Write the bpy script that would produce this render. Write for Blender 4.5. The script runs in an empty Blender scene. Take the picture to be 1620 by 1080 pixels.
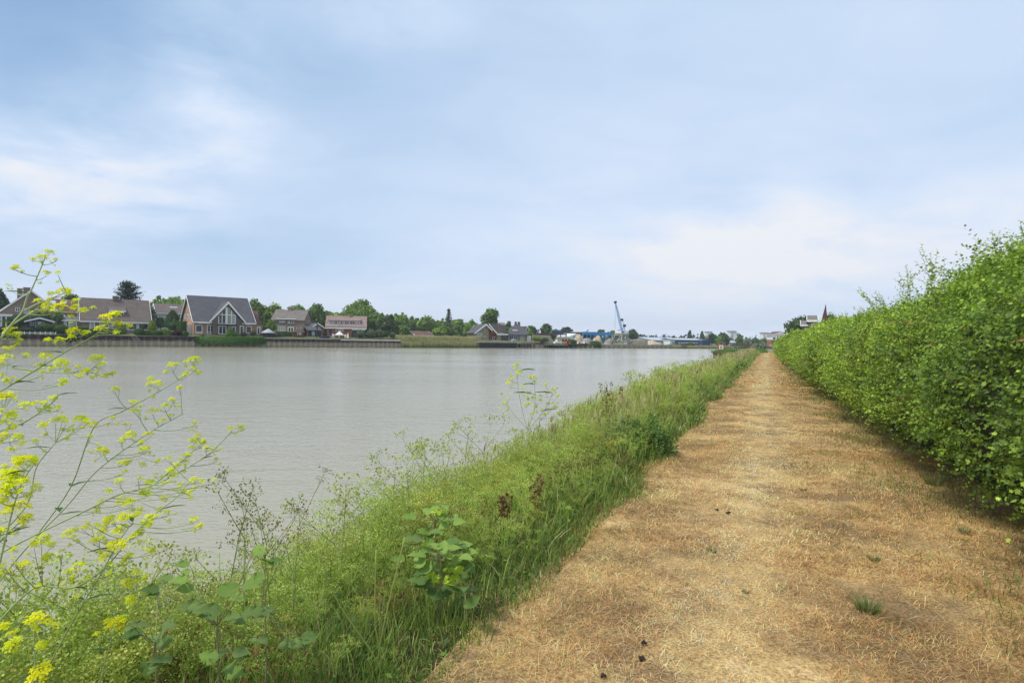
# A river bank: dry grass path between wild bank plants and a tall hedge, gardens and houses across the water.
EXPOSURE = 1.15
SKYBLOBS = [  # pixel direction, angular radius, flatness, amount of cloud (negative: clearer)
    (60, 20, 0.26, 1.3, -0.52), (250, 90, 0.12, 0.7, 0.10), (160, 175, 0.07, 1.5, 0.08), (1250, 350, 0.07, 1.2, 0.14), (900, 330, 0.30, 3.0, 0.05), (90, 290, 0.16, 2.0, 0.42), (330, 110, 0.09, 0.5, 0.2), (420, 210, 0.14, 2.5, 0.12), (560, 130, 0.28, 1.8, -0.22),
    (600, 10, 0.14, 2.0, 0.2), (1160, 400, 0.20, 3.2, 0.40), (1560, 350, 0.16, 2.5, 0.16), (330, 395, 0.30, 5.0, -0.24), (1350, 120, 0.5, 1.6, -0.05)]
SKYC = [(0.105, 0.20, 0.35), (0.225, 0.31, 0.425), (0.305, 0.362, 0.45), (0.395, 0.405, 0.43)]
import bpy, math
import numpy as np
from mathutils import Vector, Matrix
R = math.radians
SC = bpy.context.scene
COL = SC.collection
rng = np.random.default_rng(7)

# ------------------------------------------------------------------ camera
# world: +Y is the way the camera looks, +X to its right, z = 0 the path; the river lies at z = -1.1
F, HOR, ROLL, EYE = 900.0, 536.5, 0.016, 1.6
cd = bpy.data.cameras.new('camera'); cam = bpy.data.objects.new('camera', cd); COL.objects.link(cam)
cd.lens = 20.0; cd.sensor_width = 36.0; cd.clip_start = 0.05; cd.clip_end = 9000
pitch = math.atan((HOR - 540) / F)
cam.matrix_world = Matrix.Translation((0, 0, EYE)) @ Matrix.Rotation(R(90) + pitch, 4, 'X') @ Matrix.Rotation(math.atan(ROLL), 4, 'Z')
SC.camera = cam

# ------------------------------------------------------------------ world, sun, exposure
SUN_EL, SUN_AZ = R(57), R(240)          # azimuth clockwise from +Y
sd = Vector((math.sin(SUN_AZ) * math.cos(SUN_EL), math.cos(SUN_AZ) * math.cos(SUN_EL), math.sin(SUN_EL)))
w = bpy.data.worlds.new('World'); SC.world = w; w.use_nodes = True
nt = w.node_tree; N = nt.nodes; L = nt.links; N.clear()
def nd(t, **k):
    n = N.new(t)
    for a, b in k.items(): setattr(n, a, b)
    return n
def mth(op, a, b=None, c=None, clamp=False):
    n = N.new('ShaderNodeMath'); n.operation = op; n.use_clamp = clamp
    for i, v in enumerate((a, b, c)):
        if v is None: continue
        if isinstance(v, (int, float)): n.inputs[i].default_value = v
        else: L.new(v, n.inputs[i])
    return n.outputs[0]
sky = nd('ShaderNodeTexSky', sky_type='NISHITA', sun_disc=False, sun_elevation=SUN_EL, sun_rotation=SUN_AZ)
sky.air_density = 1.0; sky.dust_density = 1.2; sky.ozone_density = 1.6
bgs = nd('ShaderNodeBackground'); bgs.inputs['Strength'].default_value = 0.05
L.new(sky.outputs[0], bgs.inputs['Color'])
tc = nd('ShaderNodeTexCoord'); sep = nd('ShaderNodeSeparateXYZ'); L.new(tc.outputs['Generated'], sep.inputs[0])
zc = mth('MAXIMUM', sep.outputs[2], 0.0)
den = mth('ADD', zc, 0.22)
comb = nd('ShaderNodeCombineXYZ'); L.new(mth('DIVIDE', sep.outputs[0], den), comb.inputs[0]); L.new(mth('DIVIDE', sep.outputs[1], den), comb.inputs[1])
def noise(scale, detail, rough, stretch, off, dist=0.0):
    mp = nd('ShaderNodeMapping'); L.new(comb.outputs[0], mp.inputs[0]); mp.inputs['Scale'].default_value = stretch; mp.inputs['Location'].default_value = off
    mp.inputs['Rotation'].default_value = (0, 0, R(-25))
    n = nd('ShaderNodeTexNoise'); L.new(mp.outputs[0], n.inputs['Vector'])
    n.inputs['Scale'].default_value = scale; n.inputs['Detail'].default_value = detail; n.inputs['Roughness'].default_value = rough; n.inputs['Distortion'].default_value = dist
    return n.outputs[0]
def skydir(px, py):
    v = Vector(((px - 810) / F, 1, (HOR - (py - ROLL * (px - 810))) / F)); return v.normalized()
def blob(px, py, rad, flat=1.0):
    """soft round region of the cloud layer round one direction; flat > 1 makes it wider than high"""
    d = skydir(px, py)
    s = nd('ShaderNodeVectorMath', operation='SUBTRACT'); L.new(tc.outputs['Generated'], s.inputs[0]); s.inputs[1].default_value = d
    m = nd('ShaderNodeVectorMath', operation='MULTIPLY'); L.new(s.outputs[0], m.inputs[0]); m.inputs[1].default_value = (1, 1, flat)
    l = nd('ShaderNodeVectorMath', operation='LENGTH'); L.new(m.outputs[0], l.inputs[0])
    q = mth('DIVIDE', l.outputs['Value'], rad); q = mth('MULTIPLY', q, q)
    return mth('POWER', 2.718, mth('MULTIPLY', q, -1.0))
n1 = noise(0.75, 6, 0.48, (1.0, 1.7, 1), (3.1, 0.4, 0), 0.35)
n2 = noise(2.6, 8, 0.6, (1.0, 1.5, 1), (1.3, 5.0, 0), 0.5)
n3 = noise(3.2, 8, 0.6, (1.0, 1.15, 1), (7.3, 2.0, 0), 0.3)
veil = mth('ADD', mth('MULTIPLY', mth('SUBTRACT', n1, 0.5), 0.34), mth('MULTIPLY', mth('SUBTRACT', n2, 0.5), 0.22))
cl = mth('ADD', veil, 0.67)
for px, py, rad, flat, amp in SKYBLOBS:
    bl_ = mth('MULTIPLY', blob(px, py, rad, flat), amp)
    if amp > 0: bl_ = mth('MULTIPLY', bl_, mth('ADD', mth('MULTIPLY', mth('SUBTRACT', n3, 0.38), 3.0), 0.64))
    cl = mth('ADD', cl, bl_)
cl = mth('ADD', cl, mth('MULTIPLY', mth('POWER', 2.718, mth('MULTIPLY', zc, -9.0)), 0.22))
cl = mth('MINIMUM', mth('MAXIMUM', cl, 0.0), 1.0)
ramp = nd('ShaderNodeValToRGB'); L.new(cl, ramp.inputs[0])
e = ramp.color_ramp.elements
e[0].position = 0.0; e[0].color = (*SKYC[0], 1); e[1].position = 1.0; e[1].color = (*SKYC[3], 1)
x = e.new(0.4); x.color = (*SKYC[1], 1); x = e.new(0.72); x.color = (*SKYC[2], 1)
bgc = nd('ShaderNodeBackground'); L.new(ramp.outputs[0], bgc.inputs['Color']); bgc.inputs['Strength'].default_value = 1.0
mx = nd('ShaderNodeMixShader')
L.new(mth('MINIMUM', mth('ADD', mth('MULTIPLY', cl, 0.5), 0.6), 1.0), mx.inputs[0]); L.new(bgs.outputs[0], mx.inputs[1]); L.new(bgc.outputs[0], mx.inputs[2])
out = nd('ShaderNodeOutputWorld'); L.new(mx.outputs[0], out.inputs[0])

sl = bpy.data.lights.new('sun', 'SUN'); so = bpy.data.objects.new('sun', sl); COL.objects.link(so)
sl.energy = 1.5; sl.angle = R(11); sl.color = (1.0, 0.95, 0.87)
so.rotation_euler = sd.to_track_quat('Z', 'Y').to_euler(); so.location = sd * 50
SC.view_settings.view_transform = 'Standard'; SC.view_settings.look = 'None'; SC.view_settings.gamma = 1; SC.view_settings.use_curve_mapping = False
SC.view_settings.exposure = EXPOSURE

# ------------------------------------------------------------------ helpers
def unroll(px, py): return py - ROLL * (px - 810)
def P(px, py, D):
    """the point seen at photo pixel (px, py) at distance D along the view axis"""
    return np.array([(px - 810) / F * D, D, EYE + (HOR - unroll(px, py)) * D / F])
PC, PS = math.cos(R(24.2)), math.sin(R(24.2))
def W(al, la, z=0.0):
    """path frame (metres along the path, metres right of its middle line) to world"""
    al = np.asarray(al, float); la = np.asarray(la, float)
    return np.stack([al * PS + la * PC, al * PC - la * PS, np.broadcast_to(np.asarray(z, float), al.shape)], -1)

def mesh_np(name, V, faces, col=None, mats=(), mi=None, smooth=False):
    me = bpy.data.meshes.new(name)
    V = np.asarray(V, np.float32)
    me.vertices.add(len(V)); me.vertices.foreach_set('co', V.ravel())
    faces = [np.asarray(f, np.int32) for f in faces if len(f)]
    lv = np.concatenate([f.ravel() for f in faces]); tot = np.concatenate([np.full(len(f), f.shape[1], np.int32) for f in faces])
    st = np.concatenate([[0], np.cumsum(tot)[:-1]]).astype(np.int32)
    me.loops.add(len(lv)); me.loops.foreach_set('vertex_index', lv)
    me.polygons.add(len(tot)); me.polygons.foreach_set('loop_start', st); me.polygons.foreach_set('loop_total', tot)
    if mi is not None: me.polygons.foreach_set('material_index', np.asarray(mi, np.int32))
    if smooth: me.polygons.foreach_set('use_smooth', np.ones(len(tot), bool))
    if col is not None:
        a = me.color_attributes.new('tint', 'FLOAT_COLOR', 'POINT')
        c = np.ones((len(V), 4), np.float32); c[:, :3] = col; a.data.foreach_set('color', c.ravel())
    for m in mats: me.materials.append(m)
    me.update(calc_edges=True)
    return me
def link(name, me, parent=None, loc=None, rot=None):
    o = bpy.data.objects.new(name, me); COL.objects.link(o)
    if parent is not None: o.parent = parent
    if loc is not None: o.location = [float(v) for v in loc]
    if rot is not None: o.rotation_euler = rot
    return o
def tag(o, label=None, cat=None, group=None, kind=None):
    if label: o['label'] = label
    if cat: o['category'] = cat
    if group: o['group'] = group
    if kind: o['kind'] = kind
    return o
def empty(name, loc, rz=0.0):
    o = bpy.data.objects.new(name, None); COL.objects.link(o); o.location = [float(v) for v in loc]; o.rotation_euler = (0, 0, rz); o.empty_display_size = 0.3
    return o

class Acc:
    """collects vertices and faces of many small pieces for one mesh"""
    def __init__(s): s.V = []; s.T = []; s.Q = []; s.C = []; s.n = 0
    def add(s, V, T=None, Q=None, C=(1, 1, 1)):
        V = np.asarray(V, float).reshape(-1, 3); k = len(V)
        s.V.append(V)
        C = np.asarray(C, float); s.C.append(np.broadcast_to(C, (k, 3)) if C.ndim == 1 else C.reshape(-1, 3))
        if T is not None and len(T): s.T.append(np.asarray(T).reshape(-1, 3) + s.n)
        if Q is not None and len(Q): s.Q.append(np.asarray(Q).reshape(-1, 4) + s.n)
        s.n += k
    def arrays(s):
        V = np.concatenate(s.V) if s.V else np.zeros((0, 3))
        C = np.concatenate(s.C) if s.C else np.zeros((0, 3))
        T = np.concatenate(s.T) if s.T else np.zeros((0, 3), int)
        Q = np.concatenate(s.Q) if s.Q else np.zeros((0, 4), int)
        return V, C, T, Q
    def build(s, name, mat, parent=None, origin=(0, 0, 0), smooth=False, loc=None, rot=None):
        V, C, T, Q = s.arrays()
        V = V - np.asarray(origin)
        me = mesh_np(name, V, [T, Q], C, [mat], smooth=smooth)
        return link(name, me, parent, loc, rot)
def norm(v): return v / np.maximum(np.linalg.norm(v, axis=-1, keepdims=True), 1e-9)
def rand_dirs(n, g=None):
    g = g or rng; return norm(g.normal(size=(n, 3)))
def basis(y, nrm):
    """rotation matrices with column y along y and column z near nrm"""
    y = norm(y); x = norm(np.cross(y, nrm)); z = np.cross(x, y)
    return np.stack([x, y, z], -1)
def scatter(acc, tV, tT, tQ, Ps, Rs, S, C, tC=None):
    """copies of a small template (leaf, blade ...) at many places"""
    n = len(Ps); k = len(tV)
    S = np.asarray(S, float)
    if S.ndim == 1: S = S[:, None]
    X = np.einsum('nij,nkj->nki', Rs, tV[None] * S[:, None, :]) + Ps[:, None, :]
    C = np.asarray(C, float); C = np.broadcast_to(C, (n, 3)) if C.ndim == 1 else C
    CC = np.repeat(C[:, None, :], k, 1)
    if tC is not None: CC = CC * tC[None]
    off = (np.arange(n) * k)[:, None, None]
    T = (np.asarray(tT)[None] + off).reshape(-1, 3) if len(tT) else None
    Q = (np.asarray(tQ)[None] + off).reshape(-1, 4) if len(tQ) else None
    acc.add(X.reshape(-1, 3), T, Q, CC.reshape(-1, 3))
def blades(acc, Pn, h, wd, lean, C, levels=3, curve=0.5, tipc=None):
    """grass blades: root points, heights, widths, lean vectors (horizontal)"""
    n = len(Pn); up = np.array([0, 0, 1.0])
    ang = rng.uniform(0, 2 * np.pi, n); side = np.stack([np.cos(ang), np.sin(ang), np.zeros(n)], -1)
    rows = []; cols = []
    C = np.broadcast_to(C, (n, 3))
    for i in range(levels):
        t = i / levels
        c = Pn + up * (h * t * (1 - 0.25 * curve * t))[:, None] + lean * (h * (t * 0.35 + curve * t * t))[:, None]
        ww = wd * (1 - 0.55 * t)
        rows.append(c - side * ww[:, None] / 2); rows.append(c + side * ww[:, None] / 2)
        cc = C * (0.9 + 0.2 * t) if tipc is None else C * (1 - t) + tipc * t
        cols += [cc, cc]
    tip = Pn + up * (h * (1 - 0.25 * curve))[:, None] + lean * (h * (0.35 + curve))[:, None]
    rows.append(tip); cols.append(C * 1.1 if tipc is None else np.broadcast_to(tipc, (n, 3)))
    V = np.stack(rows, 1); k = V.shape[1]
    Q = np.array([[2 * i, 2 * i + 1, 2 * i + 3, 2 * i + 2] for i in range(levels - 1)]).reshape(-1, 4)
    T = np.array([[2 * levels - 2, 2 * levels - 1, 2 * levels]])
    off = (np.arange(n) * k)[:, None, None]
    acc.add(V.reshape(-1, 3), (T[None] + off).reshape(-1, 3), (Q[None] + off).reshape(-1, 4) if len(Q) else None, np.stack(cols, 1).reshape(-1, 3))
def tube(acc, pts, r0, r1=None, sides=5, C=(1, 1, 1)):
    pts = np.asarray(pts, float); m = len(pts); r1 = r0 if r1 is None else r1
    d = norm(np.gradient(pts, axis=0)); ref = np.array([0.3, 0.2, 1.0]) if abs(d[0][2]) < 0.9 else np.array([1.0, 0.1, 0])
    a = norm(np.cross(d, ref)); b = np.cross(d, a)
    rr = np.linspace(r0, r1, m)[:, None, None]
    th = np.linspace(0, 2 * np.pi, sides, endpoint=False)
    ring = pts[:, None, :] + rr * (np.cos(th)[None, :, None] * a[:, None, :] + np.sin(th)[None, :, None] * b[:, None, :])
    V = ring.reshape(-1, 3); Q = []
    for i in range(m - 1):
        for j in range(sides):
            k = (j + 1) % sides; Q.append([i * sides + j, i * sides + k, (i + 1) * sides + k, (i + 1) * sides + j])
    T = [[(m - 1) * sides, (m - 1) * sides + j, (m - 1) * sides + j + 1] for j in range(1, sides - 1)]
    acc.add(V, T, Q, C)
def fbm(x, y, s=1.0, seed=0):
    """cheap smooth pseudo-noise in -1..1"""
    x = np.asarray(x) * s; y = np.asarray(y) * s; v = 0; a = 0.5
    for i in range(4):
        q = seed * 1.7 + i * 2.3
        v = v + a * np.sin(x * (1.0 + .13 * i) + 1.7 * np.sin(y * .9 + q) + q) * np.cos(y * 1.1 + 1.3 * np.sin(x * .8 - q) + 2 * q)
        x, y = x * 2.03 + y * .3, y * 2.03 - x * .3; a *= 0.55
    return v * 1.3

# ------------------------------------------------------------------ materials
def new_mat(name):
    m = bpy.data.materials.new(name); m.use_nodes = True; t = m.node_tree; t.nodes.clear(); return m, t
def leaf_mat(name, trans=0.35, rough=0.5, spec=0.3, jitter=0.12, tcol=(1.1, 1.25, 0.55)):
    m, t = new_mat(name); n = t.nodes; l = t.links
    at = n.new('ShaderNodeAttribute'); at.attribute_name = 'tint'
    tc = n.new('ShaderNodeTexCoord'); no = n.new('ShaderNodeTexNoise'); no.inputs['Scale'].default_value = 35; no.inputs['Detail'].default_value = 2
    l.new(tc.outputs['Object'], no.inputs['Vector'])
    mr = n.new('ShaderNodeMapRange'); mr.inputs['To Min'].default_value = 1 - jitter * 2; mr.inputs['To Max'].default_value = 1 + jitter * 2; l.new(no.outputs[0], mr.inputs[0])
    mul = n.new('ShaderNodeVectorMath'); mul.operation = 'SCALE'; l.new(at.outputs['Color'], mul.inputs[0]); l.new(mr.outputs[0], mul.inputs['Scale'])
    b = n.new('ShaderNodeBsdfPrincipled'); l.new(mul.outputs[0], b.inputs['Base Color']); b.inputs['Roughness'].default_value = rough; b.inputs['Specular IOR Level'].default_value = spec
    tr = n.new('ShaderNodeBsdfTranslucent'); tm = n.new('ShaderNodeVectorMath'); tm.operation = 'MULTIPLY'; l.new(mul.outputs[0], tm.inputs[0]); tm.inputs[1].default_value = tcol; l.new(tm.outputs[0], tr.inputs[0])
    mx = n.new('ShaderNodeMixShader'); mx.inputs[0].default_value = trans; l.new(b.outputs[0], mx.inputs[1]); l.new(tr.outputs[0], mx.inputs[2])
    o = n.new('ShaderNodeOutputMaterial'); l.new(mx.outputs[0], o.inputs[0]); return m
def flat_mat(name, col, rough=0.6, var=0.15, scale=3.0, metal=0.0, spec=0.4, bump=0.0, streak=(1, 1, 1), col2=None):
    """paint, wood, render ...: one colour with blotches and streaks of wear"""
    m, t = new_mat(name); n = t.nodes; l = t.links
    tc = n.new('ShaderNodeTexCoord'); mp = n.new('ShaderNodeMapping'); mp.inputs['Scale'].default_value = streak; l.new(tc.outputs['Object'], mp.inputs[0])
    no = n.new('ShaderNodeTexNoise'); no.inputs['Scale'].default_value = scale; no.inputs['Detail'].default_value = 6; no.inputs['Roughness'].default_value = 0.65; l.new(mp.outputs[0], no.inputs['Vector'])
    r = n.new('ShaderNodeValToRGB'); l.new(no.outputs[0], r.inputs[0]); c = np.array(col); c2 = np.array(col2) if col2 is not None else c * (1 + var)
    r.color_ramp.elements[0].position = 0.3; r.color_ramp.elements[1].position = 0.72
    r.color_ramp.elements[0].color = (*np.clip(c * (1 - var), 0, 1), 1); r.color_ramp.elements[1].color = (*np.clip(c2, 0, 1), 1)
    b = n.new('ShaderNodeBsdfPrincipled'); l.new(r.outputs[0], b.inputs['Base Color']); b.inputs['Roughness'].default_value = rough; b.inputs['Metallic'].default_value = metal; b.inputs['Specular IOR Level'].default_value = spec
    if bump:
        bu = n.new('ShaderNodeBump'); bu.inputs['Strength'].default_value = bump; bu.inputs['Distance'].default_value = 0.05; l.new(no.outputs[0], bu.inputs['Height']); l.new(bu.outputs[0], b.inputs['Normal'])
    o = n.new('ShaderNodeOutputMaterial'); l.new(b.outputs[0], o.inputs[0]); return m
def brick_mat(name, c1, c2, mortar, sx=1.0, side=False, rough=0.85, bw=0.5, rh=0.25, offset=0.5):
    """courses of bricks or tiles; sx sizes them"""
    m, t = new_mat(name); n = t.nodes; l = t.links
    tc = n.new('ShaderNodeTexCoord'); sp = n.new('ShaderNodeSeparateXYZ'); l.new(tc.outputs['Object'], sp.inputs[0])
    ad = n.new('ShaderNodeMath'); ad.operation = 'ADD'; l.new(sp.outputs[0], ad.inputs[0]); l.new(sp.outputs[1], ad.inputs[1])
    cb = n.new('ShaderNodeCombineXYZ'); l.new(ad.outputs[0] if not side else sp.outputs[0], cb.inputs[0]); l.new(sp.outputs[2], cb.inputs[1])
    br = n.new('ShaderNodeTexBrick'); l.new(cb.outputs[0], br.inputs['Vector']); br.inputs['Scale'].default_value = sx; br.offset = offset
    br.inputs['Color1'].default_value = (*c1, 1); br.inputs['Color2'].default_value = (*c2, 1); br.inputs['Mortar'].default_value = (*mortar, 1)
    br.inputs['Mortar Size'].default_value = 0.02; br.inputs['Brick Width'].default_value = bw; br.inputs['Row Height'].default_value = rh
    no = n.new('ShaderNodeTexNoise'); no.inputs['Scale'].default_value = 0.8; no.inputs['Detail'].default_value = 7; no.inputs['Roughness'].default_value = 0.7; l.new(tc.outputs['Object'], no.inputs['Vector'])
    mr = n.new('ShaderNodeMapRange'); mr.inputs['To Min'].default_value = 0.6; mr.inputs['To Max'].default_value = 1.4; l.new(no.outputs[0], mr.inputs[0])
    mul = n.new('ShaderNodeVectorMath'); mul.operation = 'SCALE'; l.new(br.outputs['Color'], mul.inputs[0]); l.new(mr.outputs[0], mul.inputs['Scale'])
    b = n.new('ShaderNodeBsdfPrincipled'); l.new(mul.outputs[0], b.inputs['Base Color']); b.inputs['Roughness'].default_value = rough; b.inputs['Specular IOR Level'].default_value = 0.25
    bu = n.new('ShaderNodeBump'); bu.inputs['Strength'].default_value = 0.6; bu.inputs['Distance'].default_value = 0.03; l.new(br.outputs['Fac'], bu.inputs['Height']); bu.invert = True; l.new(bu.outputs[0], b.inputs['Normal'])
    o = n.new('ShaderNodeOutputMaterial'); l.new(b.outputs[0], o.inputs[0]); return m
M = {}
M['leaf'] = leaf_mat('foliage', rough=.6, spec=.18, tcol=(1.08, 1.12, 0.6)); M['leaf_far'] = leaf_mat('tree_foliage', trans=0.25, rough=0.6, spec=0.2)
M['grass'] = leaf_mat('grass_blade', trans=0.3, rough=0.5, spec=0.25, tcol=(1.1, 1.15, 0.6)); M['straw'] = leaf_mat('dry_grass', trans=0.2, rough=0.6, spec=0.3, tcol=(1.1, 1.0, 0.8))
M['stem'] = leaf_mat('stem', trans=0.0, rough=0.5, spec=0.3); M['petal'] = leaf_mat('petal', trans=0.4, rough=0.55, spec=0.1, jitter=0.06, tcol=(1.1, 1.1, 0.5))
M['bark'] = flat_mat('bark', (0.09, 0.07, 0.05), 0.9, 0.35, 4, bump=0.5, streak=(1, 1, 0.2))
M['white'] = flat_mat('white_paint', (0.74, 0.74, 0.71), 0.5, 0.08, 2)
M['glass'] = flat_mat('window_glass', (0.03, 0.034, 0.038), 0.08, 0.5, 0.6, spec=.5)
M['curtain'] = flat_mat('curtained_glass', (0.33, 0.35, 0.37), 0.25, 0.2, 2, spec=0.6, streak=(8, 8, 1))
M['brick_brown'] = brick_mat('brown_brick', (0.31, 0.23, 0.17), (0.23, 0.17, 0.13), (0.24, 0.21, 0.18), 2.4)
M['brick_dark'] = brick_mat('dark_brick', (0.19, 0.15, 0.13), (0.15, 0.12, 0.105), (0.14, 0.12, 0.11), 2.4)
M['brick_orange'] = brick_mat('orange_brick', (0.42, 0.25, 0.15), (0.35, 0.2, 0.12), (0.36, 0.3, 0.24), 2.4)
M['brick_red'] = brick_mat('red_brick', (0.36, 0.13, 0.07), (0.30, 0.11, 0.06), (0.3, 0.2, 0.16), 2.4)
M['brick_tan'] = brick_mat('tan_brick', (0.33, 0.26, 0.16), (0.28, 0.22, 0.13), (0.32, 0.28, 0.2), 2.4)
def roof_m(name, c): c = np.array(c); return brick_mat(name, tuple(c), tuple(c * 0.72), tuple(c * 0.4), 1.4, rough=0.75, bw=0.35, rh=0.3)
M['roof_brown'] = roof_m('brown_roof_tiles', (0.19, 0.15, 0.13)); M['roof_slate'] = roof_m('slate_roof_tiles', (0.115, 0.115, 0.125))
M['roof_grey'] = roof_m('weathered_roof_tiles', (0.23, 0.2, 0.175)); M['roof_pink'] = roof_m('pinkish_roof_tiles', (0.33, 0.235, 0.205)); M['roof_red'] = roof_m('red_brown_roof_tiles', (0.2, 0.1, 0.08))
M['wood_dark'] = flat_mat('dark_stained_wood', (0.025, 0.028, 0.035), 0.7, 0.3, 4, streak=(1, 1, 6)); M['wood_brown'] = flat_mat('brown_wood', (0.13, 0.055, 0.03), 0.7, 0.3, 4, streak=(5, 5, 1))
M['wood_red'] = flat_mat('red_painted_wood', (0.27, 0.05, 0.025), 0.6, 0.25, 3, streak=(5, 5, 1)); M['wood_grey'] = flat_mat('weathered_wood', (0.30, 0.28, 0.25), 0.8, 0.3, 4)
M['grey_paint'] = flat_mat('grey_panel', (0.36, 0.38, 0.4), 0.6, 0.15, 2); M['concrete'] = flat_mat('concrete', (0.42, 0.40, 0.36), 0.85, 0.2, 1.5); M['pale_concrete'] = flat_mat('pale_concrete', (0.62, 0.6, 0.56), 0.85, 0.15, 1)
M['dark_metal'] = flat_mat('dark_metal', (0.05, 0.05, 0.055), 0.45, 0.3, 3, metal=0.3); M['blue_metal'] = flat_mat('light_blue_paint', (0.16, 0.36, 0.60), 0.5, 0.2, 1.2)
M['blue'] = flat_mat('bright_blue_cladding', (0.045, 0.27, 0.60), 0.5, 0.2, 0.6, streak=(4, 4, 1)); M['blue_dark'] = flat_mat('dark_blue_cladding', (0.035, 0.07, 0.16), 0.5, 0.2, 0.6)
M['sand'] = flat_mat('sand', (0.50, 0.40, 0.26), 0.95, 0.2, 0.7, bump=0.5); M['rubble'] = flat_mat('grey_rubble', (0.30, 0.27, 0.23), 0.95, 0.35, 1.4, bump=0.8)
M['cover_blue'] = flat_mat('navy_boat_cover', (0.03, 0.035, 0.12), 0.5, 0.2, 3); M['canvas'] = flat_mat('cream_canvas', (0.70, 0.67, 0.58), 0.8, 0.1, 3); M['orange'] = flat_mat('orange_paint', (0.45, 0.13, 0.04), 0.6, 0.2, 3)
M['roof_light'] = flat_mat('pale_sheet_roof', (0.42, 0.46, 0.52), 0.5, 0.12, 0.5); M['beige'] = flat_mat('beige_render', (0.5, 0.44, 0.31), 0.85, 0.15, 0.6); M['sign_red'] = flat_mat('sign_red', (0.62, 0.03, 0.03), 0.4, 0.05, 2)
# ------------------------------------------------------------------ water and land
WATER = -1.1
BA = np.array([-91.0, 101.0]); BT = R(40); E1 = np.array([math.cos(BT), math.sin(BT)]); E2 = np.array([-math.sin(BT), math.cos(BT)])
def BP(u, s, z=0.0):
    """far bank frame: u metres along the quay line, s metres behind it"""
    p = BA + E1 * u + E2 * s
    return np.array([p[0], p[1], z])
def zland(u, s=0.0):
    e = np.interp(u, [-60, 60, 85, 125, 165, 300], [1.05, 1.0, 0.75, 0.55, 0.1, 0.1])
    r = np.interp(u, [-60, 60, 100, 130, 160], [0.5, 0.5, 0.6, 0.6, 0.1])
    return e + r * np.clip(s / 6.0, 0, 1)
m, t = new_mat('river_water'); n = t.nodes; l = t.links
tc = n.new('ShaderNodeTexCoord')
def wn(scale, detail, st):
    mp = n.new('ShaderNodeMapping'); mp.inputs['Scale'].default_value = st; mp.inputs['Rotation'].default_value = (0, 0, R(8)); l.new(tc.outputs['Object'], mp.inputs[0])
    q = n.new('ShaderNodeTexNoise'); q.inputs['Scale'].default_value = scale; q.inputs['Detail'].default_value = detail; q.inputs['Roughness'].default_value = 0.55; q.inputs['Distortion'].default_value = 0.6; l.new(mp.outputs[0], q.inputs['Vector']); return q
a = wn(1.6, 4, (0.55, 1.0, 1)); b = wn(11.0, 3, (0.5, 1.0, 1)); c = wn(0.05, 3, (0.5, 1.4, 1))
b1 = n.new('ShaderNodeBump'); b1.inputs['Strength'].default_value = 1.0; b1.inputs['Distance'].default_value = 0.03; l.new(a.outputs[0], b1.inputs['Height'])
b2 = n.new('ShaderNodeBump'); b2.inputs['Strength'].default_value = 1.0; b2.inputs['Distance'].default_value = 0.018; l.new(b.outputs[0], b2.inputs['Height']); l.new(b1.outputs[0], b2.inputs['Normal'])
r = n.new('ShaderNodeMapRange'); r.inputs['From Min'].default_value = 0.35; r.inputs['From Max'].default_value = 0.7; r.inputs['To Min'].default_value = 0.10; r.inputs['To Max'].default_value = 0.17; l.new(c.outputs[0], r.inputs[0])
pb = n.new('ShaderNodeBsdfPrincipled'); pb.inputs['Base Color'].default_value = (0.33, 0.305, 0.215, 1); pb.inputs['IOR'].default_value = 1.33
l.new(r.outputs[0], pb.inputs['Roughness']); l.new(b2.outputs[0], pb.inputs['Normal'])
o = n.new('ShaderNodeOutputMaterial'); l.new(pb.outputs[0], o.inputs[0]); M['water'] = m
link_o = link('river_water', mesh_np('river_water', [(-900, -60, WATER), (1500, -60, WATER), (1500, 900, WATER), (-900, 900, WATER)], [[[0, 1, 2, 3]]], mats=[M['water']])); tag(link_o, kind='structure')

M['lawn'] = flat_mat('garden_lawn', (0.075, 0.105, 0.028), 0.9, 0.35, 0.25, col2=(0.16, 0.17, 0.06))
us = np.array([-400, -160, -80, -40, 0, 30, 60, 75, 85, 105, 125, 145, 165, 200, 260, 330, 420, 700, 1600.]); ss = np.array([0, 2, 4, 6, 12, 40, 120, 400, 1200, 2200.])
V = []; Fq = []
for u in us:
    V.append(BP(u, 0.001, -2.5))
    for s in ss: V.append(BP(u, s, float(zland(u, s)) if s < 4000 else 0.1))
k = len(ss) + 1
for i in range(len(us) - 1):
    for j in range(k - 1): Fq.append([i * k + j, (i + 1) * k + j, (i + 1) * k + j + 1, i * k + j + 1])
tag(link('far_bank_ground', mesh_np('far_bank_ground', V, [Fq], mats=[M['lawn']])), kind='structure')

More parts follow.
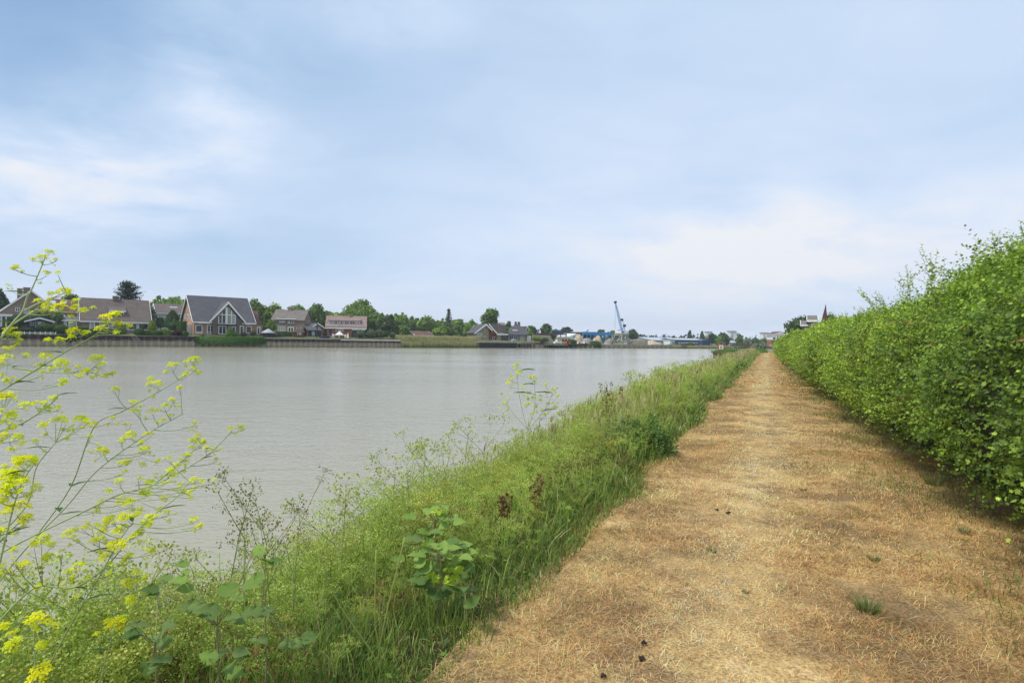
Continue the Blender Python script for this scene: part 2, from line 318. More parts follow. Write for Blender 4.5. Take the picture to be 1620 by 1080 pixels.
# near side: bank slope, path and the land beyond the hedge are three strips that share their edges
def edge_l(al): return -1.38 + 0.17 * fbm(al, al * .3, 0.7, 2) + .06 * np.sin(al * 2.3 + np.sin(al)) * np.clip(al / 4, .4, 1) + 0.002 * np.clip(al, 0, 80)     # path's left border
def gz(al, la):
    """height of the near ground"""
    e = edge_l(al)
    d = np.clip(e - la, 0, 10)
    z = -0.10 * np.clip(d, 0, .5) - 0.52 * np.clip(d - 0.5, 0, 4)
    z = z + 0.018 * fbm(al, la, 1.3, 1) + 0.03 * fbm(al, la, 0.35, 4) - 0.03
    return z
def strip(name, mat, las, als, kind='structure'):
    A, Ln = np.meshgrid(als, las, indexing='ij')
    Lm = Ln.copy()
    if name == 'bank_slope': Lm = edge_l(A) + Ln
    if name == 'path': Lm = edge_l(A) + (2.3 - edge_l(A)) * Ln
    V = W(A, Lm, gz(A, Lm)); a, b = A.shape
    idx = np.arange(a * b).reshape(a, b)
    Q = np.stack([idx[:-1, :-1], idx[:-1, 1:], idx[1:, 1:], idx[1:, :-1]], -1).reshape(-1, 4)
    return tag(link(name, mesh_np(name, V.reshape(-1, 3), [Q], mats=[mat], smooth=True)), kind=kind)
def ground_mat(name, cols, fine=60):
    m, t = new_mat(name); n = t.nodes; l = t.links
    tc = n.new('ShaderNodeTexCoord'); no = n.new('ShaderNodeTexNoise'); no.inputs['Scale'].default_value = 1.1; no.inputs['Detail'].default_value = 8; no.inputs['Roughness'].default_value = 0.72; l.new(tc.outputs['Object'], no.inputs['Vector'])
    r = n.new('ShaderNodeValToRGB'); l.new(no.outputs[0], r.inputs[0]); es = r.color_ramp.elements
    es[0].position = 0.3; es[0].color = (*cols[0], 1); es[1].position = 0.72; es[1].color = (*cols[-1], 1)
    for i, c in enumerate(cols[1:-1]): q = es.new(0.3 + 0.42 * (i + 1) / (len(cols) - 1)); q.color = (*c, 1)
    n2 = n.new('ShaderNodeTexNoise'); n2.inputs['Scale'].default_value = fine; n2.inputs['Detail'].default_value = 4; l.new(tc.outputs['Object'], n2.inputs['Vector'])
    mr = n.new('ShaderNodeMapRange'); mr.inputs['From Min'].default_value = 0.3; mr.inputs['From Max'].default_value = 0.7; mr.inputs['To Min'].default_value = 0.55; mr.inputs['To Max'].default_value = 1.35; l.new(n2.outputs[0], mr.inputs[0])
    mul = n.new('ShaderNodeVectorMath'); mul.operation = 'SCALE'; l.new(r.outputs[0], mul.inputs[0]); l.new(mr.outputs[0], mul.inputs['Scale'])
    b = n.new('ShaderNodeBsdfPrincipled'); l.new(mul.outputs[0], b.inputs['Base Color']); b.inputs['Roughness'].default_value = 0.95; b.inputs['Specular IOR Level'].default_value = 0.1
    bu = n.new('ShaderNodeBump'); bu.inputs['Strength'].default_value = 0.8; bu.inputs['Distance'].default_value = 0.02; l.new(n2.outputs[0], bu.inputs['Height']); l.new(bu.outputs[0], b.inputs['Normal'])
    o = n.new('ShaderNodeOutputMaterial'); l.new(b.outputs[0], o.inputs[0]); return m
M['straw_ground'] = ground_mat('dry_turf', [(0.14, 0.10, 0.05), (0.28, 0.185, 0.09), (0.54, 0.37, 0.16), (0.64, 0.48, 0.26)])
M['bank_soil'] = ground_mat('bank_soil', [(0.035, 0.035, 0.015), (0.05, 0.06, 0.02), (0.07, 0.085, 0.03)])
als = np.concatenate([np.arange(-8, 14, 0.2), np.arange(14, 40, 0.8), np.arange(40, 121, 4)])
strip('path', M['straw_ground'], np.linspace(0, 1, 26), als)
strip('bank_slope', M['bank_soil'], np.array([-6, -4.5, -3.5, -2.8, -2.2, -1.8, -1.4, -1.0, -.7, -.5, -.25, 0]), als)
V = []; 
for al in list(als) : V.append(W(al, 2.3, float(gz(np.array(al), np.array(2.3)))));
nA = len(V)
for al in als: V.append(W(al, 400.0, 0.0))
Q = [[i, nA + i, nA + i + 1, i + 1] for i in range(nA - 1)]
tag(link('ground', mesh_np('ground', V, [Q], mats=[M['lawn']])), kind='structure')
# land where the path ends and bends away behind the hedge
V = [W(120, -3.5, -.05), W(120, 400, 0.0), W(330, 400, 0.0), W(330, 60, -.05), W(200, 16, -.05), W(150, 5, -.05), W(134, -2.0, -.05)]
V2 = [v + np.array([0, 0, -2.0]) for v in V]
me = mesh_np('ground', V + V2, [[[i, (i + 1) % 7, 7 + (i + 1) % 7, 7 + i] for i in range(7)], ], mats=[M['lawn']])
import bmesh
bm = bmesh.new(); bm.from_mesh(me); bm.verts.ensure_lookup_table(); bm.faces.new([bm.verts[i] for i in range(6, -1, -1)]); bmesh.ops.recalc_face_normals(bm, faces=bm.faces[:]); bm.to_mesh(me); bm.free()
tag(link('ground', me), kind='structure')

# ------------------------------------------------------------------ dry grass of the path
def dist(al, la): return np.hypot(al, la)
straws = np.array([(0.68, 0.50, 0.23), (0.58, 0.38, 0.15), (0.44, 0.26, 0.10), (0.74, 0.60, 0.36), (0.26, 0.15, 0.07), (0.33, 0.30, 0.10), (0.20, 0.26, 0.065)])
def straw_patch(n, a0, a1, lmin, lmax, h, wd, flat, acc, green=0.02, p=1.0):
    al = a0 + (a1 - a0) * rng.random(n) ** p; la = rng.uniform(0, 1, n); e = edge_l(al)
    la = (e - 0.15) + la * (lmax - e + .15)
    keep = fbm(al, la, 2.3, 9) + .6 * fbm(al, la, 5.3, 10) + .5 * fbm(al, la, 14, 93) + rng.normal(0, .4, n) > -0.55
    al, la = al[keep], la[keep]; n = len(al)
    blot = fbm(al * .8, la, 1.4, 3); worn = np.exp(-((la + 0.1 + .12 * np.sin(al * .4)) / 0.36) ** 2)
    olive = np.clip(fbm(al, la, 1.9, 61) + .5 * fbm(al * .7, la, 4.5, 62) - .1, 0, 1) * (1 - .8 * worn)
    edgeness = np.clip(1 - (la - edge_l(al)) / 0.7, 0, 1)
    gp = green + 0.45 * edgeness ** 1.5 + 0.8 * np.clip(fbm(al, la, 0.9, 12) - 0.35, 0, 1) + 0.3 * np.clip(la - 1.2, 0, .5)
    pr = np.stack([1.0 + 1.2 * worn + .9 * blot, 1.0 + 0 * al, 0.9 - 1.0 * blot, 0.35 + 2.6 * worn + .4 * blot, 0.7 * (1 - .6 * worn) - .8 * blot, 0.5 + 2.2 * gp - .5 * blot + 3.2 * olive, gp * 1.8 + 2.2 * olive], -1).clip(0.02, 9)
    pr /= pr.sum(1, keepdims=True); ci = (pr.cumsum(1) > rng.random(n)[:, None]).argmax(1)
    C = straws[ci] * np.array([1.15, 1.02, .93]) * ((1 + .55 * worn) * (1 + .36 * fbm(al, la, 11, 91)) * (1 + .36 * fbm(al, la, 27, 92)))[:, None] * (rng.uniform(0.7, 1.3, n) * (1 + .22 * fbm(al, la, 3.1, 14)) * (1 + .17 * fbm(al * .6, la, 1.5, 15)))[:, None]
    hh = h * rng.uniform(.5, 1.5, n) * (1 - .4 * worn); ang = rng.uniform(0, 2 * np.pi, n) ; ln = flat * rng.uniform(.3, 1.6, n)
    lean = np.stack([np.cos(ang), np.sin(ang), 0 * ang], -1) * ln[:, None]
    Pn = W(al, la, gz(al, la) - 0.004)
    vert = hh * rng.uniform(.12, .5, n)                       # mown: most stalks lie low
    side = np.stack([-np.sin(ang), np.cos(ang), 0 * ang], -1)
    w2 = (wd * rng.uniform(.6, 1.3, n))[:, None]
    mid = Pn + lean * hh[:, None] * .5 + np.array([0, 0, 1.0]) * (vert * .9)[:, None]
    tip = Pn + lean * hh[:, None] + np.array([0, 0, 1.0]) * (vert * rng.uniform(.3, 1.1, n))[:, None]
    C = np.minimum(C, .82); V = np.stack([Pn - side * w2 * .5, Pn + side * w2 * .5, mid + side * w2 * .4, mid - side * w2 * .4, tip], 1)
    off = (np.arange(n) * 5)[:, None, None]
    acc.add(V.reshape(-1, 3), (np.array([[3, 2, 4]])[None] + off).reshape(-1, 3), (np.array([[0, 1, 2, 3]])[None] + off).reshape(-1, 4), np.repeat(C, 5, 0))
acc = Acc()
straw_patch(100000, 1.6, 5.0, 0, 2.5, 0.058, 0.0022, 1.1, acc)
straw_patch(92000, 4.6, 10.0, 0, 2.4, 0.06, 0.0038, 1.0, acc)
straw_patch(75000, 9.5, 24, 0, 2.3, 0.058, 0.0065, .9, acc)
straw_patch(45000, 23, 120, 0, 2.2, 0.08, 0.022, .8, acc, p=1.7)
n = 60000; al = 1.8 + 50 * rng.random(n) ** 1.7; la = edge_l(al) + (2.2 - edge_l(al)) * rng.random(n); pm = fbm(al, la, 1.7, 71) + .7 * fbm(al * .8, la, 5.1, 72) + .6 * np.exp(-((la - edge_l(al)) / .35) ** 2) + .25 * (la > 1.1) - .9 * np.exp(-((la + .1) / .4) ** 2)
k_ = pm + rng.normal(0, .22, n) > .72; al, la = al[k_], la[k_]; n = len(al); an = rng.uniform(0, 6.28, n)
blades(acc, W(al, la, gz(al, la)), rng.uniform(.02, .055, n), .0022 + .0006 * al, np.stack([np.cos(an), np.sin(an), 0 * an], -1) * rng.uniform(.3, 1.4, n)[:, None], np.array([(0.24, 0.29, 0.09), (0.17, 0.24, 0.06), (0.30, 0.29, 0.12)])[rng.integers(0, 3, n)] * rng.uniform(.7, 1.15, n)[:, None], levels=2)
tag(acc.build('dry_grass', M['straw']), 'short sun-dried golden grass covering the path', 'dry grass', kind='stuff')

# ------------------------------------------------------------------ wild grass and weeds of the bank
GR = np.array([(0.175, 0.27, 0.05), (0.25, 0.345, 0.075), (0.115, 0.185, 0.05), (0.30, 0.37, 0.10), (0.44, 0.41, 0.2), (0.26, 0.15, 0.07)])
BRAMBLES = [(701, 875, 3.25), (693, 822, 3.9), (742, 938, 3.15), (252, 1015, 2.1), (350, 990, 2.3), (425, 960, 2.45)]      # where the brambles shade out the weeds
CLEAR = []
for px_, py_, D_ in BRAMBLES:
    x_ = (px_ - 810) / F * D_; a_, l_ = x_ * PS + D_ * PC, x_ * PC - D_ * PS; n_ = math.hypot(a_, l_); CLEAR.append((a_ - a_ / n_ * .3, l_ - l_ / n_ * .3))
def thinned(al, la):
    f = np.ones(np.shape(al))
    for a_, l_ in CLEAR: f = f * (1 - .68 * np.exp(-((al - a_) ** 2 + (la - l_) ** 2) / .42 ** 2))
    return f
def veg_h(al, la):
    """usual height of the bank plants"""
    d = edge_l(al) - la
    h = np.interp(d, [-0.1, 0.2, 0.6, 1.2, 1.9, 2.6, 3.2], [0.15, 0.42, 0.62, 0.78, 0.9, 1.0, 0.8])
    h = h * thinned(al, la)
    return h * (1 + 0.22 * fbm(al, la, 1.1, 6)) * np.interp(al, [0, 5, 9, 14, 30], [0.82, .92, .95, 1.15, 1.25]) * (1 + .55 * np.clip((3.6 - al) / 2, 0, 1) * np.clip((d - 1.1) / .7, 0, 1))
def bank_grass(n, a0, a1, hmul, wd, acc, pal=(.3, .26, .2, .12, .07, .05), p=1.0, dmax=2.9, curve=.5, lev=3):
    al = a0 + (a1 - a0) * rng.random(n) ** p; d = rng.uniform(-.12, dmax, n) ; la = edge_l(al) - d
    H = veg_h(al, la) * hmul * rng.uniform(.45, 1.15, n)
    q = np.array(pal) * np.ones((n, 1)); bl = fbm(al, la, 1.6, 21); q[:, 0] *= 1 + bl; q[:, 2] *= 1.3 - bl; q[:, 4] *= 1.2 - bl; q = q.clip(0.01, 9); q /= q.sum(1, keepdims=True)
    C = GR[(q.cumsum(1) > rng.random(n)[:, None]).argmax(1)] * rng.uniform(.75, 1.25, n)[:, None]
    ang = rng.uniform(0, 2 * np.pi, n); lean = np.stack([np.cos(ang), np.sin(ang), 0 * ang], -1) * rng.uniform(.05, .9, n)[:, None]
    blades(acc, W(al, la, gz(al, la) - 0.02), H, wd * rng.uniform(.6, 1.4, n), lean, C, levels=lev, curve=curve)
acc = Acc()
n = 7500; al = 1.9 + 5.5 * rng.random(n) ** 1.4; d_ = .75 * rng.random(n) ** 1.3 - .08; la = edge_l(al) - d_; k_ = fbm(al, la, 3.0, 81) + rng.normal(0, .4, n) > -.1; al, la, d_ = al[k_], la[k_], d_[k_]; n = len(al); an = rng.uniform(0, 6.28, n)
blades(acc, W(al, la, gz(al, la)), rng.uniform(.14, .42, n) * np.clip(.30 + d_ * 1.3, .25, 1.1) * thinned(al, la) ** .5, .0055 * rng.uniform(.6, 1.4, n), np.stack([np.cos(an), np.sin(an), 0 * an], -1) * rng.uniform(.1, .8, n)[:, None], GR[rng.choice(6, n, p=[.3, .3, .15, .12, .08, .05])] * rng.uniform(.75, 1.25, n)[:, None], levels=3)
bank_grass(30000, 0.4, 4.5, .62, 0.0065, acc)
bank_grass(9000, 0.0, 2.6, .6, 0.0065, acc, dmax=3.5)
bank_grass(22000, 4.0, 11, .75, 0.010, acc)
bank_grass(20000, 10, 28, .85, 0.020, acc, pal=(.2, .3, .15, .3, .25, .02))
bank_grass(16000, 27, 118, .9, 0.055, acc, pal=(.25, .3, .1, .3, .2, .02), p=1.3, lev=2)
tag(acc.build('bank_grass', M['grass']), 'long green grass growing wild along the sloping river bank', 'grass', kind='stuff')
# tall flowering grass ears along the bank further off
acc = Acc(); n = 4200
al = 8 + 90 * rng.random(n) ** 1.6; la = edge_l(al) - rng.uniform(.5, 2.9, n); H = veg_h(al, la) * rng.uniform(.85, 1.3, n)
ang = rng.normal(0.4, .8, n); lean = np.stack([np.cos(ang), np.sin(ang), 0 * ang], -1) * rng.uniform(.1, .35, n)[:, None]
C = np.array([(0.38, 0.38, 0.19)]) * rng.uniform(.8, 1.25, n)[:, None]
wd = 0.0028 + 0.0006 * al
blades(acc, W(al, la, gz(al, la)), H, wd, lean, C, levels=3, curve=.25)
top = W(al, la, gz(al, la)) + np.array([0, 0, 1.0]) * (H * .9)[:, None] + lean * (H * .55)[:, None]
blades(acc, top, .16 * np.ones(n), wd * 3.2, lean * 1.5, C * np.array([1.05, .95, .9]), levels=2, curve=.3)
tag(acc.build('grass_ears', M['grass']), 'tall pale grass ears standing above the bank vegetation', 'grass', kind='stuff')

# umbel weeds: a few prototypes repeated as one mass
def umbel_proto(seed, h=1.0, nb=9, rich=1.0, sw=0.0045, seedc=(0.40, 0.48, 0.11), stemc=(0.38, 0.52, 0.10)):
    g = np.random.default_rng(seed); a = Acc()
    bend = g.normal(0, .10, 2)
    def stem(p0, p1, w, c):
        p0 = np.asarray(p0, float); p1 = np.asarray(p1, float); d = norm(p1 - p0); s = norm(np.cross(d, g.normal(size=3))); s2 = np.cross(d, s)
        a.add([p0 - s * w, p0 + s * w, p1 + s * w * .7, p1 - s * w * .7], None, [[0, 1, 2, 3]], c)
        a.add([p0 - s2 * w, p0 + s2 * w, p1 + s2 * w * .7, p1 - s2 * w * .7], None, [[0, 1, 2, 3]], c)
    main = [np.array([bend[0] * t * t, bend[1] * t * t, h * t]) for t in (0, .35, .65, .9)]
    for i in range(3): stem(main[i], main[i + 1], sw * (1.3 - .3 * i), stemc)
    heads = [(main[3], np.array([bend[0], bend[1], 1.0]))]
    for k in range(nb):
        t = g.uniform(.25, .88); p = np.array([bend[0] * t * t, bend[1] * t * t, h * t]); an = k * 2.4 + g.uniform(-.4, .4)
        d = norm(np.array([math.cos(an), math.sin(an), g.uniform(.7, 1.6)])); ln = h * g.uniform(.18, .42)
        q = p + d * ln; stem(p, q, sw * .7, stemc); heads.append((q, d + np.array([0, 0, .8])))
        if g.random() < .6:
            d2 = norm(d + g.normal(0, .6, 3)); m_ = p + d * ln * .5; q2 = m_ + d2 * ln * .5; stem(m_, q2, sw * .5, stemc); heads.append((q2, d2 + np.array([0, 0, .8])))
    for q, d in heads:
        d = norm(d); r = g.uniform(.032, .072) * rich; nr = 9
        x = norm(np.cross(d, [.3, .9, .1])); y = np.cross(d, x)
        for k in range(nr):
            an = k * 2 * math.pi / nr + g.uniform(-.2, .2); e = q + d * r * 1.0 + (x * math.cos(an) + y * math.sin(an)) * r * (1.2 if k % 3 else .5)
            s = norm(np.cross(e - q, g.normal(size=3))) * sw * .28
            a.add([q - s, q + s, e], [[0, 1, 2]], None, stemc)
            for j in range(4):
                c = e + g.normal(0, r * .20, 3); w_ = r * .135; u = norm(g.normal(size=3)) * w_; v = norm(np.cross(u, g.normal(size=3))) * w_
                a.add([c - u, c + v, c + u, c - v], None, [[0, 1, 2, 3]], np.array(seedc) * g.uniform(.7, 1.3))
    for k in range(26):
        t = g.uniform(.1, .8); an = g.uniform(0, 6.28); p = np.array([bend[0] * t * t, bend[1] * t * t, h * t]) + np.array([math.cos(an), math.sin(an), .3]) * g.uniform(.03, .16) * h
        u = norm(g.normal(size=3)) * .02; v = norm(np.cross(u, g.normal(size=3))) * .007
        a.add([p - u, p + v, p + u, p - v], None, [[0, 1, 2, 3]], np.array((0.20, 0.33, 0.07)) * g.uniform(.7, 1.3))
    return a.arrays()
def stamp(acc, pr, Ps, scl, rz, tilt, tint):
    V, C, T, Q = pr
    n = len(Ps); cz, sz = np.cos(rz), np.sin(rz)
    Rm = np.zeros((n, 3, 3)); Rm[:, 0, 0] = cz; Rm[:, 0, 1] = -sz; Rm[:, 1, 0] = sz; Rm[:, 1, 1] = cz; Rm[:, 2, 2] = 1
    Rm[:, 0, 2] = tilt[:, 0]; Rm[:, 1, 2] = tilt[:, 1]
    scatter(acc, V, T, Q, Ps, Rm, scl, tint, C)
protos = [umbel_proto(s) for s in range(1, 7)]
thin = [umbel_proto(s, nb=5, sw=.008, rich=1.6) for s in range(11, 14)]
acc = Acc()
def mass(n, a0, a1, d0, d1, hm, pr, p=1.0, olive=0.0):
    for k in range(len(pr)):
        m_ = n // len(pr); al = a0 + (a1 - a0) * rng.random(m_) ** p; d = rng.uniform(d0, d1, m_); la = edge_l(al) - d
        keep = (al > 1.3) | (la < -2.5); al, la = al[keep], la[keep]; m_ = len(al)
        H = veg_h(al, la) * hm * rng.uniform(.55, 1.2, m_) * (1 + .16 * fbm(al, la, 2.6, 17))
        tint = np.array([1.0, 1.0, 1.0]) * rng.uniform(.75, 1.3, m_)[:, None]; b = rng.random(m_) < .25; tint[b] = tint[b] * np.array([1.05, .88, .8])
        stamp(acc, pr[k], W(al, la, gz(al, la)), H, rng.uniform(0, 6.28, m_), rng.normal(0, .16, (m_, 2)), tint)
mass(230, 0.2, 3.2, 1.3, 3.4, .84, protos)
mass(180, 1.0, 3.8, .2, 2.2, .92, protos)
mass(430, 3.4, 7.5, .12, 2.9, .86, protos)
mass(460, 7.3, 15, .12, 2.9, .92, protos)
mass(420, 14, 34, .15, 2.8, .95, thin)
ns = 1600; al = rng.uniform(1.2, 11, ns); la = edge_l(al) - rng.uniform(.1, 2.6, ns); H_ = veg_h(al, la) * rng.uniform(.6, 1.15, ns); an = rng.uniform(0, 6.28, ns)
blades(acc, W(al, la, gz(al, la)), H_, .006 + .0006 * al, np.stack([np.cos(an), np.sin(an), 0 * an], -1) * rng.uniform(.05, .7, ns)[:, None], np.array([(0.42, 0.52, 0.13), (0.50, 0.44, 0.24), (0.30, 0.42, 0.09)])[rng.choice(3, ns, p=[.4, .25, .35])] * rng.uniform(.7, 1.2, ns)[:, None], levels=3, curve=.3)
nr = 11000; cx = rng.integers(0, 60, nr); ca = rng.uniform(1.6, 12, 60); cd_ = rng.uniform(.15, 1.9, 60); al = ca[cx] + rng.normal(0, .10, nr); la = edge_l(al) - np.clip(cd_[cx] + rng.normal(0, .09, nr), 0, 3); z_ = gz(al, la) + veg_h(al, la) * rng.uniform(.25, .8, nr)
blades(acc, W(al, la, z_), np.full(nr, .03), np.full(nr, .012), rng.normal(0, .6, (nr, 3)) * [1, 1, 0], np.array([0.22, 0.10, 0.055]) * rng.uniform(.6, 1.5, nr)[:, None], levels=1)
tag(acc.build('umbel_weeds', M['grass']), 'yellow-green mass of umbel weeds gone to seed covering the bank', 'weeds', kind='stuff')
# waterside and low broad leaves filling the bank
leafV = np.array([(0, 0, 0), (.28, .25, .05), (.33, .55, .04), (.18, .85, -.02), (0, 1.05, -.1), (-.18, .85, -.02), (-.33, .55, .04), (-.28, .25, .05), (0, .5, -.03)])
leafT = [[0, 1, 8], [1, 2, 8], [2, 3, 8], [3, 4, 8], [4, 5, 8], [5, 6, 8], [6, 7, 8], [7, 0, 8]]
acc = Acc(); n = 17000
al = 0.8 + 40 * rng.random(n) ** 2.0; d = rng.uniform(0.0, 3.2, n); la = edge_l(al) - d; z = gz(al, la) + veg_h(al, la) * rng.uniform(.05, .6, n)
nn = norm(rng.normal(0, .5, (n, 3)) + np.array([0, 0, .8])); Rs = basis(rand_dirs(n), nn)
C = np.array([(0.10, 0.19, 0.04), (0.16, 0.28, 0.05), (0.09, 0.15, 0.05)])[rng.integers(0, 3, n)] * rng.uniform(.7, 1.3, n)[:, None]
scatter(acc, leafV * np.array([.8, 1, 1]), [[0, 2, 4], [0, 4, 6]], [], W(al, la, z), Rs, (0.028 + 0.0035 * al) * rng.uniform(.6, 1.5, n), C)
tag(acc.build('ground_leaves', M['leaf']), 'low broad green leaves between the stems of the bank weeds', 'undergrowth', kind='stuff')
# ------------------------------------------------------------------ the hedge
def hedge_base(al): return np.interp(al, [0, 6, 10, 16, 44, 100], [1.84, 1.82, 1.78, 1.60, 1.35, 1.3])
def hedge_top(al): return 2.12 + 0.25 * fbm(al, al * 0, 1.3, 5) + 0.13 * fbm(al, al * 0, 4.0, 8) + np.interp(al, [3, 4.8, 6.3, 8.2, 9.8, 14, 22, 60], [.12, .18, .40, .56, .22, .05, .06, .04])
gB = np.random.default_rng(5); nB = 230
BL_A = 2.5 + 75 * gB.random(nB) ** 1.5; BL_Z = gB.uniform(.25, 2.3, nB); BL_R = gB.uniform(.42, .85, nB) * (1 + .012 * BL_A); BL_H = gB.uniform(.2, .46, nB)
def bulge(al, z):
    """rounded masses of single shrubs swelling out of the hedge"""
    sh = np.shape(al); a_ = np.ravel(al); z_ = np.ravel(np.broadcast_to(z, sh)); out_ = np.zeros(len(a_))
    for i in range(nB): q = 1 - ((a_ - BL_A[i]) ** 2 + (z_ - BL_Z[i]) ** 2) / BL_R[i] ** 2; out_ = np.maximum(out_, BL_H[i] * np.sqrt(np.clip(q, 0, 1)))
    return out_.reshape(sh)
def hedge_surf(al, s):
    """s 0..1 runs up the face from the foot to the shoulder, 1..1.6 back over the top"""
    al = np.asarray(al, float); s = np.broadcast_to(np.asarray(s, float), al.shape) if np.ndim(s) < np.ndim(al) else np.asarray(s, float)
    T = hedge_top(al); f = np.clip(s, 0, 1); b = np.clip(s - 1, 0, .6)
    z = 0.06 + (T - .06) * np.sin(f * np.pi / 2) ** .85 + b * .12
    la = hedge_base(al) + 0.16 - 0.30 * np.sin(np.clip(f * 1.25, 0, 1) * np.pi) + 0.95 * f ** 2.2 - .1 + b * 2.4
    la = la - bulge(al, z) + .16
    la = la + 0.13 * fbm(al, z, 1.1, 31) + 0.10 * fbm(al, z, 3.4, 33) + .32 * np.clip(1 - f / .13, 0, 1)
    return la, z
hedge = tag(empty('hedge', W(20, 2.9, 0)), 'tall dense green hawthorn hedge running along the right side of the dry path', 'hedge')
H0 = np.array(hedge.location)
# solid hedge core; shade behind the leaves put into its dark colour
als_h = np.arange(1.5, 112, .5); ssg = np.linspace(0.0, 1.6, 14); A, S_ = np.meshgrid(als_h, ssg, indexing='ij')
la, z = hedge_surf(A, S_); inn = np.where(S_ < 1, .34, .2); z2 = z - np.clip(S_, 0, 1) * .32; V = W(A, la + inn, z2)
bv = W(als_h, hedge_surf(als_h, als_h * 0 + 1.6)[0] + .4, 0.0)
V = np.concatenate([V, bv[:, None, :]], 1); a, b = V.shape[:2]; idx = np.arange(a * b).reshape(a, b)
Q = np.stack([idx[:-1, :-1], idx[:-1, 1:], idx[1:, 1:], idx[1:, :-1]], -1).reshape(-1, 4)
M['shade_core'] = flat_mat('hedge_shade_core', (0.035, 0.045, 0.016), 0.95, 0.5, 14, bump=1.0)
link('inner_shade_core', mesh_np('inner_shade_core', V.reshape(-1, 3) - H0, [Q], mats=[M['shade_core']], smooth=True), hedge)
half = [(.10, .12, .02), (.42, .22, .06), (.24, .42, .03), (.50, .62, .05), (.22, .74, .0), (.0, 1.02, -.06)]
hv = [(0, 0, 0)] + half + [(-x_, y_, z_) for x_, y_, z_ in half[-2::-1]] + [(0, .5, -.03)]
hawV = np.array(hv); kk = len(hv) - 1; hawT = [[i, (i + 1) % kk, kk] for i in range(kk)]
simV = np.array([(0, 0, 0), (.36, .35, .05), (.2, .85, 0), (0, 1.0, -.06), (-.2, .85, 0), (-.36, .35, .05)]); simT = [[0, 1, 2], [0, 2, 3], [0, 3, 4], [0, 4, 5]]
quadV = np.array([(0, 0, 0), (.42, .5, .06), (0, 1.0, -.05), (-.42, .5, .06)]); quadT = [[0, 1, 2], [0, 2, 3]]
HC = np.array([(0.245, 0.345, 0.06), (0.18, 0.27, 0.06), (0.14, 0.215, 0.065), (0.34, 0.455, 0.075), (0.27, 0.20, 0.08)])
def sprays(n, a0, a1, nl, ln, size, p=1.0, smax=1.5, slo=0.0, up=.5, deep=.28):
    al = a0 + (a1 - a0) * rng.random(n) ** p; s = slo + (smax - slo) * rng.random(n) ** .85
    la, z = hedge_surf(al, s); e = 0.01
    l1, z1 = hedge_surf(al, s + e); l2, z2 = hedge_surf(al + .08, s)
    tv = W(al, l1, z1) - W(al, la, z); ta = W(al + .08, l2, z2) - W(al, la, z)
    nn = norm(np.cross(ta, tv)); nn = np.where((nn @ np.array([-PC, PS, .6]))[:, None] < 0, -nn, nn)
    dp = rng.random(n) ** 1.5 * deep
    P0 = W(al, la, z) - nn * dp[:, None]
    d = norm(nn * .7 + np.array([0, 0, up]) + rng.normal(0, .55, (n, 3)))
    Ln = ln * rng.uniform(.5, 1.4, n)
    t = np.linspace(.1, 1, nl)
    base = P0[:, None] + d[:, None] * (Ln[:, None] * t)[..., None] - np.array([0, 0, 1.0]) * ((t ** 2)[None] * Ln[:, None] * .25)[..., None]
    side = norm(np.cross(d, nn + rng.normal(0, .3, (n, 3)))); sg = np.where(np.arange(nl) % 2, 1, -1)
    yv = norm(d[:, None] * .55 + side[:, None] * sg[None, :, None] + rng.normal(0, .35, (n, nl, 3)))
    nr = norm(nn[:, None] * .55 + np.array([0, 0, .75]) + rng.normal(0, .42, (n, nl, 3)))
    lime = fbm(al * 1.3, z * 1.6, 1.6, 41)
    q = np.stack([.45 + .2 * lime, .6 + 0 * lime, .5 - .5 * lime, .22 + .5 * lime + .25 * (s > .95), .03 + .10 * (fbm(al, z, 1.9, 49) > .75)], -1).clip(.008, 9); q /= q.sum(1, keepdims=True)
    ci = (q.cumsum(1) > rng.random(n)[:, None]).argmax(1); C = HC[ci][:, None] * rng.uniform(.72, 1.3, (n, nl))[..., None] * (1 + .27 * fbm(al, z, .9, 47) + .12 * fbm(al, z, 2.6, 48))[:, None, None] * np.stack([np.interp(al, [6, 11], [1.15, 1.32]), np.interp(al, [6, 11], [1.2, 1.28]), 1 + 0 * al], -1)[:, None]
    sz = size * rng.uniform(.6, 1.25, (n, nl)) * (1 - .35 * t[None] ** 2)
    return base.reshape(-1, 3), basis(yv.reshape(-1, 3), nr.reshape(-1, 3)), sz.ravel(), C.reshape(-1, 3), P0, d, Ln
acc = Acc(); tw = Acc()
B1 = sprays(9800, 3.2, 8.5, 9, .19, .037)
ax = (B1[0] - np.array([0, 0, EYE])); Dn = ax[:, 1]; vis = (np.abs(ax[:, 0] / Dn) < .9)
outer = np.repeat(np.linalg.norm(B1[4] - np.array([0, 0, EYE]), axis=1), 9)
order = np.argsort(np.where(vis, outer + rng.uniform(0, 1.2, len(outer)), 1e9))[:290]
rest = np.setdiff1d(np.arange(len(Dn)), order)
scatter(acc, hawV, hawT, [], B1[0][rest] - H0, B1[1][rest], B1[2][rest], B1[3][rest])
for k in rng.permutation(9800)[:2600]:
    p0, d, ln = B1[4][k], B1[5][k], B1[6][k]
    s = norm(np.cross(d, [.2, .3, .9])) * .002
    tw.add([p0 - d * .1 - s - H0, p0 - d * .1 + s - H0, p0 + d * ln + s * .5 - np.array([0, 0, ln * .22]) - H0, p0 + d * ln - s * .5 - np.array([0, 0, ln * .22]) - H0], None, [[0, 1, 2, 3]], (0.12, 0.09, 0.05))
B2 = sprays(10500, 8.0, 19, 8, .23, .051, up=.6); scatter(acc, simV, simT, [], B2[0] - H0, B2[1], B2[2], B2[3])
B3 = sprays(8500, 18, 45, 8, .32, .092, p=1.2, up=.6); scatter(acc, quadV, quadT, [], B3[0] - H0, B3[1], B3[2], B3[3])
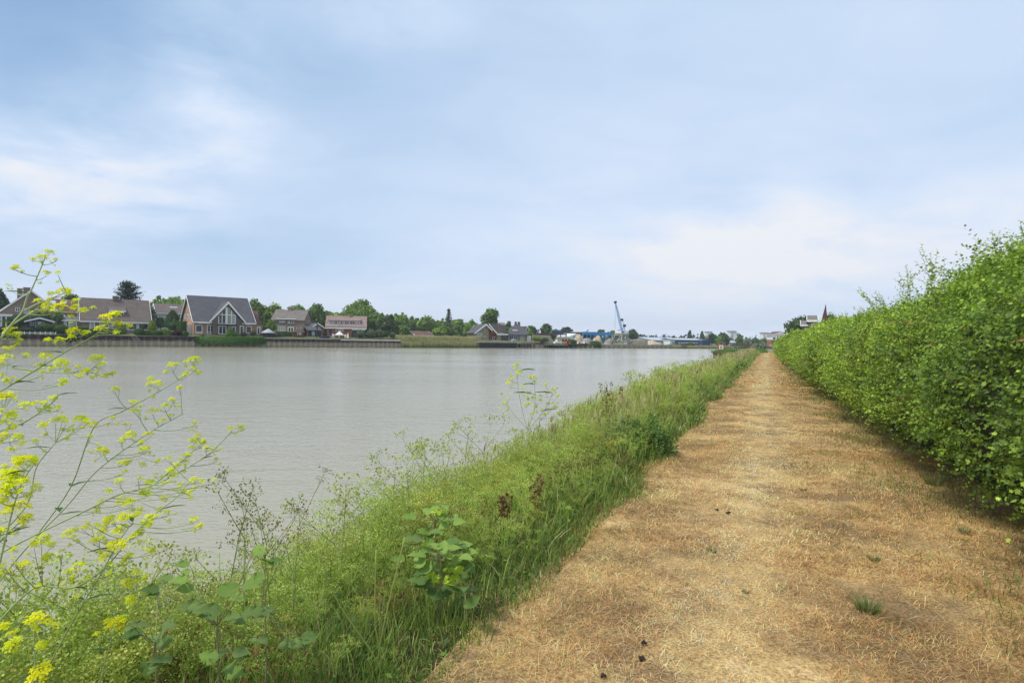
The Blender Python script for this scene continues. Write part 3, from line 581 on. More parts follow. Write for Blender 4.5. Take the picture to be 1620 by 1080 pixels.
B4 = sprays(3800, 44, 112, 7, .5, .21, p=1.1, up=.6); scatter(acc, quadV, quadT, [], B4[0] - H0, B4[1], B4[2], B4[3])
# long young shoots that stick out of the top
def to_path_(p): return p[0] * PS + p[1] * PC, p[0] * PC - p[1] * PS
def shoot(al, la, z, d, ln, nleaf, size):
    p = W(np.array(al), np.array(la), np.array(z)); d = norm(np.array(d, float)); t = np.linspace(0, 1, 9)
    bend = norm(np.cross(d, rng.normal(size=3))) * ln * .12
    pts = p + d * (t * ln)[:, None] + bend * (t ** 2)[:, None]
    tube(tw, pts - H0, .004 * ln + .001, .0012, 4, (0.16, 0.11, 0.06))
    tt = np.linspace(.08, 1, nleaf); B = np.stack([np.interp(tt, t, pts[:, i]) for i in range(3)], -1)
    an = np.arange(nleaf) * 2.4; x = norm(np.cross(d, [.3, .1, .9])); y = np.cross(d, x)
    yv = norm(d * .45 + np.cos(an)[:, None] * x + np.sin(an)[:, None] * y); nr = norm(d * .8 + rng.normal(0, .4, (nleaf, 3)) + np.array([0, 0, .5]))
    scatter(acc, hawV, hawT, [], B - H0, basis(yv, nr), size * rng.uniform(.7, 1.2, nleaf) * (1 - .5 * tt ** 3), HC[3] * rng.uniform(.75, 1.1, nleaf)[:, None])
up = norm(W(np.array(0.), np.array(-.25), np.array(1.)))
for k in range(300):
    al = 4.6 + 34 * rng.random() ** 1.7; s = rng.uniform(.8, 1.3); la, z = hedge_surf(np.array(al), np.array(s))
    d = np.array([rng.normal(0, .28) - .12, rng.normal(0, .25), 1.0]); ln = rng.uniform(.16, .42) * (1 + .01 * al)
    shoot(al, float(la), float(z) - .06, d, ln, int(10 + 26 * ln), .042 + .0015 * al)
for k in range(70):
    al = 4.6 + 16 * rng.random() ** 1.4; s = rng.uniform(.72, 1.15); la, z = hedge_surf(np.array(al), np.array(s)); ln = rng.uniform(.4, .75); d = norm(np.array([rng.normal(-.25, .4), rng.normal(-.1, .35), 1.0]))
    p_ = W(np.array(al), la, z - .12)
    shoot(al, float(la), float(z) - .12, d, ln, int(30 * ln) + 6, .046)
    for q in range(3):
        r2 = p_ + d * ln * rng.uniform(.3, .7); shoot(*to_path_(r2), r2[2], d + rng.normal(0, .5, 3) * [1, 1, .25], ln * rng.uniform(.3, .5), 9, .04)
B0 = sprays(3000, .9, 3.3, 9, .2, .04); scatter(acc, simV, simT, [], B0[0] - H0, B0[1], B0[2], B0[3])
BL = sprays(1100, 3.4, 14, 11, .42, .042, smax=1.2, slo=.15, up=.35, deep=.05); scatter(acc, hawV, hawT, [], BL[0] - H0, BL[1], BL[2], BL[3] * 1.08)
for px, py, D, lean, ln in [(1462, 392, 6.6, -.18, .62), (1478, 400, 6.7, .1, .5), (1500, 408, 6.6, .25, .45), (1535, 382, 6.3, .02, .6), (1552, 388, 6.3, .12, .5), (1600, 384, 6.2, .0, .5), (1612, 396, 6.1, .15, .4), (1352, 458, 9.0, -1.3, .55), (1385, 462, 9.0, -.5, .5), (1425, 428, 7.4, -.3, .5), (1440, 420, 7.2, .1, .5)]:
    tp = P(px, py, D); d = norm(np.array([lean, 0, 1.0])); root = tp - d * ln
    al = root[0] * PS + root[1] * PC; la = root[0] * PC - root[1] * PS
    shoot(al, la, root[2], d, ln, int(34 * ln) + 4, .05)
    for q in range(3):
        f = rng.uniform(.3, .75); r2 = root + d * ln * f; shoot(r2[0] * PS + r2[1] * PC, r2[0] * PC - r2[1] * PS, r2[2], d + rng.normal(0, .45, 3) * [1, 1, .2], ln * .4, 9, .042)
fo = acc.build('foliage', M['leaf'], hedge); fo['kind'] = 'stuff'
two = tw.build('twig', M['stem'], hedge); two['kind'] = 'stuff'
lm = []
for c in HC[:4]:
    a_ = Acc(); a_.add(hawV, hawT, None, c); V, C, T, Q = a_.arrays(); lm.append(mesh_np('hedge_leaf', V, [T], C, [M['leaf']]))
for i, k in enumerate(order):
    ci = int(np.argmin(np.abs(HC[:4] - B1[3][k] / max(B1[3][k][1], .01) * HC[:4, 1:2]).sum(1) + np.abs(HC[:4, 1] - B1[3][k][1])))
    o = link('leaf', lm[ci], hedge); Mx = Matrix([list(map(float, r)) for r in B1[1][k] * B1[2][k]]).to_4x4(); Mx.translation = Vector([float(v) for v in B1[0][k] - H0]); o.matrix_local = Mx

# green and brown fringe at the foot of the hedge
acc = Acc(); n = 20000
al = 2.5 + 40 * rng.random(n) ** 1.8; la = hedge_base(al) + rng.uniform(-.75, .25, n); kp = rng.random(n) < np.clip(.25 + .9 * (la - hedge_base(al) + .40) + .9 * fbm(al, la, 1.8, 51), 0, 1); al, la = al[kp], la[kp]; n = len(al)
C = np.array([(0.20, 0.28, 0.06), (0.14, 0.21, 0.05), (0.33, 0.24, 0.11), (0.24, 0.14, 0.07)])[rng.choice(4, n, p=[.35, .25, .25, .15])] * rng.uniform(.7, 1.2, n)[:, None]
an = rng.uniform(0, 6.28, n); blades(acc, W(al, la, gz(al, la)), rng.uniform(.03, .10, n), .0025 + .0006 * al, np.stack([np.cos(an), np.sin(an), 0 * an], -1) * rng.uniform(.2, 1.3, n)[:, None], C, levels=2)
tag(acc.build('hedge_grass', M['grass']), 'sparse green grass and litter at the foot of the hedge', 'grass', kind='stuff')

# ------------------------------------------------------------------ yellow mustard plants of the foreground
def cluster_mesh(seed, green=0.0, nf=15):
    g = np.random.default_rng(seed); a = Acc()
    for k in range(nf):
        th = k * 2.4; rr = math.sqrt((k + .5) / nf) * .92; c = np.array([math.cos(th) * rr, math.sin(th) * rr, .85 * math.sqrt(max(0, 1 - rr * rr)) + g.uniform(-.3, .2)])
        nrm = norm(np.array([c[0] * .7, c[1] * .7, 1.0]) + g.normal(0, .35, 3)); x = norm(np.cross(nrm, g.normal(size=3))); y = np.cross(nrm, x); s = g.uniform(.26, .40)
        pc = np.array((0.80, 0.77, 0.02)) * (1 - green) + np.array((0.72, 0.80, 0.025)) * green; pc = pc * g.uniform(.85, 1.12)
        for q in range(4):
            d = x * math.cos(q * math.pi / 2) + y * math.sin(q * math.pi / 2); e = np.cross(nrm, d)
            a.add([c, c + d * s * .7 + e * s * .42 + nrm * s * .18, c + d * s * 1.15 + e * s * .15 + nrm * s * .1, c + d * s * 1.15 - e * s * .15 + nrm * s * .1, c + d * s * .7 - e * s * .42 + nrm * s * .18], [[0, 1, 2], [0, 2, 3], [0, 3, 4]], None, pc)
        sx = norm(np.cross(c + 1e-3, [.1, .9, .2])) * .02; a.add([c - sx, c + sx, (0, 0, -.75)], [[0, 1, 2]], None, (0.30, 0.40, 0.08))
    for k in range(7):
        c = np.array([g.normal(0, .2), g.normal(0, .2), .45 + g.uniform(0, .15)]); u = norm(g.normal(size=3)) * .09; v = norm(np.cross(u, g.normal(size=3))) * .06
        a.add([c - u, c + v, c + u, c - v], None, [[0, 1, 2, 3]], (0.45, 0.52, 0.05))
    V, C, T, Q = a.arrays(); return mesh_np('flower_cluster', V, [T, Q], C, [M['petal']])
CLM = [cluster_mesh(s, g_) for s, g_ in [(1, 0), (2, .3), (3, .6), (4, .9), (5, .5), (6, 1.0)]]
lanc = np.array([(0, 0, 0), (.10, .25, .02), (.15, .5, .0), (.06, .8, -.08), (0, 1, -.16), (-.06, .8, -.08), (-.15, .5, 0), (-.10, .25, .02), (0, .5, -.04)])
def one_leaf(c, tv=lanc, tt=None):
    tt = tt or [[i, (i + 1) % 8, 8] for i in range(8)]; a_ = Acc(); a_.add(tv, tt, None, c); V, C, T, Q = a_.arrays(); return mesh_np('leaf', V, [T], C, [M['leaf']])
LFM = one_leaf((0.075, 0.14, 0.045))
def place(o, p, y, n_, s):
    Rm = basis(np.asarray(y, float)[None], np.asarray(n_, float)[None])[0] * s
    Mx = Matrix([list(map(float, r)) for r in Rm]).to_4x4(); Mx.translation = Vector([float(v) for v in p]); o.matrix_local = Mx
def to_path(p): return p[0] * PS + p[1] * PC, p[0] * PC - p[1] * PS
def smooth_poly(pts, m=6):
    pts = np.asarray(pts, float); k = len(pts)
    if k < 3: t = np.linspace(0, 1, m)[:, None]; return pts[0] * (1 - t) + pts[-1] * t
    ext = np.concatenate([[2 * pts[0] - pts[1]], pts, [2 * pts[-1] - pts[-2]]]); o_ = []
    for i in range(k - 1):
        p0, p1, p2, p3 = ext[i:i + 4]
        for t in np.linspace(0, 1, m, endpoint=False): o_.append(.5 * (2 * p1 + (p2 - p0) * t + (2 * p0 - 5 * p1 + 4 * p2 - p3) * t * t + (3 * p1 - p0 - 3 * p2 + p3) * t ** 3))
    return np.array(o_ + [pts[-1]])
def mustard(stems, flowers, D0, label, csize=.024, r0=.0045, pale=(0.33, 0.42, 0.17), root=None, group='yellow mustard plants leaning over the bank', leaves=4, spread=.10):
    """stems: list of photo polylines; the stalks to the flowers branch off them"""
    g = np.random.default_rng(len(label) * 7 + int(stems[0][0][0]) % 97)
    allp = []; first = None; acc = Acc(); lines = []
    for si, st in enumerate(stems):
        D = D0 + (si * .05)
        pts = [P(px, py, D + .05 * math.sin(px * .02)) for px, py in st]
        if si == 0:
            p0 = pts[0]
            if root is None: q = np.array([p0[0] - .12, p0[1] + .05, 0]); a_, l_ = to_path(q); root_p = np.array([q[0], q[1], float(gz(np.array(a_), np.array(l_))) - .02])
            else: root_p = np.array(root, float)
            pts = [root_p, (root_p * .45 + p0 * .55) + np.array([-.03, 0, .05])] + pts
        lines.append(smooth_poly(pts, 5))
    o0 = root_p
    pl = empty('mustard_plant', o0); tag(pl, label, 'flowering plant', group)
    for si, ln in enumerate(lines): tube(acc, ln - o0, r0 * .78 if si == 0 else r0 * .6, r0 * .28, 6, pale)
    ptsall = np.concatenate(lines); pix = np.array([((p[0] / p[1]) * F + 810, HOR - (p[2] - EYE) / p[1] * F + ROLL * (p[0] / p[1]) * F) for p in ptsall])
    for fx, fy, fs in flowers:
        dx = pix[:, 0] - fx; dy = pix[:, 1] - fy
        cost = np.hypot(dx, dy) + np.where(dy < 6, 60, 0) + np.where(dy < -10, 400, 0) + np.where(ptsall[:, 1] > 0, 0, 999)
        k = int(np.argmin(cost)); b = ptsall[k]; D = b[1] + g.uniform(-spread, spread); f = P(fx, fy + 3, D)
        midp = (b + f) / 2 + np.array([0.0, 0, -1]) * np.linalg.norm(f - b) * .05
        tube(acc, smooth_poly([b, midp, f], 3) - o0, r0 * .32, r0 * .2, 4, np.array(pale) * .9)
        for q_ in range(int(g.integers(1, 4))):
            ex, ey = fx + g.uniform(-1.1, 1.1) * fs, fy + g.uniform(-.3, 1.2) * fs; o = link('flower_cluster', CLM[int(g.integers(2, 6))], pl); place(o, P(ex, ey, D) - o0, rand_dirs(1, g)[0] * [1, 1, .1], norm(np.array([g.normal(0, .5), -.5, 1])), csize * g.uniform(.4, .7) * fs / 22.0); tube(acc, [P(ex, ey, D) - o0, (f * .7 + b * .3) - o0], r0 * .18, r0 * .16, 3, pale)
        o = link('flower_cluster', CLM[int(g.integers(0, 2)) if fy < 515 or fy > 960 else int(g.integers(1, 6))], pl)
        place(o, P(fx, fy, D) - o0, rand_dirs(1, g)[0] * [1, 1, .1], norm(np.array([g.normal(0, .35), g.uniform(-.9, .1), 1])), csize * .95 * fs / 22.0)
    acc.build('stem', M['stem'], pl)
    for k in range(leaves):
        b = ptsall[int(g.integers(len(ptsall) // 3, len(ptsall)))]; o = link('leaf', LFM, pl); an = g.uniform(0, 6.28)
        place(o, b - o0, (math.cos(an), math.sin(an), .2), (0, .2, 1), g.uniform(.05, .09) * D0 / 1.9)
    return pl
mustard([[(-10, 560), (0, 537), (22, 508), (35, 492), (42, 470), (48, 460), (60, 432), (68, 412), (70, 404)], [(10, 520), (40, 500), (62, 489), (90, 492), (130, 494)], [(36, 492), (60, 480), (95, 466), (104, 462)]],
        [(75, 401, 16), (65, 410, 18), (86, 411, 9), (24, 425, 14), (10, 451, 7), (72, 434, 15), (91, 433, 12), (100, 466, 24), (110, 463, 14), (86, 467, 15), (60, 478, 15), (76, 483, 18), (95, 489, 24), (76, 474, 10), (118, 489, 10), (132, 493, 16), (112, 502, 12), (16, 527, 22), (28, 531, 16), (18, 553, 12), (8, 552, 10), (66, 488, 10)],
        1.75, 'tallest yellow mustard plant with a pale stem against the sky at the far left', csize=.021, r0=.0048, pale=(0.38, 0.46, 0.22))
mustard([[(-15, 628), (0, 620), (65, 580), (110, 553), (150, 530), (170, 512), (178, 506)], [(20, 582), (90, 590), (140, 586)]],
        [(160, 526, 24), (181, 503, 24), (165, 504, 16), (187, 516, 18), (117, 528, 22), (96, 542, 20), (73, 568, 22), (60, 580, 12), (68, 591, 12), (98, 577, 26), (10, 573, 28), (0, 580, 18), (100, 606, 16), (125, 583, 14), (139, 590, 12), (155, 573, 26), (163, 578, 16), (20, 600, 10), (155, 589, 9)],
        1.85, 'yellow mustard plant with flower heads in front of the brown-roofed house', csize=.022)
mustard([[(-15, 890), (0, 878), (60, 846), (137, 809), (190, 783), (246, 767), (295, 742), (330, 720), (352, 700), (366, 684)], [(246, 767), (290, 730), (322, 700)]],
        [(368, 680, 14), (385, 677, 14), (343, 710, 9), (328, 710, 10), (315, 692, 15), (322, 702, 17), (300, 724, 20), (345, 728, 11), (341, 762, 12), (311, 762, 17), (290, 768, 12), (292, 780, 16), (273, 747, 18), (281, 738, 14), (268, 754, 12), (240, 767, 20), (232, 785, 24), (200, 795, 26), (210, 800, 24), (193, 765, 18), (165, 795, 15), (250, 752, 10), (262, 765, 8), (297, 733, 14), (276, 757, 10), (312, 772, 10), (222, 757, 9), (161, 805, 9)],
        1.9, 'long leaning mustard stem whose yellow tips reach furthest right over the water', csize=.021, r0=.0042)
mustard([[(-12, 940), (0, 925), (35, 880), (70, 841), (110, 800), (148, 753), (180, 725), (211, 703), (245, 680), (290, 655)], [(60, 850), (115, 770), (150, 676), (192, 652), (246, 623), (290, 596), (306, 578)]],
        [(308, 573, 22), (294, 575, 12), (307, 585, 14), (295, 594, 15), (272, 580, 16), (287, 614, 12), (251, 611, 20), (240, 601, 14), (183, 619, 16), (214, 639, 16), (243, 652, 18), (219, 652, 11), (180, 663, 12), (274, 634, 13), (262, 643, 12), (271, 658, 9), (260, 667, 14), (200, 673, 9), (238, 690, 18), (208, 690, 18), (225, 700, 10), (194, 700, 12), (160, 713, 16), (235, 711, 13), (145, 692, 12), (119, 683, 8), (166, 716, 20), (201, 733, 15), (230, 715, 20), (200, 747, 12), (310, 670, 10)],
        2.0, 'mustard plant with a fine arching stem and lime yellow flowers high over the water', csize=.022, r0=.004)
mustard([[(-15, 700), (0, 683), (40, 668), (80, 640), (95, 622)], [(-10, 850), (20, 830), (50, 790), (60, 740), (90, 700)]],
        [(8, 637, 34), (22, 655, 14), (3, 655, 16), (25, 661, 12), (73, 640, 13), (85, 632, 14), (77, 646, 12), (96, 645, 9), (58, 640, 12), (90, 667, 16), (100, 664, 14), (72, 674, 16), (106, 669, 12), (130, 669, 24), (22, 683, 18), (10, 692, 14), (30, 694, 16), (60, 700, 14), (140, 667, 12)],
        1.7, 'mustard plant crowding the left edge at mid height with broad yellow clusters', csize=.023, r0=.0045)
mustard([[(-14, 930), (0, 905), (25, 800), (40, 760), (55, 735)], [(0, 860), (30, 830), (50, 815)]],
        [(10, 760, 30), (25, 768, 26), (38, 737, 24), (50, 732, 22), (30, 753, 20), (10, 785, 22), (55, 730, 12), (30, 812, 34), (45, 826, 22), (12, 817, 16), (2, 850, 26), (20, 776, 18), (40, 766, 14), (5, 770, 22), (10, 740, 10), (0, 790, 16), (60, 773, 14)],
        1.55, 'mustard plant at the left edge with the biggest, densest yellow heads', csize=.024, r0=.005)
mustard([[(-14, 1010), (0, 988), (60, 930), (120, 930), (169, 900), (207, 855), (240, 820), (281, 788), (296, 770), (309, 758)], [(81, 1059), (120, 985), (169, 900), (190, 860), (214, 826)]],
        [(70, 861, 30), (44, 899, 28), (58, 863, 12), (113, 845, 18), (120, 851, 12), (103, 874, 12), (138, 838, 16), (156, 833, 14), (180, 825, 20), (165, 846, 20), (190, 848, 24), (215, 824, 28), (230, 833, 20), (240, 821, 16), (153, 858, 18), (186, 868, 26), (200, 862, 20), (176, 875, 14), (155, 873, 10), (130, 899, 22), (112, 909, 20), (243, 875, 18), (200, 889, 13), (220, 907, 16), (178, 907, 9), (207, 927, 26), (12, 895, 14), (25, 885, 10), (130, 946, 12), (267, 814, 14), (310, 825, 15), (322, 833, 12), (270, 725, 9), (225, 843, 14), (195, 825, 14)],
        1.8, 'bushiest mustard plant low on the left with many yellow clusters above the weeds', csize=.021, r0=.0045, leaves=6)
mustard([[(55, 1100), (62, 1060), (60, 1000), (61, 990)], [(62, 1060), (72, 1068)]], [(62, 988, 30), (72, 1068, 30), (90, 990, 10), (8, 998, 22), (22, 1004, 10)], 1.5, 'low mustard stalk with two deep yellow heads in the bottom left corner', csize=.022, leaves=2)
mustard([[(160, 1100), (175, 1040), (188, 990)]], [(190, 985, 26), (178, 993, 12), (160, 1003, 8)], 1.7, 'short mustard stalk with one yellow head among the low weeds at bottom left', csize=.021, leaves=1)
# mustard further along the bank
fl = [(819, 577, 9), (815, 583, 8), (812, 600, 8), (808, 597, 8), (805, 607, 9), (820, 590, 9), (825, 588, 7), (840, 598, 9), (846, 597, 10), (850, 600, 7), (864, 609, 8), (866, 622, 9), (874, 616, 8), (879, 618, 8), (883, 628, 9), (836, 622, 8), (845, 630, 9), (855, 627, 9), (857, 634, 8), (800, 638, 8), (806, 630, 8), (795, 624, 8), (829, 613, 8), (868, 640, 9), (880, 644, 9), (848, 645, 9), (858, 650, 9), (872, 650, 8), (803, 650, 8), (836, 640, 9), (865, 657, 9), (885, 655, 8), (842, 656, 8)]
rp = W(np.array(9.6), np.array(-3.3), np.array(-.95))
mustard([[(838, 680), (826, 640), (819, 600), (818, 580)], [(838, 680), (848, 640), (846, 600)], [(838, 680), (862, 650), (876, 622)], [(838, 680), (815, 655), (800, 635)]], fl, 9.6, 'loose mustard plant with small yellow flowers standing out over the water beyond the weeds', csize=.105, r0=.008, root=rp, group='yellow mustard plants leaning over the bank', leaves=5, spread=.25)

# ------------------------------------------------------------------ bramble and other single plants of the bank
_h = [(.20, .03, .04), (.30, .14, .06), (.28, .17, .055), (.40, .33, .09), (.35, .36, .08), (.38, .52, .08), (.31, .54, .07), (.28, .70, .04), (.22, .71, .03), (.15, .88, -.03), (.10, .89, -.04)]
bramV = np.array([(0, 0, 0)] + _h + [(0, 1.10, -.14)] + [(-x_, y_, z_) for x_, y_, z_ in _h[::-1]] + [(0, .25, -.02), (0, .6, -.04)])
bramT = [[i, (i + 1) % 24, 24 if (i < 4 or i >= 20) else 25] for i in range(24)] + [[4, 25, 24], [24, 25, 20]]
BC = {'m': (0.25, 0.38, 0.08), 'd': (0.14, 0.23, 0.06), 'b': (0.50, 0.66, 0.06), 'g': (0.20, 0.29, 0.085)}
BM_ = {k: one_leaf(c, bramV, bramT) for k, c in BC.items()}
def bramble(name, label, leaves, D, root_px, size, cat='plant', scl=1.0):
    g = np.random.default_rng(len(leaves) + int(root_px[0])); top = P(*root_px, D); a_, l_ = to_path(top); base = np.array([top[0], top[1], float(gz(np.array(a_), np.array(l_))) - .02])
    pl = tag(empty(name, base), label, cat); acc = Acc()
    tube(acc, smooth_poly([base, (base + top) / 2 + [.01, 0, 0], top], 4) - base, .005, .003, 5, (0.28, 0.22, 0.13))
    for lx, ly, s, c in leaves + [(x_ + g.uniform(-14, 14), y_ + g.uniform(-4, 14), s_ * g.uniform(.6, .95), c_) for x_, y_, s_, c_ in leaves]:
        p = P(lx, ly, D + g.uniform(-.12, .12)); out = norm(np.array([lx - root_px[0], 0, 0]) * .02 + np.array([g.normal(0, .35), g.normal(0, .5) - .25, .12])); L_ = s / F * D * size * .86
        b = p - out * L_ * .5; o = link('leaf', BM_[c], pl); place(o, b - base, out, norm(np.array([g.normal(0, .45), g.uniform(-1.1, -.2), 1.0])), L_)
        tube(acc, smooth_poly([top if ly < root_px[1] + 60 else base + (top - base) * .5, (top + b) / 2 - [0, 0, .012], b], 3) - base, .0016, .001, 4, (0.26, 0.25, 0.10))
    acc.build('stem', M['stem'], pl)
    nb = 90; an = g.uniform(0, 6.28, nb); rr = .16 * np.sqrt(g.random(nb)); gb = Acc(); blades(gb, np.stack([rr * np.cos(an), rr * np.sin(an) - .06, 0 * an], -1), (top[2] - base[2]) * g.uniform(.35, .85, nb), .006 * np.ones(nb), np.stack([np.cos(an), np.sin(an), 0 * an], -1) * g.uniform(.05, .5, nb)[:, None], GR[g.choice(5, nb, p=[.35, .3, .2, .1, .05])] * g.uniform(.75, 1.2, nb)[:, None], levels=3)
    GRASS_AT.append((gb, base)); return pl
GRASS_AT = []
def cr4(x_, y_): return 560 + x_ * .2037, 780 + y_ * .2037
def ll(f, rows): return [(*f(x_, y_), s, c) for x_, y_, s, c in rows]
bramble('bramble', 'bramble with broad pale green leaves and bright young shoots near the path edge', ll(cr4, [(515, 480, 26, 'm'), (590, 450, 25, 'm'), (650, 410, 25, 'm'), (605, 392, 22, 'm'), (720, 410, 23, 'm'), (735, 470, 22, 'm'), (800, 375, 22, 'd'), (800, 430, 24, 'm'), (890, 405, 24, 'm'), (895, 500, 22, 'm'), (790, 530, 26, 'm'), (570, 570, 28, 'm'), (640, 580, 26, 'm'), (545, 622, 22, 'd'), (930, 590, 26, 'd'), (850, 605, 22, 'b'), (570, 700, 32, 'd'), (655, 775, 34, 'd'), (755, 745, 26, 'd'), (625, 640, 16, 'b'), (660, 690, 14, 'b'), (690, 655, 12, 'b'), (780, 600, 14, 'b'), (805, 660, 14, 'b'), (785, 695, 13, 'b'), (745, 690, 12, 'b'), (700, 500, 22, 'm'), (845, 470, 22, 'm')]), 3.25, (701, 875), 1.25)
bramble('bramble', 'smaller bramble behind the bright-leaved one, half sunk in the weeds', ll(cr4, [(650, 120, 22, 'm'), (720, 110, 20, 'm'), (690, 190, 24, 'm'), (800, 190, 22, 'm'), (645, 240, 24, 'm'), (725, 255, 20, 'm'), (580, 310, 26, 'm'), (540, 340, 22, 'g'), (480, 350, 26, 'g'), (670, 300, 20, 'g'), (450, 180, 22, 'm'), (365, 510, 22, 'm'), (620, 150, 18, 'b')]), 3.9, (693, 822), 1.2)
bramble('nettle', 'four dark round leaves low in the grass where the path begins, right of the bramble', ll(cr4, [(880, 745, 24, 'd'), (950, 755, 24, 'd'), (870, 850, 26, 'd'), (960, 835, 26, 'd')]), 3.15, (742, 938), 1.1)
def cr2(x_, y_): return x_ * .3518, 700 + y_ * .3518
bramble('bramble', 'bramble with wide grey-green leaves low at the left among grass', ll(cr2, [(725, 875, 38, 'g'), (640, 822, 34, 'g'), (780, 808, 34, 'g'), (740, 980, 34, 'g'), (615, 862, 30, 'd'), (690, 660, 26, 'd'), (680, 1010, 30, 'd'), (560, 780, 24, 'd')]), 2.1, (252, 1015), 1.15)
bramble('bramble', 'bramble with pale leaves right of the grey-green one near the bottom edge', ll(cr2, [(810, 622, 34, 'm'), (755, 610, 24, 'g'), (1050, 660, 36, 'm'), (960, 755, 34, 'g'), (870, 740, 34, 'g'), (1010, 950, 34, 'g'), (955, 965, 30, 'm'), (1060, 1012, 36, 'm'), (1105, 945, 26, 'g'), (1150, 640, 30, 'm'), (1200, 890, 28, 'g'), (830, 550, 22, 'm'), (1180, 480, 24, 'm')]), 2.3, (350, 990), 1.15)
def cr3(x_, y_): return 350 + x_ * .3704, 680 + y_ * .3704
bramble('bramble', 'bramble half hidden in tall grass between the two larger ones', ll(cr3, [(175, 632, 30, 'm'), (150, 782, 32, 'g'), (212, 770, 30, 'g'), (290, 915, 30, 'g'), (342, 915, 28, 'g'), (215, 560, 26, 'd'), (60, 800, 28, 'g'), (395, 880, 24, 'd')]), 2.45, (425, 960), 1.15)
acc = Acc()
for gb, base in GRASS_AT: V, C, T, Q = gb.arrays(); acc.add(V + base, T, Q, C)
tag(acc.build('bank_grass', M['grass']), 'tufts of tall grass round the feet of the brambles', 'grass', kind='stuff')
# umbel plants standing clear of the mass
PM = []
for sd_, dark in [(21, 0), (22, 1), (23, 0), (24, 1)]:
    V, C, T, Q = umbel_proto(sd_, nb=5 if dark else 8, sw=.003, seedc=(0.24, 0.22, 0.09) if dark else (0.44, 0.50, 0.15), rich=.7 if dark else 1.0, stemc=(0.28, 0.34, 0.12)); PM.append(mesh_np('umbel', V, [T, Q], C, [M['grass']]))
SM = []
def umbels(rows, labels):
    for (px, py, D, k), label in zip(rows, labels):
        tp = P(px, py, D); a_, l_ = to_path(tp); zb = float(gz(np.array(a_), np.array(l_))) - .03; h = tp[2] - zb
        o = tag(empty('umbel_plant', (tp[0], tp[1], zb)), label, 'umbel plant', 'umbel plants standing above the bank weeds')
        c = link('seed_heads', PM[k], o); c.scale = (h * .85, h * .85, h); c.rotation_euler = (0, 0, rng.uniform(0, 6))
        a = Acc(); tube(a, [(0, 0, 0), (.004, 0, h * .35), (0, 0, h * .8)], .004, .002, 5, (0.28, 0.36, 0.12)); a.build('stem', M['stem'], o)
umbels([(545, 752, 4.0, 0), (520, 770, 3.8, 0), (640, 700, 5.6, 0), (672, 690, 6.0, 2), (620, 735, 4.8, 2), (760, 655, 8.2, 0), (735, 670, 7.5, 2), (590, 770, 4.0, 0), (700, 690, 6.4, 0), (900, 640, 11, 2), (655, 715, 5.3, 2), (690, 700, 6.1, 0)], ['pale green umbel plant with the broadest head, left of the bare stalks', 'low pale umbel plant just left of the broadest-headed one', 'tall pale umbel plant rising highest at the bend of the weeds', 'pale umbel plant immediately right of the tall one at the bend', 'pale umbel plant below and left of the tall one at the bend', 'pale umbel plant left of the far mustard plant', 'small pale umbel plant between the bend and the far mustard plant', 'pale umbel plant behind the broadest-headed one', 'slim pale umbel plant two right of the tall one at the bend', 'small far umbel plant right of the far mustard plant', 'short umbel plant in the gap under the tall one', 'umbel plant at the right end of the group at the bend'])
umbels([(392, 790, 2.9, 1), (440, 782, 3.0, 3), (468, 800, 3.0, 1), (352, 802, 2.8, 3), (418, 806, 2.9, 3)], ['dark-headed umbel plant in the middle of the five against the water', 'dark-headed umbel plant second from the right against the water', 'rightmost dark-headed umbel plant against the water', 'leftmost dark-headed umbel plant beside the mustard tips', 'lowest dark-headed umbel plant, sunk between its neighbours'])
# dark leafy clump beside the path, dock plants
def clump(name, label, px, py, D, rx, h, n, c1, c2, size, tv=simV, tt=simT, cat='plant'):
    p = P(px, py, D); a_, l_ = to_path(p); zb = float(gz(np.array(a_), np.array(l_))); g = np.random.default_rng(int(px)); acc = Acc()
    d = rand_dirs(n, g); d[:, 2] = np.abs(d[:, 2]); r = g.uniform(.55, 1.0, n)[:, None] * (1 + .2 * np.sin(d[:, :1] * 9))
    Pn = d * r * np.array([rx, rx, h]); C = np.where(g.random(n)[:, None] < .5, c1, c2) * g.uniform(.75, 1.25, n)[:, None]
    scatter(acc, tv, tt, [], Pn, basis(norm(d + g.normal(0, .6, (n, 3))), norm(d + g.normal(0, .4, (n, 3)) + [0, 0, .6])), size * g.uniform(.6, 1.3, n), C)
    o = tag(empty(name, (p[0], p[1], zb)), label, cat); acc.build('foliage', M['leaf'], o)
    a = Acc()
    for k in range(6): an = k; tube(a, [(0, 0, -.03), (rx * .3 * math.cos(an), rx * .3 * math.sin(an), h * .4), (rx * .6 * math.cos(an), rx * .6 * math.sin(an), h * .8)], .006, .003, 4, (0.13, 0.17, 0.07))
    a.build('stem', M['stem'], o); return o
clump('mugwort', 'dark green leafy clump leaning over the left edge of the path', 1028, 705, 8.3, .36, .52, 3200, (0.12, 0.21, 0.06), (0.18, 0.29, 0.08), .042)
clump('mugwort', 'low grey-green leafy clump among weeds just left of the dark one', 985, 720, 8.4, .34, .62, 700, (0.11, 0.19, 0.07), (0.16, 0.26, 0.08), .05)
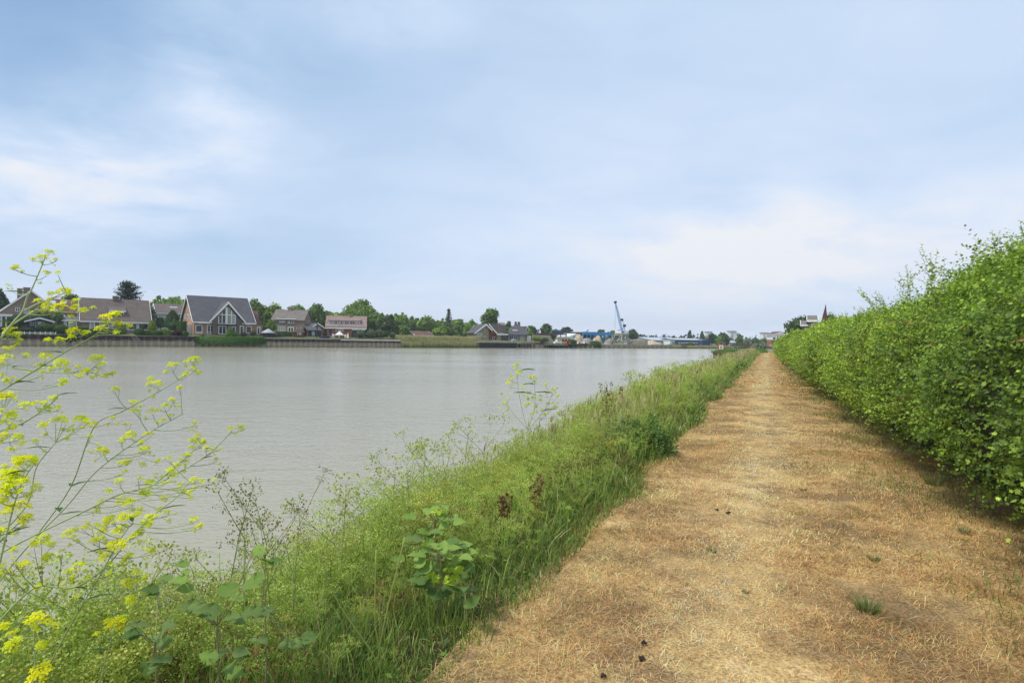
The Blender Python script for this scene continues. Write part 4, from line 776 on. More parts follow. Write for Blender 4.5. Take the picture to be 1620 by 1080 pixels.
def dock(label, px, py, D, py_top, nst, c, w_=.05):
    p = P(px, py_top, D); a_, l_ = to_path(p); zb = float(gz(np.array(a_), np.array(l_))); h = p[2] - zb; g = np.random.default_rng(int(px) + 3); o = tag(empty('dock_plant', (p[0], p[1], zb)), label, 'dock plant', 'rusty dock plants on the bank')
    a = Acc(); s_ = Acc()
    for k in range(nst):
        an = g.uniform(0, 6.28); r = g.uniform(0, .25) * h if k else 0; tp = np.array([math.cos(an) * r, math.sin(an) * r, h * g.uniform(.8, 1)]); ln = smooth_poly([np.zeros(3), tp * [.4, .4, .55], tp], 5); tube(a, ln, .005, .002, 5, (0.2, 0.11, 0.05))
        m_ = 46; t = g.uniform(.45, 1, m_); B = np.stack([np.interp(t, np.linspace(0, 1, len(ln)), ln[:, i]) for i in range(3)], -1) + g.normal(0, 1, (m_, 3)) * w_ * .4 * (1.1 - t)[:, None] * 2
        scatter(s_, quadV, quadT, [], B, basis(rand_dirs(m_, g), rand_dirs(m_, g)), .011 * D ** .5 * g.uniform(.6, 1.3, m_), np.array(c) * g.uniform(.7, 1.3, m_)[:, None])
    a.build('stem', M['stem'], o); s_.build('seed_heads', M['leaf'], o)['kind'] = 'stuff'
dock('dock plant with dark brown seed heads silhouetted against the water halfway along the bank', 962, 640, 10.5, 597, 6, (0.13, 0.08, 0.05), .08)
dock('rust-red dock spikes in the weeds right of the bright bramble', 800, 830, 4.6, 775, 5, (0.20, 0.11, 0.055))
dock('rust-red dock spikes low in the weeds beside the path edge', 850, 800, 4.9, 745, 4, (0.20, 0.115, 0.06))
dock('reddish dock in the weeds in front of the dark leafy clump', 945, 740, 6.8, 720, 4, (0.18, 0.09, 0.05))
# long arching grass stalks near the camera
for i, (rows, lb) in enumerate([([(515, 900), (545, 960), (600, 1040), (620, 1090)], 'bare yellow-green stalk forking left near the bottom edge'), ([(600, 870), (600, 985), (610, 1040), (605, 1090)], 'upright yellow-green stalk left of the bramble'), ([(645, 850), (618, 970), (606, 1040), (604, 1085)], 'yellow-green stalk leaning right towards the bramble')]):
    pts = [P(x_, y_, 2.35 + .12 * k_) for k_, (x_, y_) in enumerate(rows)][::-1]; a_, l_ = to_path(pts[0]); pts = [np.array([pts[0][0], pts[0][1], float(gz(np.array(a_), np.array(l_))) - .02])] + pts
    a = Acc(); tube(a, smooth_poly(pts, 5), .0042, .0024, 6, (0.36, 0.44, 0.12)); o = a.build('stalk', M['stem']); tag(o, lb, 'stalk')
# ------------------------------------------------------------------ small things on the path
def Gp(px, py):
    y = unroll(px, py); D = EYE * F / (y - HOR); a_, l_ = to_path(np.array([(px - 810) / F * D, D])); z = float(gz(np.array(a_), np.array(l_))); D = (EYE - z) * F / (y - HOR); return np.array([(px - 810) / F * D, D, z])
for px, py, r, n, h, lb in [(1380, 968, .085, 190, .10, 'largest green grass tuft on the dry path, low on the right'), (1132, 874, .05, 80, .045, 'dark green tuft left of the worn line, below the droppings'), (1390, 888, .05, 90, .06, 'green tuft right of the worn line, above the largest tuft'), (1482, 768, .13, 150, .17, 'tall green tuft at the foot of the hedge'), (1275, 776, .06, 60, .05, 'small green tuft high in the middle of the path'), (1186, 938, .03, 40, .04, 'tiny green tuft in the middle left of the dry path'), (1530, 845, .05, 60, .10, 'thin green tuft at the right by the hedge shade')]:
    p = Gp(px, py); g = rng; an = g.uniform(0, 6.28, n); rr = r * np.sqrt(g.random(n)) * .6; Pn = np.stack([rr * np.cos(an), rr * np.sin(an), 0 * an - .005], -1)
    acc = Acc(); C = np.array([(0.12, 0.19, 0.05), (0.17, 0.22, 0.07), (0.35, 0.3, 0.15)])[g.choice(3, n, p=[.5, .35, .15])] * g.uniform(.7, 1.2, n)[:, None]
    blades(acc, Pn, h * g.uniform(.5, 1.2, n), .004 * np.ones(n), np.stack([np.cos(an), np.sin(an), 0 * an], -1) * g.uniform(.3, 1.2, n)[:, None], C, levels=3)
    o = acc.build('grass_tuft', M['grass'], loc=p); tag(o, lb, 'grass tuft', 'green tufts on the path')
M['dung'] = flat_mat('dried_dropping', (0.045, 0.025, 0.02), 0.8, 0.4, 30, bump=1.0)
for px, py, l_, r_, an, lb in [(1157, 813, .062, .014, .5, 'longer dark dropping on the dry grass left of the worn line'), (1139, 808, .036, .012, -.5, 'shorter dark dropping beside the longer one'), (1027, 1021, .03, .014, .3, 'small dark clod at the left of the path near the bottom'), (1024, 1046, .034, .015, -.2, 'dark clod nearest the bottom edge of the photo'), (964, 1074, .03, .013, .8, 'dark clod at the very bottom left of the path')]:
    p = Gp(px, py); a = Acc(); tt = np.linspace(-1, 1, 9); sides = 8
    ring = []
    for t_ in tt:
        rr = r_ * math.sqrt(max(.02, 1 - t_ * t_)) * (1 + .25 * math.sin(t_ * 7)); ring.append([[t_ * l_ / 2, rr * math.cos(q) + .004 * math.sin(t_ * 5), rr * math.sin(q) * .8 + r_ * .9] for q in np.linspace(0, 2 * np.pi, sides, endpoint=False)])
    V = np.array(ring).reshape(-1, 3); Q = [[i * sides + j, i * sides + (j + 1) % sides, (i + 1) * sides + (j + 1) % sides, (i + 1) * sides + j] for i in range(8) for j in range(sides)]
    a.add(V, None, Q, (1, 1, 1)); o = a.build('dropping', M['dung'], smooth=True, loc=p, rot=(0, 0, an)); tag(o, lb, 'dropping', 'dark droppings on the path')
# ------------------------------------------------------------------ building kit
class Frame:
    """local frame of a house or a row: u along its front, s behind it, z up; read off the photo's pixels"""
    def __init__(f, ax, ay, th):
        f.a = np.array([ax, ay]); f.th = th; f.e1 = np.array([math.cos(th), math.sin(th)]); f.e2 = np.array([-math.sin(th), math.cos(th)])
    def u(f, px, s):
        t = (px - 810) / F; b = f.a + f.e2 * s; return (t * b[1] - b[0]) / (f.e1[0] - t * f.e1[1])
    def s(f, px, u):
        t = (px - 810) / F; b = f.a + f.e1 * u; return (t * b[1] - b[0]) / (f.e2[0] - t * f.e2[1])
    def D(f, u, s): return (f.a + f.e1 * u + f.e2 * s)[1]
    def z(f, px, py, u, s): return EYE + (HOR - unroll(px, py)) * f.D(u, s) / F
    def uz(f, px, py, s): u = f.u(px, s); return u, f.z(px, py, u, s)
    def w(f, u, s, z=0.0): p = f.a + f.e1 * u + f.e2 * s; return np.array([p[0], p[1], z])
BANK = Frame(BA[0], BA[1], BT)
def frame_at(px, D, deg): return Frame((px - 810) / F * D, D, R(deg))
class Build:
    """a thing whose parts are written in the coordinates of a frame"""
    def __init__(b, fr, name, label, cat, u, s, z, group=None, kind=None):
        b.f = fr; b.o = np.array([u, s, z], float); b.root = tag(empty(name, fr.w(u, s, z), fr.th), label, cat, group, kind)
    def mesh(b, name, V, Fs, mat, parent=None, po=(0, 0, 0)):
        me = bpy.data.meshes.new(name); me.from_pydata([tuple(np.asarray(v, float) - b.o - np.asarray(po)) for v in V], [], Fs); me.materials.append(mat); me.update()
        bm_ = bmesh.new(); bm_.from_mesh(me); bmesh.ops.recalc_face_normals(bm_, faces=bm_.faces[:]); bm_.to_mesh(me); bm_.free()
        return link(name, me, parent or b.root)
    def box(b, name, u0, u1, s0, s1, z0, z1, mat, parent=None):
        V = [(x_, y_, z_) for z_ in (z0, z1) for x_, y_ in ((u0, s0), (u1, s0), (u1, s1), (u0, s1))]
        return b.mesh(name, V, [(0, 1, 2, 3), (4, 5, 6, 7), (0, 1, 5, 4), (1, 2, 6, 5), (2, 3, 7, 6), (3, 0, 4, 7)], mat, parent)
    def boxes(b, name, L_, mat, parent=None):
        V = []; Fs = []
        for u0, u1, s0, s1, z0, z1 in L_:
            k = len(V); V += [(x_, y_, z_) for z_ in (z0, z1) for x_, y_ in ((u0, s0), (u1, s0), (u1, s1), (u0, s1))]
            Fs += [tuple(i + k for i in q) for q in [(0, 1, 2, 3), (4, 5, 6, 7), (0, 1, 5, 4), (1, 2, 6, 5), (2, 3, 7, 6), (3, 0, 4, 7)]]
        return b.mesh(name, V, Fs, mat, parent)
    def prism(b, name, poly, axis, c0, c1, mat, parent=None):
        """polygon in (u,z) swept along s ('s') or in (s,z) swept along u ('u')"""
        V = []
        for c in (c0, c1): V += [((p, c, q) if axis == 's' else (c, p, q)) for p, q in poly]
        k = len(poly); Fs = [tuple(range(k)), tuple(range(k, 2 * k))] + [(i, (i + 1) % k, k + (i + 1) % k, k + i) for i in range(k)]
        return b.mesh(name, V, Fs, mat, parent)
    def window(b, u0, u1, z0, z1, s, panes=2, trans=None, side=False, name='window', mat=None, glass=None, fw=.09, d=.06):
        """white frame proud of the wall with panes set into it; side: in the wall u = s instead of s = s"""
        mat = mat or M['white']; L_ = []
        def bx(a, c, e_, g_, q0, q1): return (a, c, q0, q1, e_, g_) if not side else (q0, q1, a, c, e_, g_)
        q0, q1 = s - d, s + .02
        L_ = [bx(u0, u0 + fw, z0, z1, q0, q1), bx(u1 - fw, u1, z0, z1, q0, q1), bx(u0 + fw, u1 - fw, z0, z0 + fw, q0, q1), bx(u0 + fw, u1 - fw, z1 - fw, z1, q0, q1)]
        iu0, iu1 = u0 + fw, u1 - fw; zs = [z0 + fw, z1 - fw]
        if trans: zs = [z0 + fw, z0 + (z1 - z0) * trans, z1 - fw]; L_.append(bx(iu0, iu1, zs[1] - fw * .4, zs[1] + fw * .4, q0, q1))
        for k in range(1, panes): c = iu0 + (iu1 - iu0) * k / panes; L_.append(bx(c - fw * .45, c + fw * .45, z0 + fw, z1 - fw, q0 + .003, q1))
        fo = b.boxes(name, L_, mat)
        for k in range(panes):
            a_ = iu0 + (iu1 - iu0) * k / panes; c_ = iu0 + (iu1 - iu0) * (k + 1) / panes
            for j in range(len(zs) - 1):
                g_ = glass or (M['curtain'] if rng.random() < .12 else M['glass'])
                b.boxes('pane', [bx(a_ + .01, c_ - .01, zs[j], zs[j + 1], s - d * .45, s - d * .3)], g_, fo)
        return fo
    def pwin(b, x0, y0, x1, y1, s, **k):
        u0, z1 = b.f.uz(x0, y0, s); u1, z0 = b.f.uz(x1, y1, s); return b.window(u0, u1, z0, z1, s, **k)
    def gable(b, u0, u1, s0, s1, zb, ze, zr, wall, roof, over=.35, trim=True, rfrac=.5, axis='u', ze2=None, th=.18):
        """walls with a pitched roof; ridge along u (axis 'u') or along s"""
        ze2 = ze if ze2 is None else ze2
        if axis == 'u': c0, c1, a0, a1 = s0, s1, u0, u1
        else: c0, c1, a0, a1 = u0, u1, s0, s1
        cr = c0 + (c1 - c0) * rfrac
        b.prism('wall', [(c0, zb), (c1, zb), (c1, ze2), (cr, zr), (c0, ze)], axis if axis == 's' else 'u', a0, a1, wall)
        m0 = (zr - ze) / (cr - c0); m1 = (zr - ze2) / (c1 - cr); ov = over
        poly = [(c0 - ov, ze - m0 * ov + .03), (cr, zr + .03), (c1 + ov, ze2 - m1 * ov + .03), (c1 + ov, ze2 - m1 * ov + .03 + th), (cr, zr + .03 + th * 1.25), (c0 - ov, ze - m0 * ov + .03 + th)]
        o_ = b.prism('roof', poly, axis if axis == 's' else 'u', a0 - ov, a1 + ov, roof)
        if trim:
            e = .12
            for aa in (a0 - ov - .08, a1 + ov + .002):
                pl = [(c0 - ov - .02, ze - m0 * ov - e), (cr, zr - e), (c1 + ov + .02, ze2 - m1 * ov - e), (c1 + ov + .02, ze2 - m1 * ov + .03 + th), (cr, zr + .06 + th * 1.25), (c0 - ov - .02, ze - m0 * ov + .03 + th)]
                b.prism('bargeboard', pl, axis if axis == 's' else 'u', aa, aa + .078, M['white'], o_)
            for cc, zz in ((c0 - ov - .1, ze - m0 * ov), (c1 + ov + .004, ze2 - m1 * ov)):
                q = (a0 - ov, a1 + ov, cc, cc + .096, zz - .16, zz + .14) if axis == 'u' else (cc, cc + .096, a0 - ov, a1 + ov, zz - .16, zz + .14)
                b.boxes('gutter', [q], M['white'], o_)
        return o_
    def chimney(b, u0, u1, s0, s1, z0, z1, mat, parent=None):
        c = b.box('chimney', u0, u1, s0, s1, z0, z1, mat, parent); b.boxes('chimney_cap', [(u0 - .08, u1 + .08, s0 - .08, s1 + .08, z1 + .002, z1 + .12)], M['concrete'], c); return c
    def skylight(b, px, py, s, wdt, ht, ang, parent=None):
        u, z = b.f.uz(px, py, s); c, sn = math.cos(ang), math.sin(ang); V = []
        for dz in (0, .1):
            for a_, t_ in ((-wdt / 2, 0), (wdt / 2, 0), (wdt / 2, ht), (-wdt / 2, ht)): V.append((u + a_, s + t_ * c - dz * sn - .1 * sn, z + t_ * sn + dz * c + .1 * c))
        return b.mesh('skylight', V, [(0, 1, 2, 3), (4, 5, 6, 7), (0, 1, 5, 4), (1, 2, 6, 5), (2, 3, 7, 6), (3, 0, 4, 7)], M['roof_light'], parent)
def fwd_roof_s(z, ze, zr, s0, s1): return s0 + (s1 - s0) * (z - ze) / (zr - ze)

# ------------------------------------------------------------------ quay walls of sheet piles
M['pile'] = None
m, t = new_mat('sheet_pile'); n = t.nodes; l = t.links
tc = n.new('ShaderNodeTexCoord'); sp = n.new('ShaderNodeSeparateXYZ'); l.new(tc.outputs['Object'], sp.inputs[0]); oi = n.new('ShaderNodeObjectInfo')
no = n.new('ShaderNodeTexNoise'); no.inputs['Scale'].default_value = 2.2; no.inputs['Detail'].default_value = 6; mp = n.new('ShaderNodeVectorMath'); mp.operation = 'ADD'; l.new(tc.outputs['Object'], mp.inputs[0]); l.new(oi.outputs['Location'], mp.inputs[1]); l.new(mp.outputs[0], no.inputs['Vector'])
ad = n.new('ShaderNodeMath'); ad.operation = 'MULTIPLY_ADD'; l.new(no.outputs[0], ad.inputs[0]); ad.inputs[1].default_value = 0.9; l.new(sp.outputs[2], ad.inputs[2])
r = n.new('ShaderNodeValToRGB'); l.new(ad.outputs[0], r.inputs[0]); es = r.color_ramp.elements      # tide marks: weed, pale silt, rust
mr = n.new('ShaderNodeMapRange'); l.new(ad.outputs[0], mr.inputs[0]); mr.inputs['From Min'].default_value = 0.2; mr.inputs['From Max'].default_value = 3.0; l.new(mr.outputs[0], r.inputs[0])
es[0].position = 0.0; es[0].color = (0.015, 0.02, 0.01, 1); es[1].position = 1.0; es[1].color = (0.06, 0.045, 0.05, 1)
for p_, c_ in ((.20, (0.03, 0.035, 0.015)), (.27, (0.30, 0.27, 0.18)), (.5, (0.36, 0.32, 0.23)), (.66, (0.24, 0.18, 0.13)), (.74, (0.045, 0.032, 0.035))): q = es.new(p_); q.color = (*c_, 1)
pb = n.new('ShaderNodeBsdfPrincipled'); l.new(r.outputs[0], pb.inputs['Base Color']); pb.inputs['Roughness'].default_value = .8
o = n.new('ShaderNodeOutputMaterial'); l.new(pb.outputs[0], o.inputs[0]); M['pile'] = m
def pile_mesh(w_, h, d=.5):
    prof = [(0, 0), (w_ * .12, 0), (w_ * .3, d), (w_ * .7, d), (w_ * .88, 0), (w_, 0)]; V = []
    for z_ in (0, h): V += [(x_, y_, z_) for x_, y_ in prof]
    k = len(prof); return mesh_np('sheet_pile', V, [[[i, i + 1, k + i + 1, k + i] for i in range(k - 1)]], mats=[M['pile']])
def quay(label, fr, u0, u1, s, ztop, cap, capd=.5, caph=.14, pw=1.25, z0=-1.5, group='sheet pile quay walls', name='quay_wall'):
    b = Build(fr, name, label, 'quay wall', u0, s, z0, group); k = int(round((u1 - u0) / pw)); pw = (u1 - u0) / k; me = pile_mesh(pw, ztop - z0)
    for i in range(k): link('sheet_pile', me, b.root, (i * pw, -.54, 0))
    b.box('capping', u0, u1, s - .62, s + capd, ztop + .002, ztop + caph, cap); b.boxes('waling', [(u0, u1, s - .02, s + .1, z0, ztop)], M['dark_metal']); return b
ub = [BANK.u(x_, 0) for x_ in (-60, 152, 405, 537, 632)]
quay('corrugated sheet pile quay wall with a dark top below the gardens on the left', BANK, ub[0], ub[2], 0, 0.98, M['dark_metal'], caph=.1)
quay('sheet pile quay wall with a timber deck edge between the dark house and the red-roofed one', BANK, ub[2] + .02, ub[3], -.2, 0.8, M['wood_grey'], capd=1.4, caph=.16)
quay('sheet pile quay wall with a broad pale concrete top in front of the red-roofed house', BANK, ub[3] + .02, ub[4], -.1, 0.62, M['pale_concrete'], capd=2.0, caph=.26)

# ------------------------------------------------------------------ houses across the river, left to right
Bk = BANK
def zb_(px, py, s): return Bk.uz(px, py, s)[1]
# house A, gable towards the river
s0 = 14; u_r, z_r = Bk.uz(48.6, 460.5, s0); u_k, z_k = Bk.uz(72, 478, s0); hw = 8.2; m_ = (z_r - z_k) / (u_k - u_r); ze = z_r - m_ * hw
b = Build(Bk, 'brick_house', 'brown brick house with its wide gable to the river at the far left', 'house', u_r, s0, 1.4)
rf = b.gable(u_r - hw, u_r + hw, s0, s0 + 12, 1.2, ze, z_r, M['brick_brown'], M['roof_brown'], axis='s', over=.4)
for x0, x1, yt in ((26.5, 35, 457.5), (36, 47, 456)): ua, ub_ = Bk.u(x0, s0 + 6), Bk.u(x1, s0 + 6); b.chimney(ua, ub_, s0 + 5, s0 + 6.2, z_r - 4.0, Bk.z(x1, yt, ub_, s0 + 6), M['brick_brown'], rf)
b.pwin(23.5, 486.5, 31, 493, s0, panes=2); b.pwin(37.2, 487.3, 46, 496.3, s0, panes=2, glass=M['curtain'])
b.pwin(60, 500, 70, 514, s0, panes=2)
s1 = 10.5; ua, za = Bk.uz(-14, 497, s1); uc, zc_ = Bk.uz(17, 497, s1)
b = Build(Bk, 'conservatory', 'white flat-roofed garden room at the left edge beside the brick gable', 'garden room', uc, s1, 1.3)
b.box('roof', ua, uc + .3, s1 - .4, s1 + 3.3, zc_ - .45, zc_, M['white'])
for k in range(5): uu = ua + (uc - ua) * k / 4; b.box('post', uu - .13, uu + .13, s1 - .1, s1 + .16, 1.2, zc_ - .452, M['white'])
for k in range(4): uu = ua + (uc - ua) * k / 4; b.box('pane', uu + .14, uu + (uc - ua) / 4 - .14, s1, s1 + .03, 1.9, zc_ - .46, M['glass'])
b.box('sill_wall', ua, uc, s1 - .04, s1 + .2, 1.2, 1.88, M['white'])
# garden cabin
s0 = 7; ua, z1 = Bk.uz(43, 507.5, s0); uc, _ = Bk.uz(82, 508, s0); um, zr = Bk.uz(63, 502.6, s0)
b = Build(Bk, 'garden_cabin', 'dark wooden garden cabin with white roof edges beside the brick gable', 'garden cabin', um, s0, 1.4)
rf = b.gable(ua, uc, s0, s0 + 4, 1.3, z1, zr - .1, M['wood_dark'], M['roof_slate'], axis='s', over=.35, th=.12)
b.pwin(47, 509.5, 53, 515, s0, panes=2, fw=.06, mat=M['grey_paint']); b.pwin(55, 508.5, 70, 518, s0, panes=3, fw=.06, mat=M['grey_paint'], name='glass_door')
# reddish house behind
s0 = 34; ua, zr = Bk.uz(76, 474, s0 + 4); uc, _ = Bk.uz(122, 474, s0 + 4)
b = Build(Bk, 'terraced_house', 'house behind with a dark red tiled roof and two small skylights', 'house', ua, s0, 1.3)
ze = Bk.uz(90, 495, s0)[1]; rf = b.gable(ua, uc, s0, s0 + 8, 1.2, ze, zr, M['brick_brown'], M['roof_red'], trim=False)
ag = math.atan((zr - ze) / 4)
for px in (83, 100): z_ = Bk.uz(px, 481, s0 + 2)[1]; b.skylight(px, 481, s0 + 4 * (z_ - ze) / (zr - ze), 1.1, 1.2, ag, rf)
b.pwin(110, 490, 114, 497, s0, panes=1)
# house B
s0 = 9; s1 = 17.5; ua = Bk.u(129, s0); uc = Bk.u(236.5, s0); ze = Bk.uz(129, 505.3, s0)[1]; ur = Bk.u(121, (s0 + s1) / 2); zr = Bk.z(121, 472, ur, (s0 + s1) / 2)
b = Build(Bk, 'brick_house', 'long low house with a brown tiled roof, white dormer and glazed corner room', 'house', (ua + uc) / 2, s0, 1.4)
rf = b.gable(ua, uc, s0, s1, 1.2, ze, zr, M['brick_brown'], M['roof_brown'], over=.35)
sm = (s0 + s1) / 2; u0_, u1_ = Bk.u(177.5, sm), Bk.u(186.5, sm); b.chimney(u0_, u1_, sm - .6, sm + .6, zr - .6, Bk.z(182, 469, u0_, sm), M['brick_dark'], rf)
sd_ = s0 + 1.1; u0_, z1_ = Bk.uz(173.5, 491.8, sd_); u1_, z0_ = Bk.uz(196.5, 501.8, sd_); sb = sm - .6; zt = Bk.z(170, 483, Bk.u(170, sb), sb)
dm = b.prism('dormer', [(sd_, z0_), (sd_, z1_), (sb, zt), (sb, z0_)], 'u', u0_ + .1, u1_ - .1, M['white'], rf)
b.prism('dormer_roof', [(sd_ - .35, z1_ - .1), (sd_ - .35, z1_ + .12), (sb, zt + .25), (sb, zt + .03)], 'u', u0_ - .25, u1_ + .25, M['roof_brown'], dm)
b.boxes('dormer_trim', [(u0_ - .25, u1_ + .25, sd_ - .42, sd_ - .352, z1_ - .16, z1_ + .14)], M['white'], dm)
b.window(u0_ + .15, u1_ - .15, z0_ + .15, z1_ - .12, sd_, panes=3)
b.pwin(141.4, 509, 150, 521.2, s0, panes=1, glass=M['curtain'], name='door', fw=.16); b.pwin(156.8, 509.8, 179, 519.2, s0, panes=3, fw=.11); b.pwin(195.7, 511, 200.6, 521.5, s0, panes=1, fw=.1)
b.pwin(201.8, 511, 217.2, 522, s0, panes=1, fw=.16); b.pwin(218.2, 511, 234.6, 522.2, s0, panes=1, fw=.16); b.pwin(181, 510.5, 192, 519, s0, panes=2)
s2 = s0 + .8; ua2, z1_ = Bk.uz(98.5, 500.8, s2); uc2 = ua - .01; z0_ = z1_ - 1.5
b.box('garage', ua2, uc2, s2, s2 + 6, 1.2, z1_ - .9, M['brick_brown']); b.box('flat_roof', ua2 - .2, uc2, s2 - .25, s2 + 6.2, z1_ - .898, z1_ - .6, M['white']); b.boxes('balustrade', [(ua2, uc2 - .3, s2, s2 + .1, z1_ - .598, z1_ + .1)], M['grey_paint'])
b.pwin(108, 506.8, 121.3, 517, s2, panes=1, glass=M['curtain'], name='roller_shutter', fw=.14); b.pwin(101.5, 507, 105, 517, s2, panes=1)
# house C behind
s0 = 38; ua = Bk.u(248, s0); uc = Bk.u(296, s0); zr = Bk.uz(252, 481.5, s0 + 4)[1]; ze = Bk.uz(252, 494, s0)[1]
b = Build(Bk, 'terraced_house', 'grey terraced house behind the trees with two bright skylights', 'house', ua, s0, 1.3)
rf = b.gable(ua, uc, s0, s0 + 8, 1.2, ze, zr, M['grey_paint'], M['roof_brown']); ag = math.atan((zr - ze) / 4)
for px in (260.5, 274): z_ = Bk.uz(px, 487.6, s0 + 2)[1]; b.skylight(px, 487.6, s0 + 4 * (z_ - ze) / (zr - ze), 1.8, 1.3, ag, rf)
for x0, x1 in ((250, 258), (260, 266), (270, 275), (279, 285)): b.pwin(x0, 496, x1, 501.5, s0, panes=2, glass=M['curtain'] if x0 < 262 else None)
# house D, the large one
s0 = 6; ua = Bk.u(307, s0); uc = Bk.u(401, s0); sbk = Bk.s(287.5, ua); sm = (s0 + sbk) / 2; ze = Bk.uz(307, 507, s0)[1]; zr = Bk.z(297.3, 468.6, Bk.u(297.3, sm), sm)
b = Build(Bk, 'brick_house', 'large house with a steep slate roof and tall glazed white-edged gable', 'house', (ua + uc) / 2, s0, 1.5)
rf = b.gable(ua, uc, s0, sbk, 1.2, ze, zr, M['brick_orange'], M['roof_slate'], over=.4)
sg = s0 - .7; um, zg = Bk.uz(360, 478.8, sg); ul, zl = Bk.uz(332.5, 508.5, sg); ur_, zrr = Bk.uz(386, 511, sg); gw = (ur_ - ul) / 2; um = (ul + ur_) / 2; zfoot = (zl + zrr) / 2
sx_ = sm + .2
b.prism('gable_wall', [(ul + .5, 1.2), (ur_ - .5, 1.2), (ur_ - .5, zfoot + .3), (um, zg - .35), (ul + .5, zfoot + .3)], 's', sg, s0 + 3, M['brick_dark'])
mg = (zg - zfoot) / gw
gr = b.prism('gable_roof', [(ul - .2, zfoot - .1), (um, zg), (ur_ + .2, zfoot - .1), (ur_ + .2, zfoot + .1), (um, zg + .25), (ul - .2, zfoot + .1)], 's', sg - .5, sm, M['roof_slate'])
b.prism('bargeboard', [(ul - .3, zfoot - .35), (um, zg - .3), (ur_ + .3, zfoot - .35), (ur_ + .3, zfoot + .13), (um, zg + .3), (ul - .3, zfoot + .13)], 's', sg - .6, sg - .502, M['white'], gr)
b.boxes('gutter', [(ul - 2.2, ul - .2, sg - .1, sg + .5, zfoot - .4, zfoot), (ur_ + .2, ur_ + 1.2, sg - .1, sg + .5, zfoot - .4, zfoot)], M['white'], gr)
# glazing of the gable: mullions, transom and panes under the slope
g0, zb0 = Bk.uz(345.4, 511.2, sg); g1, _ = Bk.uz(371.8, 511.5, sg); ztr = Bk.uz(360, 498, sg)[1]; us_ = [g0, g0 + (g1 - g0) * .2, g0 + (g1 - g0) * .43, g0 + (g1 - g0) * .5, g0 + (g1 - g0) * .76, g1]
def under(u_): return zg - .75 - abs(u_ - um) * mg
Lg = [(us_[0] - .08, us_[0] + .08, sg - .09, sg + .02, zb0, max(zb0 + .5, under(us_[0]))), (us_[-1] - .08, us_[-1] + .08, sg - .09, sg + .02, zb0, max(zb0 + .5, under(us_[-1])))] + [(u_ - w__, u_ + w__, sg - .09, sg + .02, zb0, under(u_)) for u_, w__ in ((us_[1], .07), ((us_[2] + us_[3]) / 2, .22), (us_[4], .08))] + [(g0, g1, sg - .085, sg + .02, ztr - .08, ztr + .08), (g0, g1, sg - .085, sg + .02, zb0 - .14, zb0)]
gf = b.boxes('gable_window', Lg, M['white'])
M['glass_green'] = flat_mat('greenish_glass', (0.18, 0.24, 0.13), 0.12, 0.3, .6, spec=1.0)
segs = [(us_[0], us_[1]), (us_[1], (us_[2] + us_[3]) / 2 - .22), ((us_[2] + us_[3]) / 2 + .22, us_[4]), (us_[4], us_[5])]
for i, (x0, x1) in enumerate(segs):
    gm_ = M['glass_green'] if i >= 2 else M['glass']
    b.boxes('pane', [(x0 + .07, x1 - .07, sg - .045, sg - .03, zb0, ztr - .08)], gm_ if i < 3 else M['curtain'], gf)
    b.mesh('pane', [(x0 + .07, sg - .045, ztr + .08), (x1 - .07, sg - .045, ztr + .08), (x1 - .07, sg - .045, max(ztr + .1, under(x1 - .07))), (x0 + .07, sg - .045, max(ztr + .1, under(x0 + .07)))], [(0, 1, 2, 3)], gm_, gf)
u0_, z_ = Bk.uz(345, 511.5, sg); u1_, _ = Bk.uz(373, 513, sg); b.box('canopy', u0_, u1_, sg - 1.0, sg - .01, zb0 - .42, zb0 - .16, M['dark_metal'])
b.pwin(345.4, 515, 357.8, 528.6, sg, panes=2, trans=None, name='garden_door', fw=.15); b.pwin(361, 516, 372.6, 528.8, sg, panes=2, name='garden_door', fw=.15)
b.pwin(309, 513.8, 320, 527.4, s0, panes=1, trans=.2, fw=.14); b.pwin(327.3, 514, 337.8, 528.4, s0 - .5 if False else s0, panes=2, trans=.25, fw=.14)
b.pwin(379, 515, 385, 529, sg, panes=1, fw=.13); b.pwin(388.8, 516, 397.6, 526.8, s0, panes=1, fw=.12)
# its left end wall
for sa_, sb_, y0, y1 in ((.18, .30, 496.5, 504), (.42, .54, 496.5, 504.5), (.70, .80, 496.5, 504.5)):
    p0 = s0 + (sbk - s0) * sa_; p1 = s0 + (sbk - s0) * sb_; z1_ = Bk.z(300, y0, ua, p0); z0_ = Bk.z(300, y1, ua, p0); b.window(p0, p1, z0_, z1_, ua - .02, panes=1, side=True)
b.box('garage', ua - 3.2, ua - .01, s0 + 2.5, s0 + 8.5, 1.2, Bk.uz(300, 513.2, s0 + 3)[1], M['white']); b.window(ua - 3.0, ua - .4, 1.35, Bk.uz(300, 515, s0 + 3)[1], s0 + 2.5, panes=1, glass=M['white'], name='garage_door')
ux = Bk.u(415, s0 + 1); za_ = Bk.uz(400, 512.8, s0 + 1)[1]; b.box('annex', uc + .01, ux, s0 + 1, s0 + 7, 1.2, za_, M['brick_orange']); b.box('flat_roof', uc, ux + .2, s0 + .8, s0 + 7.2, za_ + .002, za_ + .18, M['roof_brown'])
b.pwin(406, 517, 411.5, 529.3, s0 + 1, panes=1, name='door', fw=.2)
sr = s0 + 5.5; u0_, zt = Bk.uz(398, 492, sr + 3); u1_, _ = Bk.uz(409, 492, sr + 3); zl = Bk.uz(405, 512, sr)[1]
b.gable(uc - 1, Bk.u(411, sr), sr, sr + 6, zl - .5, zl, zt, M['brick_red'], M['roof_red'], trim=False, over=.15)
